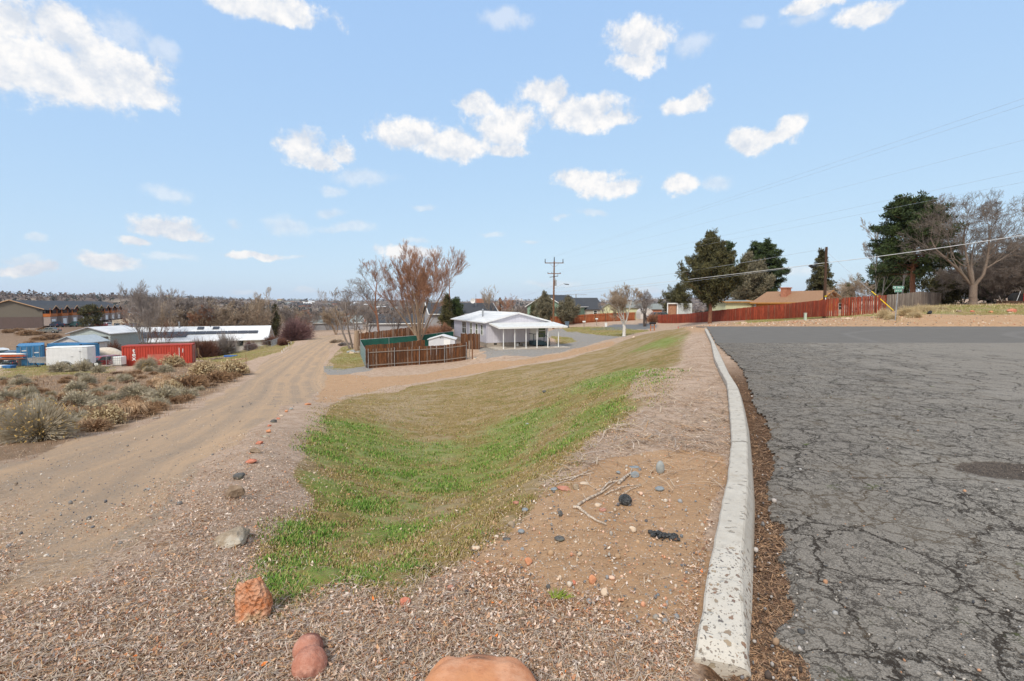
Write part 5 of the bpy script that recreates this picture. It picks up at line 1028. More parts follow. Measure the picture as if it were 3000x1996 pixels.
# grey neighbours left of the white-roofed house
def ex_left(t, rf):
    MB().box((10.4, 5.4, 4.6), (1.5, 1.2, 1.5)).build('chimney', BRICK, rf)
    t2 = MB().tube((9.0, 2.5, 3.8), (9.0, 2.5, 6.2), .04, n=6).build('mast', METAL, rf)
    d = MB(); n = 14
    for r0_, r1_, z0, z1 in ((0, .25, 0, .03), (.25, .5, .03, .1)):
        for i in range(n):
            a0, a1 = 2*math.pi*i/n, 2*math.pi*(i+1)/n; d.add([(8.4+r0_*math.cos(a0)-z0, 2.3-z0, 4.9+r0_*math.sin(a0)), (8.4+r1_*math.cos(a0)-z1, 2.3-z1, 4.9+r1_*math.sin(a0)), (8.4+r1_*math.cos(a1)-z1, 2.3-z1, 4.9+r1_*math.sin(a1)), (8.4+r0_*math.cos(a1)-z0, 2.3-z0, 4.9+r0_*math.sin(a1))], [(0, 1, 2, 3)])
    d.tube((8.4, 2.3, 4.9), (9.0, 2.5, 4.4), .03, n=5); d.build('satellite_dish', WHITE, rf)
house('grey house with dark roof, chimney and satellite dish behind the lavender one', 1262, 88, 12.5, 9, 2.6, 1.9, 17, GREYS, DARKROOF, 'x', .5, [((3.2, 0, 1.5), .9, 1.0, 'y-'), ((5.0, 0, 1.3), 1.2, 1.7, 'y-'), ((7.5, 0, 1.5), 1.0, .9, 'y-')], fascia=WHITE, extra=ex_left)
house('dark-roofed house with a pale gable further left behind the bare trees', 1080, 100, 12, 8, 2.5, 1.7, 10, GREYS, DARKROOF, 'x', 0, fascia=WHITE)
house('distant low grey-roofed house at the far end of the track', 915, 150, 15, 9, 2.6, 2.0, 20, GREYS, LTROOF, 'x', -.2, fascia=WHITE)
# long white house with solar panels
PAN = mat('solar_panel', (.035, .04, .06), (.022, .025, .035), .18, 1, spec=.7)
def long_house():
    A_ = gp(779, 98); Bx, By = (323-1500)/F*89.3, 89.3; z = U(779, 1027, 98).z; d = Vector((A_.x-Bx, A_.y-By, 0)); L_ = d.length; rz = math.atan2(d.y, d.x); t = empty('house', (Bx, By, z), rz, label='long single-storey white house with solar panels along its pale metal roof', cat='house')
    HE, RS, DP = U(779, 991, 98).z-z, 2.35, 9.0
    gable_box(L_, DP, HE, RS, 'x').build('wall', STUC, t); rf = gable_roof(MB(), L_, DP, HE+.03, RS, .5, .12, along='x').build('roof', WROOF, t)
    sl = RS/(DP/2); q = math.atan(sl); 
    for i in range(13):
        x = L_-2.6-i*1.85; y = 2.05
        for (yy, xx) in ((y, x),): MB().box((xx, yy, HE+.03+yy*sl+.14), (1.78, 1.05, .05), M=Matrix.Rotation(q, 3, 'X')).build('solar_panel', PAN, rf)
    for i in range(5):
        x = 3.2+i*1.85+.2; MB().box((x, 1.15, HE+.03+1.15*sl+.14), (1.78, 1.0, .05), M=Matrix.Rotation(q, 3, 'X')).build('solar_panel', PAN, rf)
    for x in (L_-9.5, L_-12.2): MB().box((x, 3.7, HE+3.7*sl+.1), (1.1, .9, .22), M=Matrix.Rotation(q, 3, 'X')).build('skylight', PAN, rf)
    MB().tube((L_-16, 4.2, HE+1.5), (L_-16, 4.2, HE+3.4), .13, n=8).build('flue', METAL, rf); MB().tube((L_-10.6, 4.2, HE+2), (L_-10.6, 4.2, HE+2.7), .06, n=6).build('vent_pipe', BLK, rf); MB().box((L_+.45, 2.2, HE+RS*.45), (.1, 5, .16), M=Matrix.Rotation(q, 3, 'X')).build('fascia', BLK, rf)
    window(t, (L_-4.6, 0, HE-.75), 1.1, 1.4, 'y-', GLASS, TAN, sash=False); MB().box((L_-6.0, -.03, HE-1.1), (.9, .06, 2.1)).build('door', mat('brown_door', (.12, .05, .035), None, .6, 3), t)
    return t
long_house()
def ex_sage(t, rf):
    MB().box((5.2, -.03, 1.1), (1.6, .06, 2.1)).build('doorway', BLK, t)
t = empty('house', (-76.9, 84, gp(260, 84).z), label='sage-green sided gable house with pale roof left of the long white one', cat='house'); zb = gp(260, 84).z; he = U(321, 976, 84).z-zb; ri = U(258, 959, 84).z-zb-he
gable_box(7.0, 7, he, ri, 'y').build('wall', SID_SAGE, t); rf = gable_roof(MB(), 7.0, 7, he+.03, ri, .4, .14).build('roof', WROOF, t); fb = MB()
for e in (-.4, 7.4): fb.tube((3.5, -.44, he+ri-.02), (e, -.44, he-.4*ri/3.5-.05), .1, n=4)
fb.build('fascia', GREYS, rf); MB().box((5.0, -.03, he-2.0), (1.7, .06, 2.4)).build('doorway', BLK, t); MB().add([(4.6, -1.6, he-1.1), (6.6, -1.6, he-1.1), (6.6, -.02, he-.6), (4.6, -.02, he-.6)], [(0, 1, 2, 3)]).build('awning', DARKROOF, t)
zb = gp(200, 70).z; he = U(157, 1003, 70).z-zb; ri = U(189, 986, 70).z-zb-he; t = empty('shed', (-66.4, 70, zb), 0, label='small pale shed with grey metal roof behind the blue containers', cat='shed')
gable_box(4.1, 4.2, he, ri, 'y').build('wall', STUC, t); gable_roof(MB(), 4.1, 4.2, he+.03, ri, .3, .1).build('roof', mat('blue_grey_metal', (.44, .48, .50), (.38, .42, .44), .5, 2), t)
# balcony row building
def units():
    A_ = Vector((-165, 170, 0)); d = Vector((-52, 100, 0)); L_ = d.length; z = -5.95; rz = math.atan2(d.y, d.x); t = empty('apartment_row', (A_.x, A_.y, z), rz, label='long two-storey brown row building with ten orange balconies and a dark roof', cat='building')
    # local x runs along the facade away from us; the facade looks to local -y
    HE, RS, DP = 5.75, 3.0, 16.4; BRN = mat('dark_brown_siding', (.075, .04, .03), (.055, .03, .024), .8, 3); TRIM = mat('red_brown_trim', (.24, .06, .035), (.18, .05, .03), .7, 3); RAIL = mat('orange_balcony_boards', (.52, .16, .035), (.42, .12, .03), .7, 3); PLUM = ribs('plum_lower_siding', (.13, .085, .075), (.11, .075, .065), .3, 'Z', dirt=(.1, .07, .06)); BLKW = brick_mat('pale_block_front', (.36, .29, .26), (.42, .34, .30), (.28, .22, .2), 1.5)
    mb = MB(); mb.prism([(0, 2.9), (DP, 2.9), (DP, HE), (DP/2, HE+RS-.15), (0, HE)], 'x', 0, L_); mb.build('wall', SID_TAUPE, t); MB().prism([(.02, -1), (DP, -1), (DP, 2.9), (.02, 2.9)], 'x', .02, L_).build('lower_wall', PLUM, t)
    rf = gable_roof(MB(), L_, DP, HE+.05, RS, .7, .16, along='x').build('roof', DARKROOF, t)
    fb = MB()
    for e in (-.7, DP+.7): fb.tube((-.74, DP/2, HE+RS+.02), (-.74, e, HE-.7*RS/(DP/2)), .16, n=4)
    fb.build('fascia', mat('tan_trim', (.52, .33, .19), (.45, .28, .16), .8, 3), rf)
    p = L_/10
    for i in range(10):
        x = i*p; w_ = p*.56
        f = MB().box((x+w_/2+.2, -1.0, 1.3), (w_, 2.0, 3.1)).build('garage_front', BLKW, t); MB().box((x+w_/2-.2, -2.03, 1.05), (w_*.6, .06, 2.1)).build('garage_door', WHITE, f)
        MB().box((x+w_/2-.2, -2.02, 2.2), (w_*.68, .08, .2)).box((x+w_/2-.2-w_*.33, -2.02, 1.05), (.2, .08, 2.2)).box((x+w_/2-.2+w_*.33, -2.02, 1.05), (.2, .08, 2.2)).build('garage_frame', TRIM, f)
        bl = MB().box((x+w_/2+.2, -2.05, 3.45), (w_+.1, .1, 1.05)).box((x+.15, -1.0, 3.45), (.1, 2.0, 1.05)).box((x+w_+.25, -1.0, 3.45), (.1, 2.0, 1.05)).build('balcony', RAIL, t)
        MB().box((x+.2, -2.0, 4.6), (.22, .22, 2.5)).box((x+w_+.2, -2.0, 4.6), (.22, .22, 2.5)).build('post', RAIL, bl); MB().box((x+1.6, -.05, 4.1), (1.8, .08, 2.1)).build('glass_door', GLASS, t)
        MB().box((x+w_/2+.2, .0, 4.1), (w_*.98, .06, 3.0)).build('recess_wall', BRN, t); MB().box((x+w_+.2+(p-w_)/2, -.3, 2.3), (p-w_-.1, .7, 6.2)).build('pier', BRN, t)
        g_ = MB(); c = x+w_/2+.2; g_.prism([(c-w_/2-.7, 5.35), (c, 7.0), (c+w_/2+.7, 5.35), (c+w_/2+.4, 5.35), (c, 6.75), (c-w_/2-.4, 5.35)], 'y', -2.7, 1.6); dm = g_.build('dormer_roof', DARKROOF, t)
        MB().prism([(c-w_/2-.72, 5.3), (c, 7.05), (c+w_/2+.72, 5.3), (c+w_/2+.3, 5.3), (c, 6.6), (c-w_/2-.3, 5.3)], 'y', -2.78, -2.72).build('dormer_trim', mat('tan_trim', (.5, .3, .2)), dm); MB().prism([(c-w_/2, 5.45), (c, 6.65), (c+w_/2, 5.45)], 'y', -1.9, -1.8).build('dormer_gable', TRIM, dm)
    return t
units()
house('low blue-gabled metal building beyond the balcony row', 329, 300, 34, 26, 5, 3.2, -20, mat('block_wall', (.52, .44, .34), (.45, .38, .3), .9, .5), WROOF, 'y', 1.0, fascia=mat('blue_trim', (.12, .35, .5), None, .6, 1), name='building', cat='building', ov=.6)
# far town: small houses scattered in the valley and on the slopes
FARW = [STUC, TAN, GREYS, LIME, WHITE, BRICK]; FARR = [DARKROOF, LTROOF, WROOF, BRNROOF]; _g2 = random.Random(77); protos = []
for i in range(6):
    t = empty('house', (0, 0, -900), label='x', cat='house'); gable_box(14, 9, 3.2, 2.2, 'x').build('wall', FARW[i], t); gable_roof(MB(), 14, 9, 3.25, 2.2, .5, .2, along='x').build('roof', FARR[(i*2+i//2) % 4], t); protos.append(t)
_ch = {}
for c in bpy.data.objects:
    if c.parent: _ch.setdefault(c.parent.name, []).append(c)
for i in range(96):
    r_ = _g2.choice([_g2.uniform(420, 900), _g2.uniform(900, 2400), _g2.uniform(1500, 3300)]); px_ = _g2.uniform(820, 1950) if i % 3 else _g2.uniform(20, 900); a = math.atan((px_-1500)/F)
    x, y = r_*math.sin(a), r_*math.cos(a); v = protos[i % 6]; o = v if i < 6 else copy_tree(v, None, _ch); s = _g2.uniform(.8, 1.6)*(1+r_/3500); o.location = (x, y, hz(x, y)-.3); o.rotation_euler = (0, 0, _g2.uniform(-.8, .8)); o.scale = (s, s, s*.9)
    o['label'] = f"tiny far {['cream', 'tan', 'grey', 'pale yellow', 'white', 'brick'][i%6]} house {'on the distant slope' if r_ > 1500 else 'in the valley town'}"; o['group'] = 'far houses of the valley town'
# far trees as one wood
def far_wood(name, label, n, m, sz, dark, seed, rmin, rmax, hgt):
    g = np.random.default_rng(seed); px_ = g.uniform(-150, 3100, n*4); r_ = np.exp(g.uniform(math.log(rmin), math.log(rmax), n*4)); a = np.arctan((px_-1500)/F); x, y = r_*np.sin(a), r_*np.cos(a); k = vn(x*.006, y*.006, seed)+.35*vn(x*.03, y*.03, seed+1) > dark; x, y, r_ = x[k][:n], y[k][:n], r_[k][:n]; z = H(x, y); n = len(x)
    V, Fc, q = [], [], 9; h = hgt*g.uniform(.5, 1.3, n)*(1+r_/6000)
    P_ = g.normal(size=(n, q, 3)); P_ /= np.linalg.norm(P_, axis=2, keepdims=True); P_ = P_*np.array([.42, .42, .42])*sz*h[:, None, None]; P_[:, :, 2] += (h*.55)[:, None]
    C = np.stack([x, y, z], 1)[:, None, :]+P_; C = C.reshape(-1, 3); V, Fc = tris_cloud(C, 1., g, .8); V = (V.reshape(-1, 4, 3)-C[:, None])*np.repeat(h*.33, q)[:, None, None]+C[:, None]
    return tag(mesh_np(name, V.reshape(-1, 3), Fc, m), label, 'wood', kind='stuff')
far_wood('far_bare_wood', 'brown bare woods covering the valley and far ridge', 8500, mat('far_twigs', (.20, .15, .125), (.13, .10, .09), .95, .05), 1.0, -.02, 5, 400, 3400, 8)
far_wood('far_evergreen_wood', 'dark scattered evergreens on the distant ridge', 5200, mat('far_evergreens', (.045, .05, .035), (.03, .035, .03), .95, .05), .7, .02, 9, 500, 3600, 8)
# dry brush beyond the containers
_vs = [o for o in bpy.data.objects if o.parent is None and o.name.split('.')[0] == 'dry_brush' and o.children][:4]; _ch = {}
for c in bpy.data.objects:
    if c.parent: _ch.setdefault(c.parent.name, []).append(c)
for i in range(64):
    px_ = _g2.uniform(10, 620); D = math.exp(_g2.uniform(math.log(72), math.log(150))); p = at(px_, D)
    if 0 < px_-180 < 600 and 82 < D < 106: continue
    o = copy_tree(_vs[i % len(_vs)], None, _ch); o.location = p; s = _g2.uniform(1.6, 3.2); o.scale = (s*1.3, s, s*.8); o.rotation_euler = (0, 0, _g2.uniform(0, 6)); o['label'] = 'low brown brush clump on the slope beyond the containers'; o['group'] = 'brush on the slope below the balcony row'
def text_mesh(name, s, size, m, parent, loc, rot=(math.pi/2, 0, 0), depth=.004, bold=0., align='CENTER', spacing=1.0):
    cu = bpy.data.curves.new(name, 'FONT'); cu.body = s; cu.size = size; cu.extrude = depth; cu.align_x = align; cu.align_y = 'CENTER'; cu.offset = bold; cu.space_line = spacing
    o = bpy.data.objects.new(name+'_c', cu); COL.objects.link(o); bpy.context.view_layer.update(); me = bpy.data.meshes.new_from_object(o.evaluated_get(bpy.context.evaluated_depsgraph_get())); bpy.data.objects.remove(o)
    me.materials.clear(); me.materials.append(m); q = bpy.data.objects.new(name, me); COL.objects.link(q); q.parent = parent; q.location = loc; q.rotation_euler = rot; return q
# ---------------- poles, wires, signs ----------------
def zrow(rw, px_, D): return U(px_, rw, D).z
PB = at(1621, 86); PH = zrow(766, 1624, 86)-PB.z
t = empty('power_pole', PB, label='tall brown power pole with two crossarms and a street light behind the patio', cat='power pole')
MB().path([(0, 0, -.3), (.06, 0, PH*.5), (.12, 0, PH)], [.19, .16, .12], 10).build('pole', WOODP, t)
MB().tube((.12, 0, PH), (.12, 0, PH+.75), .09, .07, 8).build('insulator', BLK, t)
zz = zrow(771, 1624, 86)-PB.z; a_ = MB().box((.1, -.15, zz), (3.3, .12, .14)).build('crossarm', WOODP, t)
for x in (-1.5, 1.65): MB().tube((x, -.15, zz+.05), (x, -.15, zz+.7), .08, .06, 7).build('insulator', BLK, a_)
MB().tube((-.7, -.16, zz-.05), (.1, -.16, zz-.85), .025, n=5).tube((.95, -.16, zz-.05), (.12, -.16, zz-.85), .025, n=5).build('brace', METAL, a_)
z2 = zrow(802, 1624, 86)-PB.z; a_ = MB().box((.12, -.15, z2), (2.35, .1, .12)).build('crossarm', WOODP, t)
for x in (-1.0, -.3, 1.15): MB().tube((x, -.15, z2+.05), (x, -.15, z2+.25), .05, n=6).build('insulator', BLK, a_)
z3 = zrow(811, 1624, 86)-PB.z; MB().box((.05, -.15, z3), (1.5, .1, .1), M=Matrix.Rotation(-.14, 3, 'Y')).tube((.75, -.15, z3+.1), (.75, -.15, z2), .03, n=5).build('crossarm', WOODD, t)
z4 = zrow(828, 1624, 86)-PB.z; MB().tube((.38, 0, z4-.6), (.38, 0, z4+.4), .17, n=12).tube((.38, 0, z4+.4), (.38, 0, z4+.7), .05, n=6).build('transformer', METAL, t)
z5 = zrow(846, 1624, 86)-PB.z; ar = MB().path([(.1, 0, z5), (1.0, 0, z5+.55), (1.9, 0, z5+.95)], .03, 6).build('lamp_arm', METAL, t); MB().prism([(1.85, z5+.88), (2.75, z5+.80), (2.7, z5+.66), (2.2, z5+.70), (1.85, z5+.80)], 'y', -.14, .14).build('lamp_head', BLK, ar)
RB = at(2414, 54); RH = zrow(724, 2422, 54)-RB.z
t = empty('utility_pole', RB, label='dark wooden utility pole with yellow tag in front of the red fence', cat='utility pole'); MB().tube((0, 0, -.3), (.06, 0, RH), .17, .12, 12).build('pole', WOODD, t)
for z_, m_, h_ in ((2.15, WHITE, .22), (2.42, mat('yellow_tag', (.75, .55, .02), None, .6, 3), .14), (1.9, WHITE, .12), (1.72, WHITE, .12), (1.54, WHITE, .12), (1.36, WHITE, .12)):
    MB().box((.01, -.175, z_), (.10 if m_ is WHITE else .24, .02, h_)).build('tag', m_, t)
z6 = zrow(777, 2416, 54)-RB.z; ar = MB().path([(0, 0, z6-.15), (-.6, -.1, z6-.05), (-1.25, -.2, z6-.15)], .022, 5).build('lamp_arm', METAL, t); MB().prism([(-2.0, z6-.12), (-1.8, z6+.02), (-1.2, z6-.12), (-1.2, z6-.2), (-1.7, z6-.28)], 'y', -.32, -.1).build('lamp_head', BLK, ar)
def small_pole(px_, D, ty, label, arm=0, m=WOODD, r=.15):
    b = at(px_, D); h = ht(ty, b); t = empty('utility_pole', b, label=label, cat='utility pole'); MB().tube((0, 0, -.3), (0, 0, h), r, r*.8, 8).build('pole', m, t)
    if arm: MB().box((0, -.12, h-.25), (arm, .14, .16)).build('crossarm', m, t)
small_pole(1465, 120, 872, 'plain dark pole rising behind the white roof', r=.28)
small_pole(1687, 190, 862, 'distant thin pole with a single crossarm above the dark roof', 8.5, METAL, .25)
def wire(a, b, r, label, sag=.3, m=None, name='power_line', group=None, n=14):
    a, b = Vector(a), Vector(b); P = [a.lerp(b, i/n)-Vector((0, 0, sag*4*(i/n)*(1-i/n))) for i in range(n+1)]; o = MB().path([p-a for p in P], r, 4).build(name, m or WIREM, loc=a); return tag(o, label, 'power line', group)
WIREM = mat('grey_wire', (.52, .58, .66), None, .6, 3); WIREW = mat('pale_cable', (.72, .74, .76), (.6, .62, .64), .5, 3)
pt = PB+Vector((.12, 0, 0))
def far_end(px_, rw, z): d = ray(px_, rw); d = d/d.y; D = (z-EYE)/d.z; return Vector((d.x*D, D, z))
for i, (off, z_, rw) in enumerate(((-1.6, zz+.7, 282), (.0, PH+.75, 302), (1.6, zz+.7, 405), (-1.0, z2+.25, 495), (1.15, z2+.25, 528))):
    a = PB+Vector((off+.1, -.15, z_)); e = far_end(3000, rw, a.z); b = a+(e-a)*1.3
    wire(a, b, .0045, ['uppermost thin power line crossing the sky', 'thin power line just under the uppermost one', 'middle power line crossing the open sky', 'fourth power line, skimming above the bare tree', 'lowest of the power lines leaving the crossarms'][i], .12)
wire(PB+Vector((.2, -.1, zrow(857, 1624, 86)-PB.z)), RB+Vector((.05, -.1, zrow(770, 2420, 54)-RB.z)), .026, 'thick pale cable between the power pole and the dark pole', .25, WIREW)
wire(RB+Vector((.05, -.1, zrow(770, 2420, 54)-RB.z)), U(3000, 689, 39)+(U(3000, 689, 39)-RB-Vector((0, 0, 5)))*.0, .03, 'thick pale cable running from the dark pole past the big pine', .12, WIREW)
wire(PB+Vector((.2, -.1, zrow(846, 1624, 86)-PB.z)), RB+Vector((.05, 0, RH-.15)), .012, 'thin wire to the top of the dark pole', .35)
wire(PB+Vector((.1, 0, zrow(866, 1624, 86)-PB.z)), RB+Vector((-1.6, -.2, z6)), .010, 'thin wire ending at the lamp of the dark pole', .3)
wire(PB+Vector((0, 0, zrow(838, 1616, 86)-PB.z)), at(1465, 120)+Vector((0, 0, ht(880, at(1465, 120)))), .012, 'sagging wire left from the power pole over the white roof', .4)
GA = G(2622, 914); wire(RB+Vector((.06, 0, RH-.5)), GA, .012, 'guy wire from the dark pole down to its yellow guard', .03, name='guy_wire')
d_ = (RB+Vector((.06, 0, RH-.5))-GA); g0 = GA+d_*.02; t_ = U(2559, 856, GA.y+ (RB.y-GA.y)*.30)
tag(MB().tube((0, 0, 0), d_*.30, .045, n=8).build('guy_guard', mat('yellow_guard', (.85, .58, .01), (.75, .5, .01), .5, 3), loc=g0), 'slanting yellow plastic guard on the guy wire left of the street sign', 'guy wire guard')
SG = mat('sign_green', (.015, .26, .17), (.012, .22, .14), .4, 3); SB = at(2622, 37.2); SH = zrow(842, 2630, 37.2)-SB.z
t = empty('street_sign', SB, label='street name sign with two green blades on a steel pole', cat='street sign'); MB().tube((0, 0, -.2), (.14, 0, SH-.38), .035, n=8).build('pole', METAL, t)
for z_, w_, s_, sz in ((SH-.02, .84, 'SE 10th St', .165), (SH-.27, .57, 'SE Allen Pl', .105)):
    bl = MB().box((.18, 0, z_), (w_, .015, .215)).build('sign_blade', WHITE, t, bevel=.006); MB().box((.18, -.010, z_), (w_-.03, .006, .19)).build('face', SG, bl); text_mesh('lettering', s_, sz, WHITE, bl, (.18, -.016, z_-.005), bold=.003)
tag(MB().box((0, 0, .36), (.2, .2, .72)).box((0, 0, .74), (.24, .24, .06)).build('utility_pedestal', mat('pale_green_plastic', (.50, .58, .48), (.42, .5, .41), .6, 3), loc=at(2359, 49.5), bevel=.02), 'pale green utility pedestal at the foot of the red fence', 'utility box')
# mailboxes
t = empty('mailbox_stand', at(1905, 74.5), label='two black mailboxes on an orange wooden stand by the cul-de-sac', cat='mailbox'); ORW = mat('orange_stained_wood', (.50, .18, .05), (.36, .12, .035), .8, 4)
for x in (.05, .62): MB().box((x, 0, .5), (.11, .11, 1.1)).build('post', ORW, t)
MB().box((.33, 0, .62), (.6, .08, .1)).build('rail', ORW, t)
for x in (.02, .35, .68):
    mb = MB(); mb.prism([(x-.13, 1.05)]+[(x+.13*math.cos(a), 1.2+.12*math.sin(a)) for a in [math.pi*(1-k/8) for k in range(9)]]+[(x+.13, 1.05)], 'y', -.25, .25); mb.build('mailbox', BLK, t)
for px_, D, lb, hh, sz in ((1711, 80, 'white mailbox on a wooden post right of the trash can', 1.15, (.5, .25, .24)), (1748, 88, 'white mailbox before the orange-brown fence', 1.1, (.45, .25, .22))):
    t = empty('mailbox', at(px_, D), label=lb, cat='mailbox'); MB().box((0, 0, hh/2), (.1, .1, hh)).build('post', GREYW, t); MB().box((0, 0, hh+sz[2]/2), sz).build('box', WHITE, t, bevel=.05)
tag(MB().box((0, 0, .32), (.38, .32, .64)).box((0, 0, .66), (.42, .36, .06)).build('utility_box', WHITE, loc=at(1775, 84), bevel=.03), 'white utility box on the verge beyond the cul-de-sac', 'utility box')
TCM = mat('blue_grey_plastic', (.13, .18, .25), (.10, .145, .2), .5, 3); t = empty('trash_can', at(1661, 88), label='blue-grey wheeled trash can by the orange-brown fence', cat='trash can')
mb = MB(); mb.add([(-.27, -.3, .12), (.27, -.3, .12), (.27, .3, .12), (-.27, .3, .12), (-.35, -.4, 1.05), (.35, -.4, 1.05), (.35, .4, 1.05), (-.35, .4, 1.05)], [(0,3,2,1),(4,5,6,7),(0,1,5,4),(1,2,6,5),(2,3,7,6),(3,0,4,7)]); mb.build('bin', TCM, t); MB().box((0, 0, 1.09), (.78, .88, .09)).build('lid', TCM, t, bevel=.03)
for x in (-.3, .3): MB().tube((x-.03, -.3, .14), (x+.03, -.3, .14), .14, n=12).build('wheel', RUB, t)
RED = mat('red_paint', (.62, .02, .015), (.5, .015, .01), .5, 3); b = G(1987, 962)
tag(MB().tube((0, 0, -.02), (0, 0, .10), .075, .05, 12).tube((0, 0, .10), (0, 0, .22), .05, .028, 10).tube((0, 0, .22), (0, 0, .34), .012, n=6).build('marker_cone', RED, loc=b), 'small red marker standing on the end of the mulched strip', 'marker')
# ---------------- vehicles ----------------
def car(label, loc, rz, paint, kind='suv', name='parked_car', group=None, two=None):
    P = {'suv': (4.7, .72, [(0, .35), (.02, .95), (.22, 1.05), (1.15, 1.12), (1.75, 1.75), (4.35, 1.78), (4.62, 1.1), (4.7, .9), (4.7, .35)], [(1.3, 1.15), (1.85, 1.68), (4.25, 1.70), (4.45, 1.15)]),
         'sedan': (4.6, .70, [(0, .35), (.03, .78), (1.3, .95), (1.95, 1.42), (3.2, 1.42), (3.9, 1.0), (4.55, .95), (4.6, .35)], [(1.45, .98), (2.02, 1.36), (3.15, 1.36), (3.7, 1.0)]),
         'pickup': (5.6, .80, [(0, .5), (.02, 1.05), (1.5, 1.2), (2.0, 1.85), (3.45, 1.85), (3.5, 1.3), (5.58, 1.28), (5.6, .5)], [(1.6, 1.22), (2.1, 1.76), (3.38, 1.76), (3.4, 1.22)]),
         'camper': (5.6, .80, [(0, .5), (.02, 1.05), (1.5, 1.2), (2.0, 1.85), (3.5, 1.88), (5.55, 1.85), (5.6, .5)], [(1.6, 1.22), (2.1, 1.76), (3.38, 1.76), (3.4, 1.22)])}[kind]
    L_, _, prof, win = P; t = empty(name, loc, rz, label=label, cat='car' if kind in ('suv', 'sedan') else 'truck', group=group); W_ = 1.85; ys = (-W_/2, W_/2); mb = MB(); n = len(prof)
    def yy(z, s): return s*(W_/2-max(0, z-1.05)*.22)
    vs = [(x-L_/2, yy(z, -1), z) for x, z in prof]+[(x-L_/2, yy(z, 1), z) for x, z in prof]; mb.add(vs, [tuple(range(n))[::-1], tuple(range(n, 2*n))]+[(i, (i+1) % n, n+(i+1) % n, n+i) for i in range(n)]); mb.build('body', paint, t, bevel=.05)
    for s in (-1, 1):
        g = MB(); k = (win[2][0]+win[1][0])/2; pil = .06
        for pl in ([win[0], win[1], (k-pil, win[1][1]), (k-pil, win[0][1])], [(k+pil, win[0][1]), (k+pil, win[2][1]), win[2], win[3]]): g.add([(x-L_/2, yy(z, s)+s*.012, z) for x, z in pl], [tuple(range(len(pl)))])
        g.build('side_window', GLASS, t)
    a, b = win[0], win[1]; MB().add([(a[0]-.18-L_/2, -.7, a[1]+.02), (b[0]-.14-L_/2, -.62, b[1]), (b[0]-.14-L_/2, .62, b[1]), (a[0]-.18-L_/2, .7, a[1]+.02)], [(0, 1, 2, 3)]).build('windshield', GLASS, t)
    if kind != 'pickup': a, b = win[3], win[2]; MB().add([(a[0]+.24-L_/2, -.7, a[1]+.02), (b[0]+.20-L_/2, -.62, b[1]), (b[0]+.20-L_/2, .62, b[1]), (a[0]+.24-L_/2, .7, a[1]+.02)], [(0, 1, 2, 3)]).build('rear_window', GLASS, t)
    for x in (.95, L_-1.05):
        for s in (-1, 1): w_ = MB().tube((x-L_/2, s*(W_/2-.2), .36), (x-L_/2, s*(W_/2+.02), .36), .36, n=16).build('wheel', RUB, t); MB().tube((x-L_/2, s*(W_/2+.0), .36), (x-L_/2, s*(W_/2+.035), .36), .2, n=12).build('rim', METAL, w_)
    for s in (-.72, .72): MB().box((-L_/2-.01, s, .8), (.05, .32, .16)).build('headlight', WHITE, t); MB().box((L_/2-.02, s*1.15, 1.0), (.08, .14, .3)).build('tail_light', RED, t)
    return t
def paint(n, c): return mat(n, c, tuple(v*.85 for v in c), .25, 2, spec=.6)
P_NAVY, P_WHT, P_BLK, P_MAR, P_SIL, P_TEAL = paint('navy_paint', (.02, .035, .07)), paint('white_car_paint', (.72, .72, .72)), paint('black_paint', (.02, .022, .024)), paint('maroon_paint', (.26, .025, .03)), paint('silver_paint', (.36, .38, .40)), paint('dark_teal_paint', (.02, .06, .06))
A_ = Vector((-165, 170, 0)); dd_ = Vector((-52, 100, 0)).normalized(); nn_ = Vector((dd_.y, -dd_.x, 0)); fa = math.atan2(nn_.y, nn_.x)+math.pi
for px_, D, pn, kd, lb, q in ((167, 166, P_NAVY, 'pickup', 'dark navy pickup truck parked first in the row', .1), (222, 176, P_TEAL, 'camper', 'dark teal truck with canopy parked beside the navy pickup', .15), (248, 190, P_WHT, 'suv', 'white van half hidden by the brown pine', .3),
    (297, 196, P_MAR, 'sedan', 'maroon car parked before the balcony row', .2), (312, 206, P_WHT, 'suv', 'white SUV right of the maroon car', .1), (343, 214, P_BLK, 'sedan', 'black car right of the white SUV', 2.9), (369, 236, P_SIL, 'sedan', 'silver car parked toward the far end of the lot', .1), (388, 250, P_SIL, 'suv', 'last silver car in the parking lot', .1)):
    o = car(lb, at(px_, D), q-.6, pn, kd, group='cars parked by the balcony row'); o.scale = (1.12,)*3
car('grey car standing in the brush below the balcony row', at(145, 128), .3, mat('dusty_grey_paint', (.23, .23, .21), None, .6, 3), 'sedan')
car('white SUV at the left frame edge behind the kayaks', at(4, 76), 2.6, P_WHT, 'suv'); car('dark blue SUV left of the blue container', at(38, 67), 2.2, P_NAVY, 'suv')
car('dark red open car behind the cargo trailer nose', at(302, 60), 1.2, P_MAR, 'suv').scale = (.8, .8, .75)
car('dark car at the end of the long red fence', at(1922, 98), .2, P_BLK, 'suv')
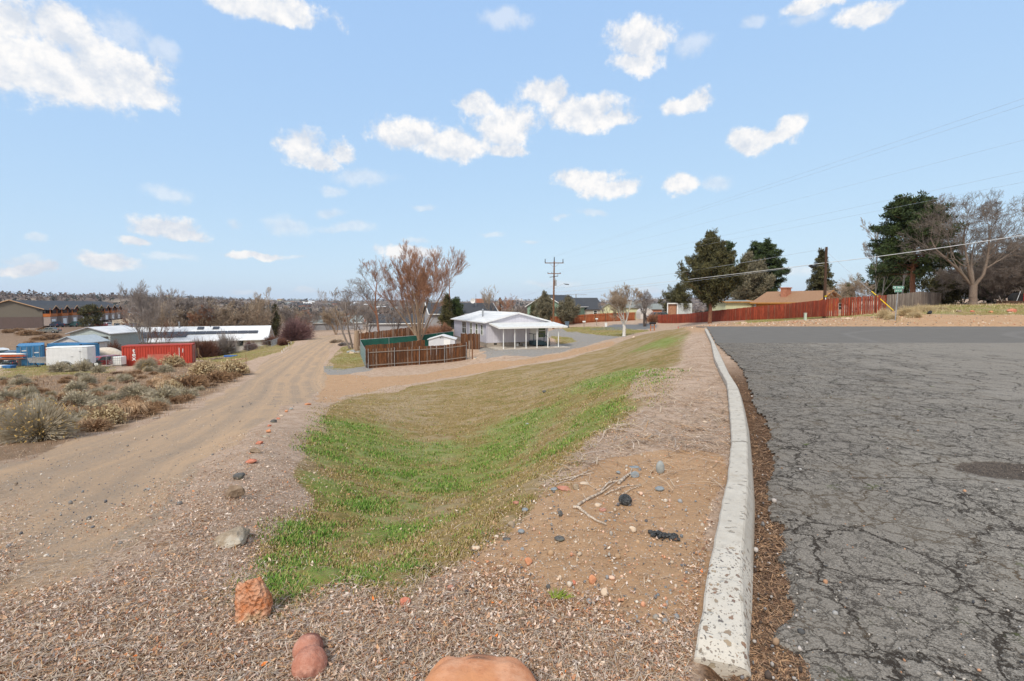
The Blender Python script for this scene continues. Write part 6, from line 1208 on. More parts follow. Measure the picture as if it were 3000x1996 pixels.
# ---------------- containers and yard ----------------
def corr(mb, p0, p1, z0, z1, depth=.05, per=.28, out=None):
    """corrugated steel side between two floor points"""
    p0, p1 = Vector((*p0, 0)), Vector((*p1, 0)); d = (p1-p0); L_ = d.length; d.normalize(); n = Vector((d.y, -d.x, 0)); k = int(L_/per); pts = []
    for i in range(k):
        s = i*L_/k; q = L_/k
        for f, o in ((0, 0), (.30, 0), (.42, -depth), (.86, -depth), (1, 0)): pts.append(p0+d*(s+q*f)+n*o)
    b = [(p.x, p.y, z0) for p in pts]+[(p.x, p.y, z1) for p in pts]; m = len(pts); return mb.add(b, [(i, i+1, m+i+1, m+i) for i in range(m-1)])
def cont_mat(name, c, rust):
    m = bpy.data.materials.new(name); nt, P = nodes(m); o = nd(nt, 'ShaderNodeTexCoord').outputs['Object']; n = noise(nt, nd(nt, 'ShaderNodeMapping', {'Vector': o, 'Scale': (1., 1., .3)}).outputs[0], 2.5, 6, .7)
    cc = mix(nt, rng(nt, n, .35, .7), c, tuple(q*.78 for q in c)); cc = mix(nt, rng(nt, noise(nt, o, 3, 7, .75), .60, .70), cc, rust); nt.links.new(cc, P.inputs['Base Color']); P.inputs['Roughness'].default_value = .55; return m
RCM = cont_mat('red_container_paint', (.50, .055, .03), (.45, .16, .10)); BCM = cont_mat('blue_container_paint', (.06, .24, .46), (.25, .36, .44))
def container(label, loc, rz, L_, m, doors=False, H_=2.6, W_=2.44):
    t = empty('shipping_container', loc, rz, label=label, cat='shipping container'); mb = MB(); corr(mb, (0.08, 0.03), (L_-.08, .03), .15, H_-.1); corr(mb, (L_-.08, W_-.03), (.08, W_-.03), .15, H_-.1); corr(mb, (.03, W_-.08), (.03, .08), .15, H_-.1); corr(mb, (L_-.03, .08), (L_-.03, W_-.08), .15, H_-.1); mb.build('side_panels', m, t)
    f = MB()
    for x in (.07, L_-.07):
        for y in (.07, W_-.07): f.box((x, y, H_/2), (.14, .14, H_))
    for z in (.08, H_-.06):
        for y in (.04, W_-.04): f.box((L_/2, y, z), (L_-.3, .08, .14))
        for x in (.04, L_-.04): f.box((x, W_/2, z), (.08, W_-.3, .14))
    f.build('frame', m, t); r = MB(); k = int(L_/.3)
    r.box((L_/2, W_/2, H_-.03), (L_-.12, W_-.12, .04))
    for i in range(k): r.box((.2+i*(L_-.4)/k, W_/2, H_-.005), (.14, W_-.3, .02))
    r.build('roof', m, t); c = MB()
    for x in (.09, L_-.09):
        for y in (.09, W_-.09):
            for z in (.06, H_-.05): c.box((x, y, z), (.19, .19, .13))
    c.build('corner_castings', BLK if m is BCM else m, t); return t
ra = R(24); zc = hz(-49.0, 61.5); t = container('red-orange shipping container lettered tex at the far side of the brush field', (-49.4, 61, zc-.05), ra, 7.5, RCM, H_=2.62)
for i, ch in enumerate('tex'): text_mesh('letter', ch, .78, WHITE, t, (1.25, -.03, 2.0-i*.50), bold=.018)
mb = MB()
for i in range(11): mb.box((6.1, -.012, 2.15-i*.13), (.09, .012, .085))
for i in range(3): mb.box((6.5, -.012, 2.0-i*.18), (.1, .012, .12))
mb.build('stencil_marks', WHITE, t); MB().box((3.9, -.0, .85), (2.6, .02, 1.2)).build('repair_patch', cont_mat('faded_red_patch', (.52, .13, .09), (.45, .2, .15)), t)
for y in (.35, .8, 1.65, 2.1): MB().tube((7.56, y, .2), (7.56, y, 2.45), .03, n=6).build('lock_rod', METAL, t)
MB().box((7.53, .63, 1.3), (.05, 1.1, 2.2)).build('door', RCM, t); MB().box((7.53, 1.82, 1.3), (.05, 1.1, 2.2)).build('door', RCM, t)
# blue container, doors towards us
zc = hz(-62.5, 61); t = container('blue shipping container with its two doors facing the field', (-62.2, 60.5, zc-.05), R(43)+0, 2.44, BCM, W_=6.06)
for x0 in (.12, 1.24):
    d = MB().box((x0+.54, -.04, 1.3), (1.06, .05, 2.3)).build('door', BCM, t)
    for z in (.55, 1.0, 1.5, 2.0): MB().box((x0+.54, -.07, z), (.95, .03, .10)).build('door_rib', BCM, d)
    for x in (x0+.25, x0+.82): MB().tube((x, -.12, .15), (x, -.12, 2.5), .025, n=6).build('lock_rod', METAL, d)
    MB().box((x0+.55, -.085, 2.0 if x0 < 1 else 1.7), (.42, .01, .13)).box((x0+.3, -.085, 1.2), (.25, .01, .1)).build('placard', WHITE, d)
container('blue shipping container behind, its ribbed side showing', (-64.8, 67.2, hz(-60, 66.5)+.15), R(-13), 6.06, BCM)
# cargo trailer
t = empty('cargo_trailer', (-50.3, 52, hz(-48, 52)), R(22), label='white enclosed cargo trailer with rounded nose and side door', cat='trailer'); t.scale = (.68, 1, 1); TW = mat('trailer_white', (.76, .77, .78), (.68, .69, .70), .35, 2, spec=.5)
nose = [(0, 0), (4.6, 0), (5.2, .12), (5.6, .55), (5.72, 1.0), (5.6, 1.45), (5.2, 1.88), (4.6, 2.0), (0, 2.0)]
MB().prism(nose, 'z', .45, 2.30).build('body', TW, t, bevel=.06); MB().prism([(x*1.003-.02, (y-1)*1.02+1) for x, y in nose], 'z', 2.30, 2.42).build('roof', WHITE, t, bevel=.06)
d = MB().box((3.75, -.015, 1.35), (1.1, .03, 1.6)).build('door', TW, t, bevel=.01); MB().box((3.28, -.05, 1.35), (.3, .04, .05)).box((4.3, -.04, 1.9), (.25, .03, .06)).box((4.3, -.04, .8), (.25, .03, .06)).build('latch', METAL, d); MB().box((5.1, .06, .75), (.8, .02, .5), .2).build('stone_guard', METAL, t)
for x in (1.9, 2.7): w_ = MB().tube((x, -.04, .35), (x, .16, .35), .35, n=16).build('wheel', RUB, t); MB().tube((x, -.06, .35), (x, -.03, .35), .19, n=12).build('rim', WHITE, w_)
fn = MB(); fn.prism([(1.35+.0, .45)]+[(2.3+.95*math.cos(a), .45+.45*math.sin(a)) for a in [math.pi*(1-k/10) for k in range(11)]]+[(2.3+.8*math.cos(a), .45+.36*math.sin(a)) for a in [math.pi*k/10 for k in range(11)]], 'y', -.12, 0); fn.build('fender', METAL, t)
MB().tube((5.6, 1, .5), (6.8, 1, .5), .05, n=6).tube((6.5, 1, .5), (6.5, 1, 0), .04, n=6).build('tongue', BLK, t); MB().box((.06, -.01, 2.2), (.2, .03, .05)).build('marker_light', RED, t)
sp = empty('spare_wheel', at(285, 57), label='spare wheel with white hub leaning at the trailer nose', cat='wheel'); MB().tube((0, -.12, .45), (0, .12, .45), .45, n=20).build('tyre', RUB, sp, bevel=.04); MB().tube((0, -.15, .45), (0, -.10, .45), .24, n=14).build('rim', WHITE, sp)
# covered boat
t = empty('covered_boat', at(312, 71), .15, label='beige-covered boat between the trailer and the red container', cat='boat'); L_ = 4.8
cv = MB(); n = 12
for i in range(n):
    x0, x1 = -L_/2+L_*i/n, -L_/2+L_*(i+1)/n
    def sec(x): f = max(0, 1-abs((x+.0)/(L_/2))**2.6); return [(x, -1*f-.1, 1.1), (x, -.9*f-.08, 1.15+.7*f), (x, 0, 1.2+1.05*f), (x, .9*f+.08, 1.15+.7*f), (x, 1*f+.1, 1.1)]
    a, b = sec(x0), sec(x1); cv.add(a+b, [(j, j+1, 6+j, 5+j) for j in range(4)])
cv.build('cover', mat('beige_canvas', (.66, .58, .48), (.56, .48, .39), .85, 3), t, smooth=True); MB().prism([(-2.4, 1.1), (2.3, 1.1), (2.0, .6), (-2.0, .6)], 'y', -.9, .9).build('hull', P_SIL, t); MB().box((0, 0, .35), (3, 1.2, .15)).build('trailer_frame', METAL, t)
t = empty('water_tote', at(351, 60.3), .1, label='white caged water tote left of the red container', cat='water tank'); MB().box((0, 0, .75), (1.0, 1.0, 1.05)).build('tank', WHITE, t, bevel=.08); cg = MB()
for i in range(6):
    x = -.53+i*.212; cg.tube((x, -.53, .2), (x, -.53, 1.32), .012, n=4); cg.tube((-.53, x, .2), (-.53, x, 1.32), .012, n=4)
for z in (.2, .5, .8, 1.1, 1.32): cg.tube((-.54, -.535, z), (.54, -.535, z), .012, n=4); cg.tube((-.535, -.54, z), (-.535, .54, z), .012, n=4)
cg.build('cage', METAL, t); MB().box((0, 0, .1), (1.1, 1.1, .12)).build('pallet', GREYW, t)
mesh_fence([at(312, 59), at(336, 60)], 1.3, 'short run of wire panels between the trailer and the tote', METAL, wires=True)
t = empty('kayak_stack', at(28, 60.5), .1, label='white and orange kayaks stacked left of the blue container', cat='kayaks')
for i, (z, m_) in enumerate(((1.55, WHITE), (1.3, mat('orange_kayak', (.72, .14, .04), None, .4, 3)), (.95, mat('brown_kayak', (.28, .12, .07), None, .5, 3)))):
    k = MB(); n = 10
    for j in range(n):
        def s_(x): f = (1-abs(x/2.0)**2.2); return [(x, -.32*f-.01, z), (x, 0, z+.16*f+.01), (x, .32*f+.01, z), (x, 0, z-.12*f-.01)]
        a, b = s_(-2+4*j/n), s_(-2+4*(j+1)/n); k.add(a+b, [(q, (q+1) % 4, 4+(q+1) % 4, 4+q) for q in range(4)])
    k.build('kayak', m_, t, smooth=True)
for x in (-1.2, 1.2): MB().box((x, 0, .42), (.08, .9, .85)).build('rack', GREYW, t)
car('old black quad bike parts under the kayaks', at(22, 58.5), .3, P_BLK, 'sedan', name='quad_bike').scale = (.33, .5, .6)
t = empty('small_boat', at(122, 58), .25, label='small grey aluminium boat leaning behind the cargo trailer', cat='boat'); MB().add([(-1.4, 0, 1.15), (1.6, -.5, 1.3), (1.6, .5, 1.3), (-1.2, 0, .55), (1.6, -.35, .5), (1.6, .35, .5)], [(0, 1, 4, 3), (0, 3, 5, 2), (0, 2, 1), (3, 4, 5), (1, 2, 5, 4)]).build('hull', METAL, t); MB().tube((-.9, 0, .9), (-.3, 0, .05), .06, n=5).tube((-1.6, 0, .08), (-.1, 0, .08), .05, n=5).build('trailer_frame', BLK, t)
for px_, D, c, lb in ((2, 57, WHITE, 'white tub lying at the left frame edge below the quad bike'), (28, 56.5, mat('blue_plastic', (.05, .2, .5), None, .4, 3), 'blue plastic tub below the quad bike')):
    tag(MB().add([(-.4, -.3, 0), (.4, -.3, 0), (.4, .3, 0), (-.4, .3, 0), (-.5, -.4, .35), (.5, -.4, .35), (.5, .4, .35), (-.5, .4, .35)], [(0,1,5,4),(1,2,6,5),(2,3,7,6),(3,0,4,7),(0,3,2,1),(4,5,6,7)]).build('tub', c, loc=at(px_, D)), lb, 'tub')
t = empty('climbing_frame', at(567, 66), .2, label='wooden climbing frame with a leaning panel right of the red container', cat='play equipment'); MB().box((.2, .05, 1.35), (1.0, .06, 1.0)).build('panel', GREYW, t)
YW = mat('yellowish_lumber', (.50, .34, .17), (.38, .25, .12), .8, 4)
for a, b in (((-.2, -.1, 0), (.4, 0, 1.9)), ((.7, 0, 0), (.6, 0, 1.9)), ((.6, .0, 1.2), (1.6, -.1, 0)), ((-.3, 1.0, 0), (.2, 1.0, 1.9))): MB().tube(a, b, .06, n=4).build('beam', YW, t)
tag(MB().box((0, 0, .12), (1.7, .9, .2)).box((0, -.4, .25), (1.7, .1, .08)).build('blue_tray', mat('bright_blue_plastic', (.02, .15, .52), None, .4, 3), loc=at(676, 76), rz=.1, bevel=.03), 'bright blue plastic tray lying on the grass before the white house', 'tray')
for i, (px_, D) in enumerate(((826, 66), (832, 70), (838, 74), (846, 80), (853, 86))): tag(MB().tube((0, 0, -.05), (0, 0, .42), .035, n=6).build('marker_post', WHITE, loc=at(px_, D)), 'short white marker stake along the left side of the track', 'stake', 'white stakes along the track')
for i, (px_, D, h_) in enumerate(((721, 52, 1.1), (679, 50, .8))): tag(MB().tube((0, 0, -.05), (0, 0, h_), .025, n=5).build('fence_stake', BK_RED, loc=at(px_, D)), ['taller rusty fence stake beside the track', 'shorter rusty stake in the pale grass'][i], 'stake')
# sawn tree stump, rubble pile
tag(MB().path([(0, 0, -.2), (.05, 0, 1.0), (.1, 0, 2.6)], [.42, .36, .30], 10).build('tree_stump', BK_TAN, loc=at(1044, 63)), 'pale barkless tree stub beside the green mesh fence', 'tree')
# right edge: low trailer with tyre
t = empty('flatbed_trailer', at(2960, 57), .05, label='low flatbed trailer with a big tyre and upright poles at the right edge', cat='trailer'); MB().box((.6, 0, .22), (3.4, 1.2, .3)).build('bed', WOODD, t); tt = MB().tube((.9, -.1, .55), (.9, .5, .55), .75, n=20).build('tyre', RUB, t, bevel=.05)
MB().tube((.4, -.3, .3), (.85, -.3, 1.5), .03, n=5).build('upright', METAL, t); MB().tube((-1.4, -.3, .25), (-2.0, -.5, .95), .035, n=5).build('upright', METAL, t); MB().tube((1.3, -.3, .4), (1.32, -.3, 1.25), .04, n=6).build('upright', RED, t)
tag(MB().tube((0, 0, 0), (.25, .1, .22), .16, .12, 8).build('rubber_scrap', BLK, loc=at(2721, 40.5)), 'black scrap lying in the grass right of the sign', 'debris')
# ---------------- stones ----------------
import bmesh
def ico(sub):
    bm = bmesh.new(); bmesh.ops.create_icosphere(bm, subdivisions=sub, radius=1); V = np.array([v.co[:] for v in bm.verts]); Fc = np.array([[v.index for v in f.verts] for f in bm.faces]); bm.free(); return V, Fc
ICO = {k: ico(k) for k in (1, 2, 3, 4, 5)}
def vn3(p, s): return vn(p[:, 0]+p[:, 2]*.7, p[:, 1]-p[:, 2]*.6, s)+vn(p[:, 1]+9, p[:, 2]+p[:, 0]*.4, s+1)
def stone_shape(seed, sub, cuts=8, rough=.08, cut_d=(.5, .85)):
    g = np.random.default_rng(seed); V, Fc = ICO[sub]; V = V.copy()
    for _ in range(cuts):
        n = g.normal(size=3); n /= np.linalg.norm(n); d = g.uniform(*cut_d); h = V@n-d; V -= np.maximum(h, 0)[:, None]*n*.97
    V *= (1+rough*(vn3(V*2.2+seed, seed)+.5*vn3(V*6+seed, seed+3)+.25*vn3(V*15, seed+5)))[:, None]; return V, Fc
def stone_mat(name, c1, c2, c3, bump=.6, sc=14, pits=0.):
    m = bpy.data.materials.new(name); nt, P = nodes(m); o = nd(nt, 'ShaderNodeTexCoord').outputs['Object']; n1 = noise(nt, o, sc, 6, .7); n2 = noise(nt, o, sc*3.5, 5, .7); n3 = noise(nt, o, sc*.4, 4)
    c = mix(nt, rng(nt, n1, .35, .65), c1, c2); c = mix(nt, rng(nt, n3, .52, .68), c, c3); c = mix(nt, rng(nt, n2, .38, .22, 0, .8), c, tuple(q*.35 for q in c1)); nt.links.new(c, P.inputs['Base Color']); P.inputs['Roughness'].default_value = .9; P.inputs['Specular IOR Level'].default_value = .2
    h = mth(nt, 'ADD', n1, mth(nt, 'MULTIPLY', n2, .6))
    if pits: vv = nd(nt, 'ShaderNodeTexVoronoi', {'Vector': o, 'Scale': sc*3.}); h = mth(nt, 'ADD', h, mth(nt, 'MULTIPLY', vv.outputs['Distance'], pits))
    b = nd(nt, 'ShaderNodeBump', {'Height': h, 'Strength': bump, 'Distance': .02}); nt.links.new(b.outputs[0], P.inputs['Normal']); return m
SM = {'orange': stone_mat('orange_sandstone', (.50, .205, .10), (.66, .34, .20), (.60, .27, .13), .35, 9), 'rough': stone_mat('rough_orange_tuff', (.52, .18, .07), (.70, .40, .26), (.50, .38, .22), 1., 16, 1.), 'pink': stone_mat('pink_stone', (.44, .18, .12), (.56, .29, .215), (.22, .085, .06), .7, 16),
 'tan': stone_mat('tan_basalt', (.27, .205, .14), (.42, .34, .25), (.50, .45, .37), .7, 12), 'brown': stone_mat('brown_basalt', (.22, .155, .105), (.33, .245, .175), (.27, .2, .15), .7, 12, .4), 'dark': stone_mat('dark_basalt', (.085, .082, .08), (.17, .165, .155), (.12, .13, .09), .6, 14, .3), 'cinder': stone_mat('black_cinder', (.05, .052, .055), (.13, .135, .14), (.09, .09, .09), 1., 22, 1.2),
 'grey': stone_mat('smooth_grey_stone', (.27, .28, .27), (.36, .37, .35), (.31, .30, .27), .15, 10), 'blue': stone_mat('blue_grey_stone', (.20, .225, .24), (.29, .315, .33), (.25, .27, .27), .2, 12), 'red': stone_mat('red_stone', (.50, .15, .09), (.62, .27, .18), (.45, .16, .1), .5, 12), 'cream': stone_mat('cream_stone', (.56, .42, .30), (.66, .54, .41), (.50, .36, .25), .3, 12)}
def stone(kind, px_, py_, w_, h_, label, seed, deep=.8, cuts=8, rough=.10, rot=0, sub=3, sink=.18, name='rock', tilt=0, taper=0):
    """px_,py_: bottom centre in the photograph; w_,h_: its size there"""
    p = G(px_, py_); dist = (p-Vector((0, 0, EYE))).length; zc = p.y*math.cos(PITCH)-(p.z-EYE)*math.sin(PITCH); sx = w_*zc/F/2; down = math.atan2(EYE-p.z, p.y)
    hh = h_*zc/F; sz = max(sx*.35, (hh-2*sx*deep*math.sin(down)*.55)/max(.35, math.cos(down)))*.62 if hh > 0 else sx*.5
    V, Fc = stone_shape(seed, sub, cuts, rough); V = V.copy(); V[:, :2] *= (1-taper*V[:, 2:3]); V = V*np.array([sx*1.08, sx*deep, sz]); c, s = math.cos(tilt), math.sin(tilt); V = np.stack([V[:, 0]*c-V[:, 2]*s, V[:, 1], V[:, 0]*s+V[:, 2]*c], 1); V[:, 2] += sz*(1-sink*2)
    o = mesh_np(name, V, Fc, SM[kind], smooth=True); o.location = (p.x, p.y+sx*deep*.85, hz(p.x, p.y+sx*deep*.85)); o.rotation_euler = (0, 0, rot); return tag(o, label, 'stone')
# big rocks edging the track (bottom row of pixels, width, height)
stone('rough', 722, 1824, 96, 134, 'rough upright orange rock at the corner of the grass', 101, .75, 6, .20, sub=5, taper=.36)
stone('tan', 652, 1608, 112, 72, 'flat-topped tan rock beside the track', 102, 1.35, 14, .12, sub=5, tilt=.10)
stone('brown', 676, 1463, 56, 48, 'brown wedge-shaped rock up the slope from the flat tan one', 103, .7, 14, .10, sub=4, tilt=-.3); stone('dark', 698, 1405, 36, 25, 'dark grey rock above the brown wedge', 104, .7, 8, .06, rot=.3)
stone('red', 730, 1359, 34, 18, 'red-orange rock above the dark grey one', 105, .8, 8); stone('brown', 744, 1329, 36, 20, 'lumpy brown rock up from the red-orange one', 106, .7, 8); stone('red', 755, 1302, 24, 11, 'small orange-red stone above the lumpy brown rock', 107)
stone('tan', 772, 1281, 28, 8, 'flat brown stone in the track-edge row', 108); stone('orange', 786, 1268, 18, 12, 'orange stone in the track-edge row, mid slope', 109); stone('red', 787, 1250, 12, 7, 'tiny red stone in the track-edge row', 110); stone('dark', 799, 1239, 18, 11, 'grey stone far up the track-edge row', 111)
stone('red', 814, 1229, 10, 6, 'small dark red stone beside the grey one', 112); stone('cream', 823, 1220, 13, 6, 'small tan stone far up the row', 113); stone('orange', 836, 1208, 13, 8, 'orange stone far up the row', 114); stone('grey', 850, 1200, 12, 6, 'pale grey stone near the end of the row', 115); stone('orange', 899, 1187, 20, 9, 'orange stone at the very end of the row', 116)
# two-lobed pink rock: one mesh of two blended lobes
def two_lobe():
    p = G(885, 1978); zc = p.y*math.cos(PITCH)-(p.z-EYE)*math.sin(PITCH); k = zc/F; V, Fc = ICO[5]; V = V.copy()
    c1, r1, c2, r2 = np.array([-16*k, 66*k, 26*k]), 44*k, np.array([16*k, 2*k, 26*k]), 50*k; out = []
    for v in V:   # sphere-traced smooth union
        o = (c1+c2)/2; lo, hi = 0, 110*k
        for _ in range(18):
            mid_ = (lo+hi)/2; q = o+v*mid_; d1 = np.linalg.norm(q-c1)/r1-1; d2 = np.linalg.norm((q-c2)*np.array([1, 1, 1.05]))/r2-1; h = min(max(.5+.5*(d2-d1)/.28, 0), 1); d = d2*(1-h)+d1*h-.28*h*(1-h)
            if d < 0: lo = mid_
            else: hi = mid_
        out.append(o+v*lo)
    V2 = np.array(out); V2 *= (1+.03*vn3(V2*30, 4)+.02*vn3(V2*80, 8))[:, None]; o = mesh_np('rock', V2, Fc, SM['pink'], smooth=True); o.location = (p.x, p.y+.02, hz(p.x, p.y)-.01); tag(o, 'smooth pink rock with two rounded lobes near the bottom edge', 'stone')
two_lobe()
def big_front():
    A_, B_, C_, D_ = UZ(1262, 1996, .10), UZ(1545, 1996, .10), UZ(1495, 1928, .13), UZ(1315, 1932, .13); V, Fc = ICO[5]; V = V.copy(); cx = (A_.x+B_.x)/2; wd = (B_.x-A_.x)/2
    S = np.sign(V); E = np.abs(V)**.5*S; E /= 1; x = E[:, 0]*wd*1.32; yf = D_.y+.03; y = yf-.21+E[:, 1]*.21*(1-.12*E[:, 0]**2)+.012*np.cos(E[:, 0]*9); z = .05+E[:, 2]*.125+.012*vn(E[:, 0]*2, E[:, 1]*2, 6)
    z += -.035*np.clip(np.abs(E[:, 0])-.5, 0, 1)*2*(E[:, 2] > 0); x *= 1-.10*(E[:, 1] > 0)*np.abs(E[:, 1]); V2 = np.stack([x, y, z], 1); V2 += .006*np.stack([vn3(V2*25, 1), vn3(V2*25, 2), vn3(V2*25, 3)], 1)
    o = mesh_np('rock', V2, Fc, SM['orange'], smooth=True); o.location = (cx, 0, hz(cx, yf)); tag(o, 'large smooth orange sandstone block cut off by the bottom edge', 'stone')
big_front()
ST = [('grey',1937,1388,23,36,'oval light grey stone standing on the dirt bank',1.0,0),('blue',1862,1402,24,20,'blue-grey stone at the end of the dry branch',.8,2),('blue',1860,1374,28,8,'flat blue-grey stone above the branch end',.8,2),('blue',1812,1389,12,9,'small blue-grey stone left of the branch end',.8,2),
 ('tan',1688,1437,17,19,'olive-grey egg-shaped stone among the sticks',1,0),('cream',1713,1424,26,12,'flat greyish stone right of the olive egg-shaped one',.8,2),('pink',1655,1440,44,16,'long flat pink stone at the top of the dirt',.6,6),('blue',1625,1438,22,10,'blue-grey stone left of the long pink one',.8,2),('blue',1935,1440,27,14,'flat grey stone right of the black cinder ball',.8,2),
 ('cinder',1835,1483,37,33,'round black porous cinder stone on the dirt',1,1),('cream',1752,1488,18,14,'tan stone left of the cinder ball',.9,3),('pink',1767,1501,20,12,'pinkish flat stone below the tan one',.9,3),('dark',1643,1514,17,18,'grey stone beside the lower branch end',.9,4),('blue',1538,1499,18,11,'grey stone on the edge of the grass',.9,3),('pink',1513,1479,22,12,'pink stone on the edge of the grass',.9,4),
 ('blue',1527,1565,19,14,'pale grey stone in the upper dirt patch',.9,4),('dark',1640,1588,30,16,'flat dark grey stone in the middle of the dirt',.9,3),('dark',1484,1586,22,12,'dark flat stone at the left of the dirt',.9,3),('cream',1855,1562,22,20,'tan angular stone right of the dirt centre',.9,6),('orange',1547,1659,27,24,'orange angular stone in the lower dirt',.9,8),
 ('orange',1738,1712,23,26,'orange pebble-stone low on the dirt',.9,7),('cream',1774,1749,24,23,'pale rounded stone below the orange one',1,3),('cream',1640,1703,12,16,'small pale stone left of the orange one',.9,4),('red',1682,1713,10,13,'small pink stone by the orange one',.9,5),('dark',1607,1726,14,13,'dark stone at the lower edge of the dirt',.9,4),
 ('red',1181,1780,36,26,'red angular stone in the leaves left of centre',.8,7),('pink',1320,1733,20,18,'pale pink stone in the leaves',.8,7),('cream',1393,1615,26,18,'cream stone at the left edge of the dirt',.8,6),('tan',1497,1548,20,20,'tan stone at the upper left of the dirt',.8,6),('cream',1972,1870,18,14,'tan stone beside the kerb end',.9,5),('grey',2236,1550,14,14,'pale stone in the dark soil beside the kerb',.9,3),('grey',2254,1588,12,11,'second pale stone in the dark soil beside the kerb',.9,3),
 ('cream',2068,1240,14,7,'whitish stone on the mulched strip',.9,4),('grey',1545,1245,10,6,'pale stone in the grass bowl',.9,4),('dark',1595,1151,12,8,'dark stone in the olive grass',.9,4),('cream',1858,991,9,6,'white stone near the small white birch',1,4)]
for i, (kd, x_, y_, w_, h_, lb, dp, ct) in enumerate(ST): stone(kd, x_, y_, w_, h_, lb, 300+i, dp, ct, .03 if ct < 4 else .09, rot=_g.uniform(-.4, .4), name='stone')
for i, (x_, D_, sz, kd) in enumerate(((1022,61,.5,'grey'),(1030,60,.6,'cream'),(1038,60.5,.55,'grey'),(1046,59.5,.5,'tan'),(1034,62,.6,'grey'),(1026,62.5,.4,'tan'),(1050,61,.4,'grey'),(1390,50.3,.25,'cream'),(1394,50.6,.3,'grey'),(1399,50.2,.25,'cream'),(2485,41.5,.45,'cream'),(2380,41.5,.3,'cream'),(2470,43,.3,'cream'),(2903,41.5,.4,'orange'),(2965,42,.7,'red'),(2848,41.8,.35,'red'),(2960,41,.3,'cream'),(2180,46,.5,'cream'),(2810,41.5,.45,'brown'))):
    V, Fc = stone_shape(500+i, 3, 8, .1); V = V*sz*np.array([.6, .45, .32]); o = mesh_np('stone', V, Fc, SM[kd], smooth=True); o.location = at(x_, D_)+Vector((0, 0, sz*.12)); gname = 'rubble by the leaning tree' if x_ < 1060 else 'stones at the brown fence end' if x_ < 1400 else 'stones scattered on the right bank'
    tag(o, {'rubble by the leaning tree': 'pale rubble stone in the heap by the leaning tree', 'stones at the brown fence end': 'whitish stone at the right end of the brown fence'}.get(gname, f'{kd if kd != "cream" else "pale"} stone lying on the bank beyond the road'), 'stone', gname)
# ---------------- sticks ----------------
STM = mat('bleached_wood', (.60, .50, .40), (.40, .32, .25), .9, 12, bump=.4); STD = mat('dark_twig', (.14, .11, .10), None, .9, 10)
def stick(px_, r, label, m=None, name='branch', lift=.012, forks=()):
    P = [G(x, y)+Vector((0, 0, lift*(1+.4*(i % 2)))) for i, (x, y) in enumerate(px_)]; o0 = P[0].copy(); n = len(P)
    Q = []
    for i in range(n-1):
        for k in range(3): f = k/3; Q.append(P[i].lerp(P[i+1], f)-o0+Vector((_g.gauss(0, .003), _g.gauss(0, .003), _g.gauss(0, .002))))
    Q.append(P[-1]-o0); rs = [r*(1-.6*i/len(Q)) for i in range(len(Q))]; mb = MB().path(Q, rs, 6)
    for a, (x, y) in forks: mb.path([Q[a], (Q[a]+(G(x, y)-o0))/2+Vector((0, 0, lift*1.5)), G(x, y)-o0+Vector((0, 0, lift))], [rs[a]*.7, rs[a]*.5, rs[a]*.25], 5)
    return tag(mb.build(name, m or STM, loc=o0, smooth=True), label, 'stick')
stick([(1694,1484),(1728,1463),(1760,1449),(1777,1423),(1807,1412)], .011, 'long crooked dry branch across the top of the dirt', forks=((6, (1840, 1395)), (8, (1800, 1404))))
stick([(1811,1421),(1832,1403),(1846,1390),(1851,1379)], .014, 'thick pale branch end beside the blue-grey stone')
stick([(1679,1488),(1697,1495),(1712,1507),(1735,1524),(1757,1534),(1776,1543)], .013, 'thick bleached stick below the crooked branch')
stick([(1670,1412),(1690,1400),(1712,1389),(1727,1382)], .008, 'upper pale twig of the bundle at the grass edge', forks=((4, (1748, 1378)),)); stick([(1640,1412),(1668,1405),(1700,1397),(1740,1391)], .007, 'middle pale twig of the bundle at the grass edge'); stick([(1625,1425),(1650,1416),(1676,1409)], .006, 'lower pale twig of the bundle at the grass edge')
stick([(1770,1453),(1800,1440),(1830,1428),(1878,1425)], .006, 'thin stick left of the cinder ball'); stick([(1822,1452),(1848,1438),(1879,1426)], .005, 'thin stick just above the cinder ball')
stick([(1364,1745),(1378,1728),(1396,1706)], .008, 'short dark twig in the leaves', STD); stick([(1743,1857),(1775,1854),(1812,1852)], .007, 'pale twig lying in the leaves near the kerb end'); stick([(98,1838),(120,1842),(142,1841)], .012, 'pale stick fragment in the litter at bottom left')
stick([(1518,1664),(1522,1685),(1528,1708)], .003, 'thin upright straw by the orange stone'); stick([(445,1229),(458,1227),(470,1225)], .03, 'pale stick on the far shoulder of the track'); stick([(2515,1940),(2520,1932),(2519,1922)], .006, 'curled orange leaf strip on the cracked asphalt', SM['orange'])
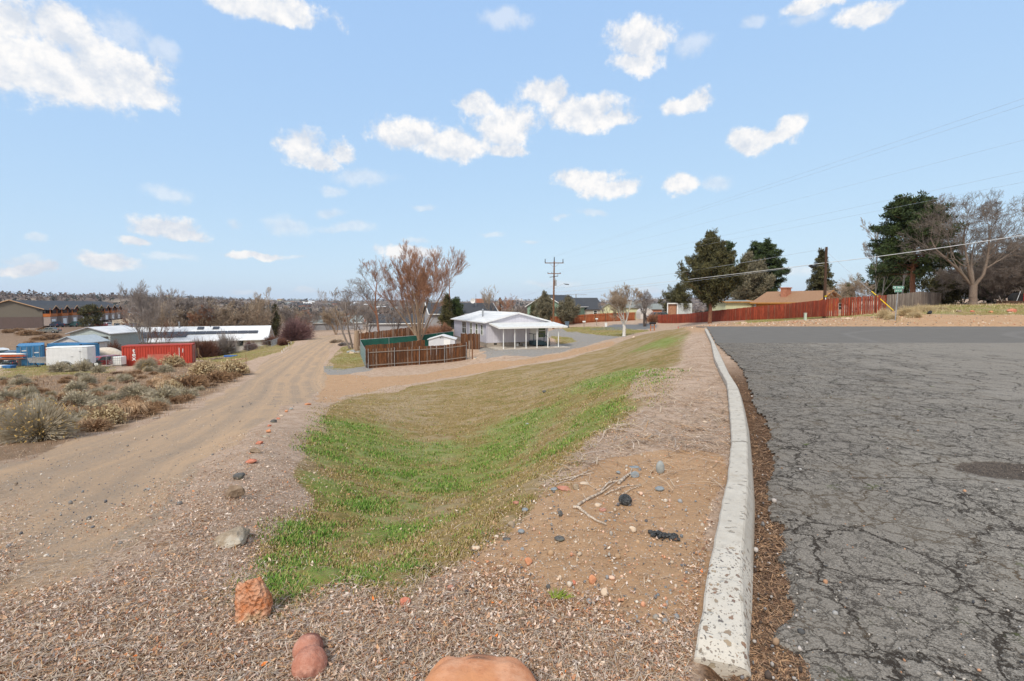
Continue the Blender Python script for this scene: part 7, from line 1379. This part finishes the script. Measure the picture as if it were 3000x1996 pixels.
# black cinder clump and juniper sprig
g = np.random.default_rng(77); p = G(1945, 1574); V_, F_, b_ = [], [], 0
for i in range(60):
    V, Fc = ICO[1]; s_ = g.uniform(.008, .02); u_ = g.uniform(-1, 1); V_.append(V*s_*g.uniform(.7, 1.2, 3)+np.array([u_*.085, g.normal(0, .018)-.02*u_, g.uniform(0, .022)])); F_.append(Fc+b_); b_ += len(V)
o = mesh_np('cinder_clump', np.concatenate(V_), np.concatenate(F_), SM['cinder']); o.location = p; tag(o, 'crumbled black cinder clump on the dirt near the kerb', 'cinder')
LIVE = mat('yellow_green_sprig', (.30, .34, .05), (.16, .22, .03), .7, 9); p = G(1634, 1758); g = np.random.default_rng(5); P0 = np.zeros((70, 3)); a = g.uniform(-.6, 2.2, 70); P0[:, 0] = g.normal(0, .02, 70); P1 = P0+np.stack([np.cos(a)*.07, np.sin(a)*.06, g.uniform(.005, .04, 70)], 1)*g.uniform(.4, 1, 70)[:, None]; V, Fc = tubes(P0, P1, np.full(70, .003), np.full(70, .0015), 4); o = mesh_np('juniper_sprig', V, Fc, LIVE); o.location = p+Vector((0, 0, .01)); tag(o, 'yellow-green juniper sprig lying in the leaves', 'sprig')
# ---------------- scattered litter, straw, pebbles, grass blades ----------------
def screen_pts(n, seed, x0=-500, x1=3500, y0=1010, y1=2300, rmax=30, p=1.0):
    g = np.random.default_rng(seed); px_ = g.uniform(x0, x1, n); py_ = y0+(y1-y0)*g.random(n)**p; a = (px_-1500)/F; b = -(py_-CY)/F; dy = math.cos(PITCH)+b*math.sin(PITCH); dz = b*math.cos(PITCH)-math.sin(PITCH)
    x = a/dy; s = dz/dy; y = EYE/-s
    for _ in range(6): z = H(x*y, y); y = np.clip(.5*y+.5*(z-EYE)/s, .5, 200)   # settle on the ground
    k = y < rmax; return (x*y)[k], y[k], g
def gz(x, y):
    z = H(x, y); return z
def wgt(x, y, poly, k, m): r = np.hypot(x, y); return soft(poly, k, m, x, y, r)
def onroad(x, y): return ((x > kerbx(y)-.02) & (y > 1.95) & (y < 34.5)) | ((x > edgex(y)+.02) & (y <= 1.95))
PAL_L = np.array([(.64,.48,.36),(.48,.33,.23),(.72,.56,.44),(.33,.18,.11),(.58,.37,.24),(.66,.56,.49),(.52,.30,.16),(.24,.13,.085),(.76,.64,.54),(.60,.42,.33),(.44,.33,.27),(.50,.24,.13)])
LITM = bpy.data.materials.new('leaf_litter'); nt, P = nodes(LITM); a_ = nd(nt, 'ShaderNodeAttribute'); a_.attribute_name = 'col'; nt.links.new(a_.outputs['Color'], P.inputs['Base Color']); P.inputs['Roughness'].default_value = .9; P.inputs['Specular IOR Level'].default_value = .15
def leaves(name, n, seed, label, rmax=8.5, sz=(.008, .032), orange=.003):
    x, y, g = screen_pts(n, seed, y0=1250, rmax=rmax); r = np.hypot(x, y)
    k = ~onroad(x, y) & (g.random(len(x)) > .8*wgt(x, y, P_GRASS, .05, .12)) & (g.random(len(x)) > .97*wgt(x, y, P_TRACK, .03, .25)) & (g.random(len(x)) > .93*wgt(x, y, P_BARE, .06, .15)); x, y = x[k], y[k]; n = len(x); z = gz(x, y)+g.uniform(.003, .022, n)
    s = g.uniform(*sz, n)*(.55+.75*g.random(n)**2); a = g.uniform(0, 6.28, n); asp = g.uniform(.16, .62, n); nrm = np.stack([g.normal(0, .45, n), g.normal(0, .45, n), np.ones(n)], 1); nrm /= np.linalg.norm(nrm, axis=1, keepdims=True)
    u = np.stack([np.cos(a), np.sin(a), np.zeros(n)], 1); u -= nrm*(u*nrm).sum(1, keepdims=True); u /= np.linalg.norm(u, axis=1, keepdims=True); v = np.cross(nrm, u); C = np.stack([x, y, z], 1); curl = (g.uniform(.1, .5, n)*s)[:, None]*nrm; S = s[:, None]; A2 = (s*asp*.5)[:, None]
    V = np.stack([C-u*S*.5+curl*.6, C-v*A2-u*S*.08, C+u*S*.5+curl, C+v*A2+u*S*.05, C+nrm*-.002], 1).reshape(-1, 3); i = np.arange(n)[:, None]*5; Fc = np.concatenate([i+np.array([[0, 1, 4]]), i+np.array([[1, 2, 4]]), i+np.array([[2, 3, 4]]), i+np.array([[3, 0, 4]])])
    col = PAL_L[g.integers(0, len(PAL_L), n)]*g.uniform(.75, 1.2, (n, 1)); o_ = g.random(n) < orange; col[o_] = (.80, .22, .04)
    return tag(mesh_np(name, V, Fc, LITM, col=np.repeat(col, 5, 0)), label, 'leaf litter', kind='stuff')
leaves('leaf_litter', 250000, 21, 'dry brown and grey leaf litter covering the shoulder', rmax=12)
def straws(name, n, seed, label, rmax, ln, wd, cover, pal, y0=1080, lift=(.004, .03), bias=None):
    x, y, g = screen_pts(n, seed, y0=y0, rmax=rmax); k = ~onroad(x, y) & cover(x, y, g); x, y = x[k], y[k]; n = len(x); r = np.hypot(x, y); z = gz(x, y)+g.uniform(*lift, n)
    a = g.uniform(0, 6.28, n) if bias is None else g.normal(bias, .6, n); L_ = g.uniform(*ln, n)*(1+r*.03); w_ = wd*g.uniform(.6, 1.5, n)*(1+r*.22); d = np.stack([np.cos(a), np.sin(a), g.normal(0, .12, n)], 1); s = np.stack([-np.sin(a), np.cos(a), np.zeros(n)], 1)*w_[:, None]; C = np.stack([x, y, z], 1); M_ = C+s/w_[:, None]*(g.normal(0, .12, n)*L_)[:, None]+np.array([0, 0, .004]); T = C+d*L_[:, None]*.5; B_ = C-d*L_[:, None]*.5
    up = np.array([0, 0, 1.])*w_[:, None]*.9
    V = np.stack([B_-s, B_+s, M_+s+up, M_-s+up, T+s*.4, T-s*.4], 1).reshape(-1, 3); i = np.arange(n)[:, None]*6; Fc = np.concatenate([i+np.array([[0, 1, 2, 3]]), i+np.array([[3, 2, 4, 5]])]); col = pal[g.integers(0, len(pal), n)]*g.uniform(.8, 1.15, (n, 1))
    return tag(mesh_np(name, V, Fc, LITM, col=np.repeat(col, 6, 0)), label, 'dry straw', kind='stuff')
PAL_S = np.array([(.52,.41,.29),(.43,.33,.25),(.62,.50,.37),(.33,.23,.15),(.52,.30,.14),(.42,.35,.30),(.23,.15,.10),(.58,.47,.38),(.36,.25,.16)])
straws('dry_straw', 78000, 31, 'bleached straw and pine needles strewn over the shoulder', 9, (.02, .09), .0007, lambda x, y, g: (g.random(len(x)) > .9*wgt(x, y, P_GRASS, .02, .12)) & (g.random(len(x)) > .97*wgt(x, y, P_TRACK, .03, .3)) & (g.random(len(x)) > .85*wgt(x, y, P_BARE, .05, .12)), PAL_S)
straws('dry_mulch', 60000, 32, 'flattened grey straw on the strip between kerb and grass', 32, (.10, .30), .0014, lambda x, y, g: (y > 4) & (kerbx(y)-x < 3.2) & (g.random(len(x)) > wgt(x, y, P_GRASS, .01, .1)) & (g.random(len(x)) > .9*wgt(x, y, P_BARE, .05, .12)), PAL_S, y0=960, lift=(.005, .05))
# pebbles
def pebbles(name, n, seed, label, cover, rmax=9, sz=(.003, .012), pal=None, y0=1200, road=False):
    x, y, g = screen_pts(n, seed, y0=y0, rmax=rmax); k = cover(x, y, g)
    if not road: k &= ~onroad(x, y)
    x, y = x[k], y[k]; n = len(x); V, Fc = ICO[1]; s = g.uniform(*sz, n)*(1+(g.random(n) > .93)*1.2); q = V[None]*(s[:, None]*g.uniform(.65, 1.25, (n, 3)))[:, None, :]; q = q*(1+.25*g.normal(size=(n, len(V), 1))*.6); z = gz(x, y) if not road else np.zeros(n); q = q+np.stack([x, y, z+s*.35], 1)[:, None, :]
    F2 = (Fc[None]+(np.arange(n)*len(V))[:, None, None]).reshape(-1, 3); col = pal[g.integers(0, len(pal), n)]*g.uniform(.8, 1.15, (n, 1)); return tag(mesh_np(name, q.reshape(-1, 3), F2, LITM, col=np.repeat(col, len(V), 0)), label, 'gravel', kind='stuff')
PAL_P = np.array([(.14,.14,.15),(.50,.40,.30),(.60,.50,.40),(.20,.21,.22),(.55,.28,.17),(.40,.36,.31),(.68,.45,.33),(.30,.30,.30),(.62,.55,.46),(.42,.28,.17),(.34,.22,.14)])
pebbles('pebbles', 17000, 41, 'small mixed pebbles in the bare sandy dirt', lambda x, y, g: (wgt(x, y, P_BARE, .04, .1) > .4) | (g.random(len(x)) < .03), 6.5, (.0025, .009), PAL_P, 1320)
pebbles('track_gravel', 48000, 42, 'fine grey gravel on the dirt track', lambda x, y, g: (wgt(x, y, P_TRACK, .05, .4) > .3) & (g.random(len(x)) < .30+1.6*np.clip(vn(x*1.3+y*.5, y*.25, 3), 0, 1)), 12, (.003, .009), np.array([(.20,.20,.20),(.34,.32,.30),(.48,.43,.37),(.28,.25,.22),(.60,.54,.47),(.15,.15,.16)]))
pebbles('kerb_gravel', 9000, 43, 'loose gravel and crumbs in the dark soil along the kerb', lambda x, y, g: (x > kerbx(y)+.18) & (x < edgex(y)+.10+.08*g.normal(size=len(x))) & (y < 9), 9, (.003, .010), np.array([(.10,.07,.05),(.20,.19,.19),(.30,.20,.13),(.16,.11,.08),(.42,.38,.35),(.08,.06,.05)]), 1150, road=True)
pebbles('road_crumbs', 2600, 44, 'loose stones and crumbs lying on the asphalt', lambda x, y, g: (x > edgex(y)+.1) & (y < 9), 9, (.002, .007), np.array([(.07,.07,.08),(.35,.34,.33),(.5,.45,.4),(.10,.10,.10),(.45,.25,.15)]), 1150, road=True)
straws('kerb_litter', 9000, 33, 'brown needles and straw in the gutter along the kerb', 9, (.03, .10), .0010, lambda x, y, g: np.zeros(len(x), bool), PAL_S) if 0 else None
def gutter():
    x, y, g = screen_pts(60000, 35, 1900, 2600, 1100, 2100, rmax=12); k = (x > kerbx(y)+.16) & (x < edgex(y)+.12); x, y = x[k], y[k]; n = len(x); r = np.hypot(x, y); a = g.uniform(0, 6.28, n); L_ = g.uniform(.02, .09, n); w_ = .0012*(1+r*.2)*g.uniform(.6, 1.4, n); C = np.stack([x, y, -.03+g.uniform(.0, .02, n)], 1); d = np.stack([np.cos(a), np.sin(a), g.normal(0, .15, n)], 1)*L_[:, None]*.5; s = np.stack([-np.sin(a), np.cos(a), np.zeros(n)], 1)*w_[:, None]
    V = np.stack([C-d-s, C-d+s, C+d+s, C+d-s], 1).reshape(-1, 3); pal = np.array([(.16,.09,.055),(.26,.15,.09),(.10,.06,.04),(.45,.27,.15),(.34,.22,.14),(.12,.08,.05)]); col = pal[g.integers(0, len(pal), n)]; tag(mesh_np('gutter_litter', V, np.arange(n*4).reshape(-1, 4), LITM, col=np.repeat(col, 4, 0)), 'brown needles and crumbs in the gutter along the kerb', 'leaf litter', kind='stuff')
gutter()
# grass
GRM = bpy.data.materials.new('grass_blades'); nt, P = nodes(GRM); a_ = nd(nt, 'ShaderNodeAttribute'); a_.attribute_name = 'col'; nt.links.new(a_.outputs['Color'], P.inputs['Base Color']); P.inputs['Roughness'].default_value = .75; P.inputs['Specular IOR Level'].default_value = .2
GB = [(1020,1290,2.2,2.5),(1150,1330,1.7,1.8),(1000,1245,1.6,1.6),(1200,1400,1.2,1.3),(1330,1420,1.1,1.1),(1450,1330,1.2,1.6),(1530,1240,1.4,2.2),(1380,1370,1.,1.2),(1500,1290,1.2,1.2),(900,1650,.45,.4),(1000,1690,.5,.35),(860,1560,.5,.6),(800,1720,.3,.3),(1150,1560,.5,.5),(1100,1480,.8,.8),(950,1430,.7,.8),(1650,1300,.7,.9),(1750,1210,.8,1.6),(1860,1100,1.2,3),(1960,1000,2,5),(1780,1110,1.5,4),(930,1330,.9,1.2),(1250,1320,1.5,1.5)]
def greenw(x, y):
    o = np.zeros(len(x))
    for a in GB: o = np.maximum(o, blob(x, y, *a))
    return o
def blades(name, n, seed, label, y0=1080, rmax=34):
    x, y, g = screen_pts(n, seed, 600, 2150, y0, 1850, rmax); w_ = wgt(x, y, P_GRASS, .05, .12); tuft = vn(x*3, y*3, 51)+.7*vn(x*9, y*9, 52); gr = greenw(x, y); k = (g.random(len(x)) < w_*(.5+.5*np.clip(.5+tuft*1.6+gr*.35, 0, 1))); x, y, gr, tuft = x[k], y[k], gr[k], tuft[k]; n = len(x); r = np.hypot(x, y)
    fg = np.clip(gr**1.4*1.0+tuft*.8+g.normal(0, .2, n)-.22, 0, 1); h = (g.uniform(.012, .034, n)+.032*np.clip(tuft, 0, 1)**1.5*fg)*(1+r*.02); h *= np.where(fg > .5, 1.1, .8); bw = .0016*(1+r*.28)*g.uniform(.7, 1.3, n); a = g.uniform(0, 6.28, n); ln = g.uniform(.2, 1.0, n)
    z = gz(x, y); b = np.stack([x, y, z-.005], 1); s = np.stack([-np.sin(a), np.cos(a), 0*a], 1)*bw[:, None]; d = np.stack([np.cos(a)*ln, np.sin(a)*ln, np.ones(n)], 1)*h[:, None]; mid_ = b+d*.55*np.array([.6, .6, 1.15]); V = np.stack([b-s, b+s, mid_+s*.8, mid_-s*.8, b+d], 1).reshape(-1, 3); i = np.arange(n)[:, None]*5
    F4 = i+np.array([[0, 1, 2, 3]]); F3 = i+np.array([[3, 2, 4]]); me_f = np.concatenate([F4, np.concatenate([F3, F3[:, -1:]], 1)])
    c1 = np.array([(.40,.29,.15),(.50,.38,.22),(.30,.21,.08),(.34,.27,.09),(.24,.20,.05)])[g.integers(0, 5, n)]; c2 = np.array([(.10,.215,.03),(.19,.32,.055),(.13,.26,.035),(.32,.36,.10),(.09,.17,.03)])[g.integers(0, 5, n)]; t_ = (g.random(n) < fg)[:, None]; col = np.where(t_, c2, c1)*g.uniform(.8, 1.2, (n, 1))
    # triangles only, to keep the tips single
    Fc = np.concatenate([i+np.array([[0, 1, 2]]), i+np.array([[0, 2, 3]]), F3]); return tag(mesh_np(name, V, Fc, GRM, col=np.repeat(col, 5, 0)), label, 'grass', kind='stuff')
blades('grass', 380000, 61, 'short green and olive winter grass in the bowl')
# ---------------- rough grass and stones further out ----------------
def area_tufts(name, polys, n, seed, label, h, wd, pal, thin=0.):
    g = np.random.default_rng(seed); X_, Y_ = [], []
    for p in polys:
        a, b = p.min(0), p.max(0); k = int(n*min(1, max(.03, (b-a).prod()/400))); x = g.uniform(a[0], b[0], k*2); y = g.uniform(a[1], b[1], k*2); s = sdist(x, y, p); m = (s > -.3) & (vn(x*.8, y*.8, seed)+.4*vn(x*3, y*3, seed) > thin); X_.append(x[m]); Y_.append(y[m])
    x, y = np.concatenate(X_), np.concatenate(Y_); n = len(x); r = np.hypot(x, y); z = H(x, y); a = g.uniform(0, 6.28, n); hh = g.uniform(*h, n)*(.6+.8*g.random(n)**2); w_ = wd*(r/45)*g.uniform(.6, 1.4, n); ln = g.uniform(.2, .9, n); b = np.stack([x, y, z-.01], 1); s = np.stack([-np.sin(a), np.cos(a), 0*a], 1)*w_[:, None]; t = b+np.stack([np.cos(a)*ln, np.sin(a)*ln, np.ones(n)], 1)*hh[:, None]
    V = np.stack([b-s, b+s, t], 1).reshape(-1, 3); col = pal[g.integers(0, len(pal), n)]*g.uniform(.8, 1.2, (n, 1)); return tag(mesh_np(name, V, np.arange(n*3).reshape(-1, 3), GRM, col=np.repeat(col, 3, 0)), label, 'grass', kind='stuff')
PG = np.array([(.22,.27,.05),(.34,.33,.09),(.16,.22,.04),(.50,.40,.22),(.40,.30,.14)]); PD = np.array([(.62,.50,.32),(.50,.37,.21),(.70,.58,.38),(.36,.26,.14),(.26,.28,.08)]); PB = np.array([(.36,.22,.13),(.48,.33,.21),(.24,.15,.09),(.56,.42,.28)])
area_tufts('rough_grass', P_LAWN, 26000, 71, 'short rough grass on the verges and yards', (.03, .10), .012, PG, -.2)
P_BANK = [polyG([(2640,900),(3150,884),(3150,916),(2800,918),(2650,925)]), polyG([(2560,915),(2660,915),(2680,945),(2580,945)]), polyG([(2450,922),(2600,916),(2600,930),(2450,934)])]
area_tufts('dry_grass', P_BANK, 9000, 72, 'pale dry grass on the bank across the road', (.06, .26), .012, PD, .05)
area_tufts('field_stubble', [P_SAGE, P_FIELD], 42000, 73, 'brown stubble between the brush on the field', (.05, .22), .014, PB, -.1)
P_SHO = [polyG([(2300,940),(2620,930),(3100,922),(3200,956),(2200,956)]), polyG([(1990,952),(2060,950),(2300,940),(2200,957),(2070,962),(2000,966)])]
g = np.random.default_rng(88)
xs, ys = [], []
for p in P_SHO: a, b = p.min(0), p.max(0); x = g.uniform(a[0], b[0], 4200); y = g.uniform(a[1], b[1], 4200); m = sdist(x, y, p) > 0; xs.append(x[m]); ys.append(y[m])
x, y = np.concatenate(xs), np.concatenate(ys); n = len(x); V, Fc = ICO[1]; s = .012+.05*g.random(n)**3; q = V[None]*(s[:, None]*g.uniform(.6, 1.3, (n, 3)))[:, None, :]+np.stack([x, y, H(x, y)+s*.3], 1)[:, None, :]
pal = np.array([(.40,.24,.13),(.56,.42,.30),(.30,.20,.13),(.66,.56,.45),(.46,.20,.11),(.25,.22,.19)]); col = pal[g.integers(0, len(pal), n)]*g.uniform(.8, 1.2, (n, 1))
def scatter_stones(name, polys, n, seed, label, smin, smax, pal):
    g = np.random.default_rng(seed); xs, ys = [], []
    for p in polys: a, b = p.min(0), p.max(0); x = g.uniform(a[0], b[0], n); y = g.uniform(a[1], b[1], n); m = (sdist(x, y, p) > -.3) & (g.random(n) < .25+1.5*np.clip(vn(x*.5, y*.5, seed), 0, 1)); xs.append(x[m]); ys.append(y[m])
    x, y = np.concatenate(xs), np.concatenate(ys); n = len(x); V, Fc = ICO[1]; s = smin+(smax-smin)*g.random(n)**3; q = V[None]*(s[:, None]*g.uniform(.6, 1.3, (n, 3)))[:, None, :]+np.stack([x, y, H(x, y)+s*.3], 1)[:, None, :]; col = pal[g.integers(0, len(pal), n)]*g.uniform(.8, 1.2, (n, 1))
    return tag(mesh_np(name, q.reshape(-1, 3), (Fc[None]+(np.arange(n)*len(V))[:, None, None]).reshape(-1, 3), LITM, col=np.repeat(col, len(V), 0)), label, 'gravel', kind='stuff')
scatter_stones('drive_gravel', [P_DIRT, P_GRAV], 14000, 91, 'scattered gravel on the dirt drive and the yard', .008, .04, np.array([(.40,.28,.18),(.30,.22,.16),(.52,.42,.32),(.22,.20,.18),(.44,.40,.36)]))
scatter_stones('far_track_gravel', [P_TRACK], 30000, 92, 'coarse stones along the far part of the track', .006, .03, np.array([(.32,.25,.19),(.24,.21,.18),(.50,.40,.30),(.20,.19,.18)]))
tag(mesh_np('bank_gravel', q.reshape(-1, 3), (Fc[None]+(np.arange(n)*len(V))[:, None, None]).reshape(-1, 3), LITM, col=np.repeat(col, len(V), 0)), 'loose stones and clods on the dirt bank across the road', 'gravel', kind='stuff')
area_tufts('verge_weeds', [P_DIRT, P_GRAV2, polyG([(1385,1040),(1700,1010),(1790,990),(1850,985),(1700,1045),(1450,1080),(1300,1100),(1080,1110),(1076,1090),(1300,1070)])], 5200, 74, 'sparse weeds and dry tufts along the dirt drive', (.02, .09), .010, np.array([(.34,.32,.10),(.44,.34,.18),(.24,.26,.06),(.50,.38,.24)]), .12)
# ---------------- haze ----------------
HZB = MB().box((0, 2600, 60), (15000, 15000, 320)).build('haze', None if 0 else bpy.data.materials.new('haze')); hm = HZB.data.materials[0]; hm.use_nodes = True; nt = hm.node_tree; nt.nodes.clear()
pv = nt.nodes.new('ShaderNodeVolumePrincipled'); pv.inputs['Color'].default_value = (.80, .88, 1, 1); pv.inputs['Density'].default_value = .00006; pv.inputs['Anisotropy'].default_value = .2; mo = nt.nodes.new('ShaderNodeOutputMaterial'); nt.links.new(pv.outputs[0], mo.inputs['Volume']); tag(HZB, 'thin pale air haze over the whole valley', 'haze', kind='stuff')
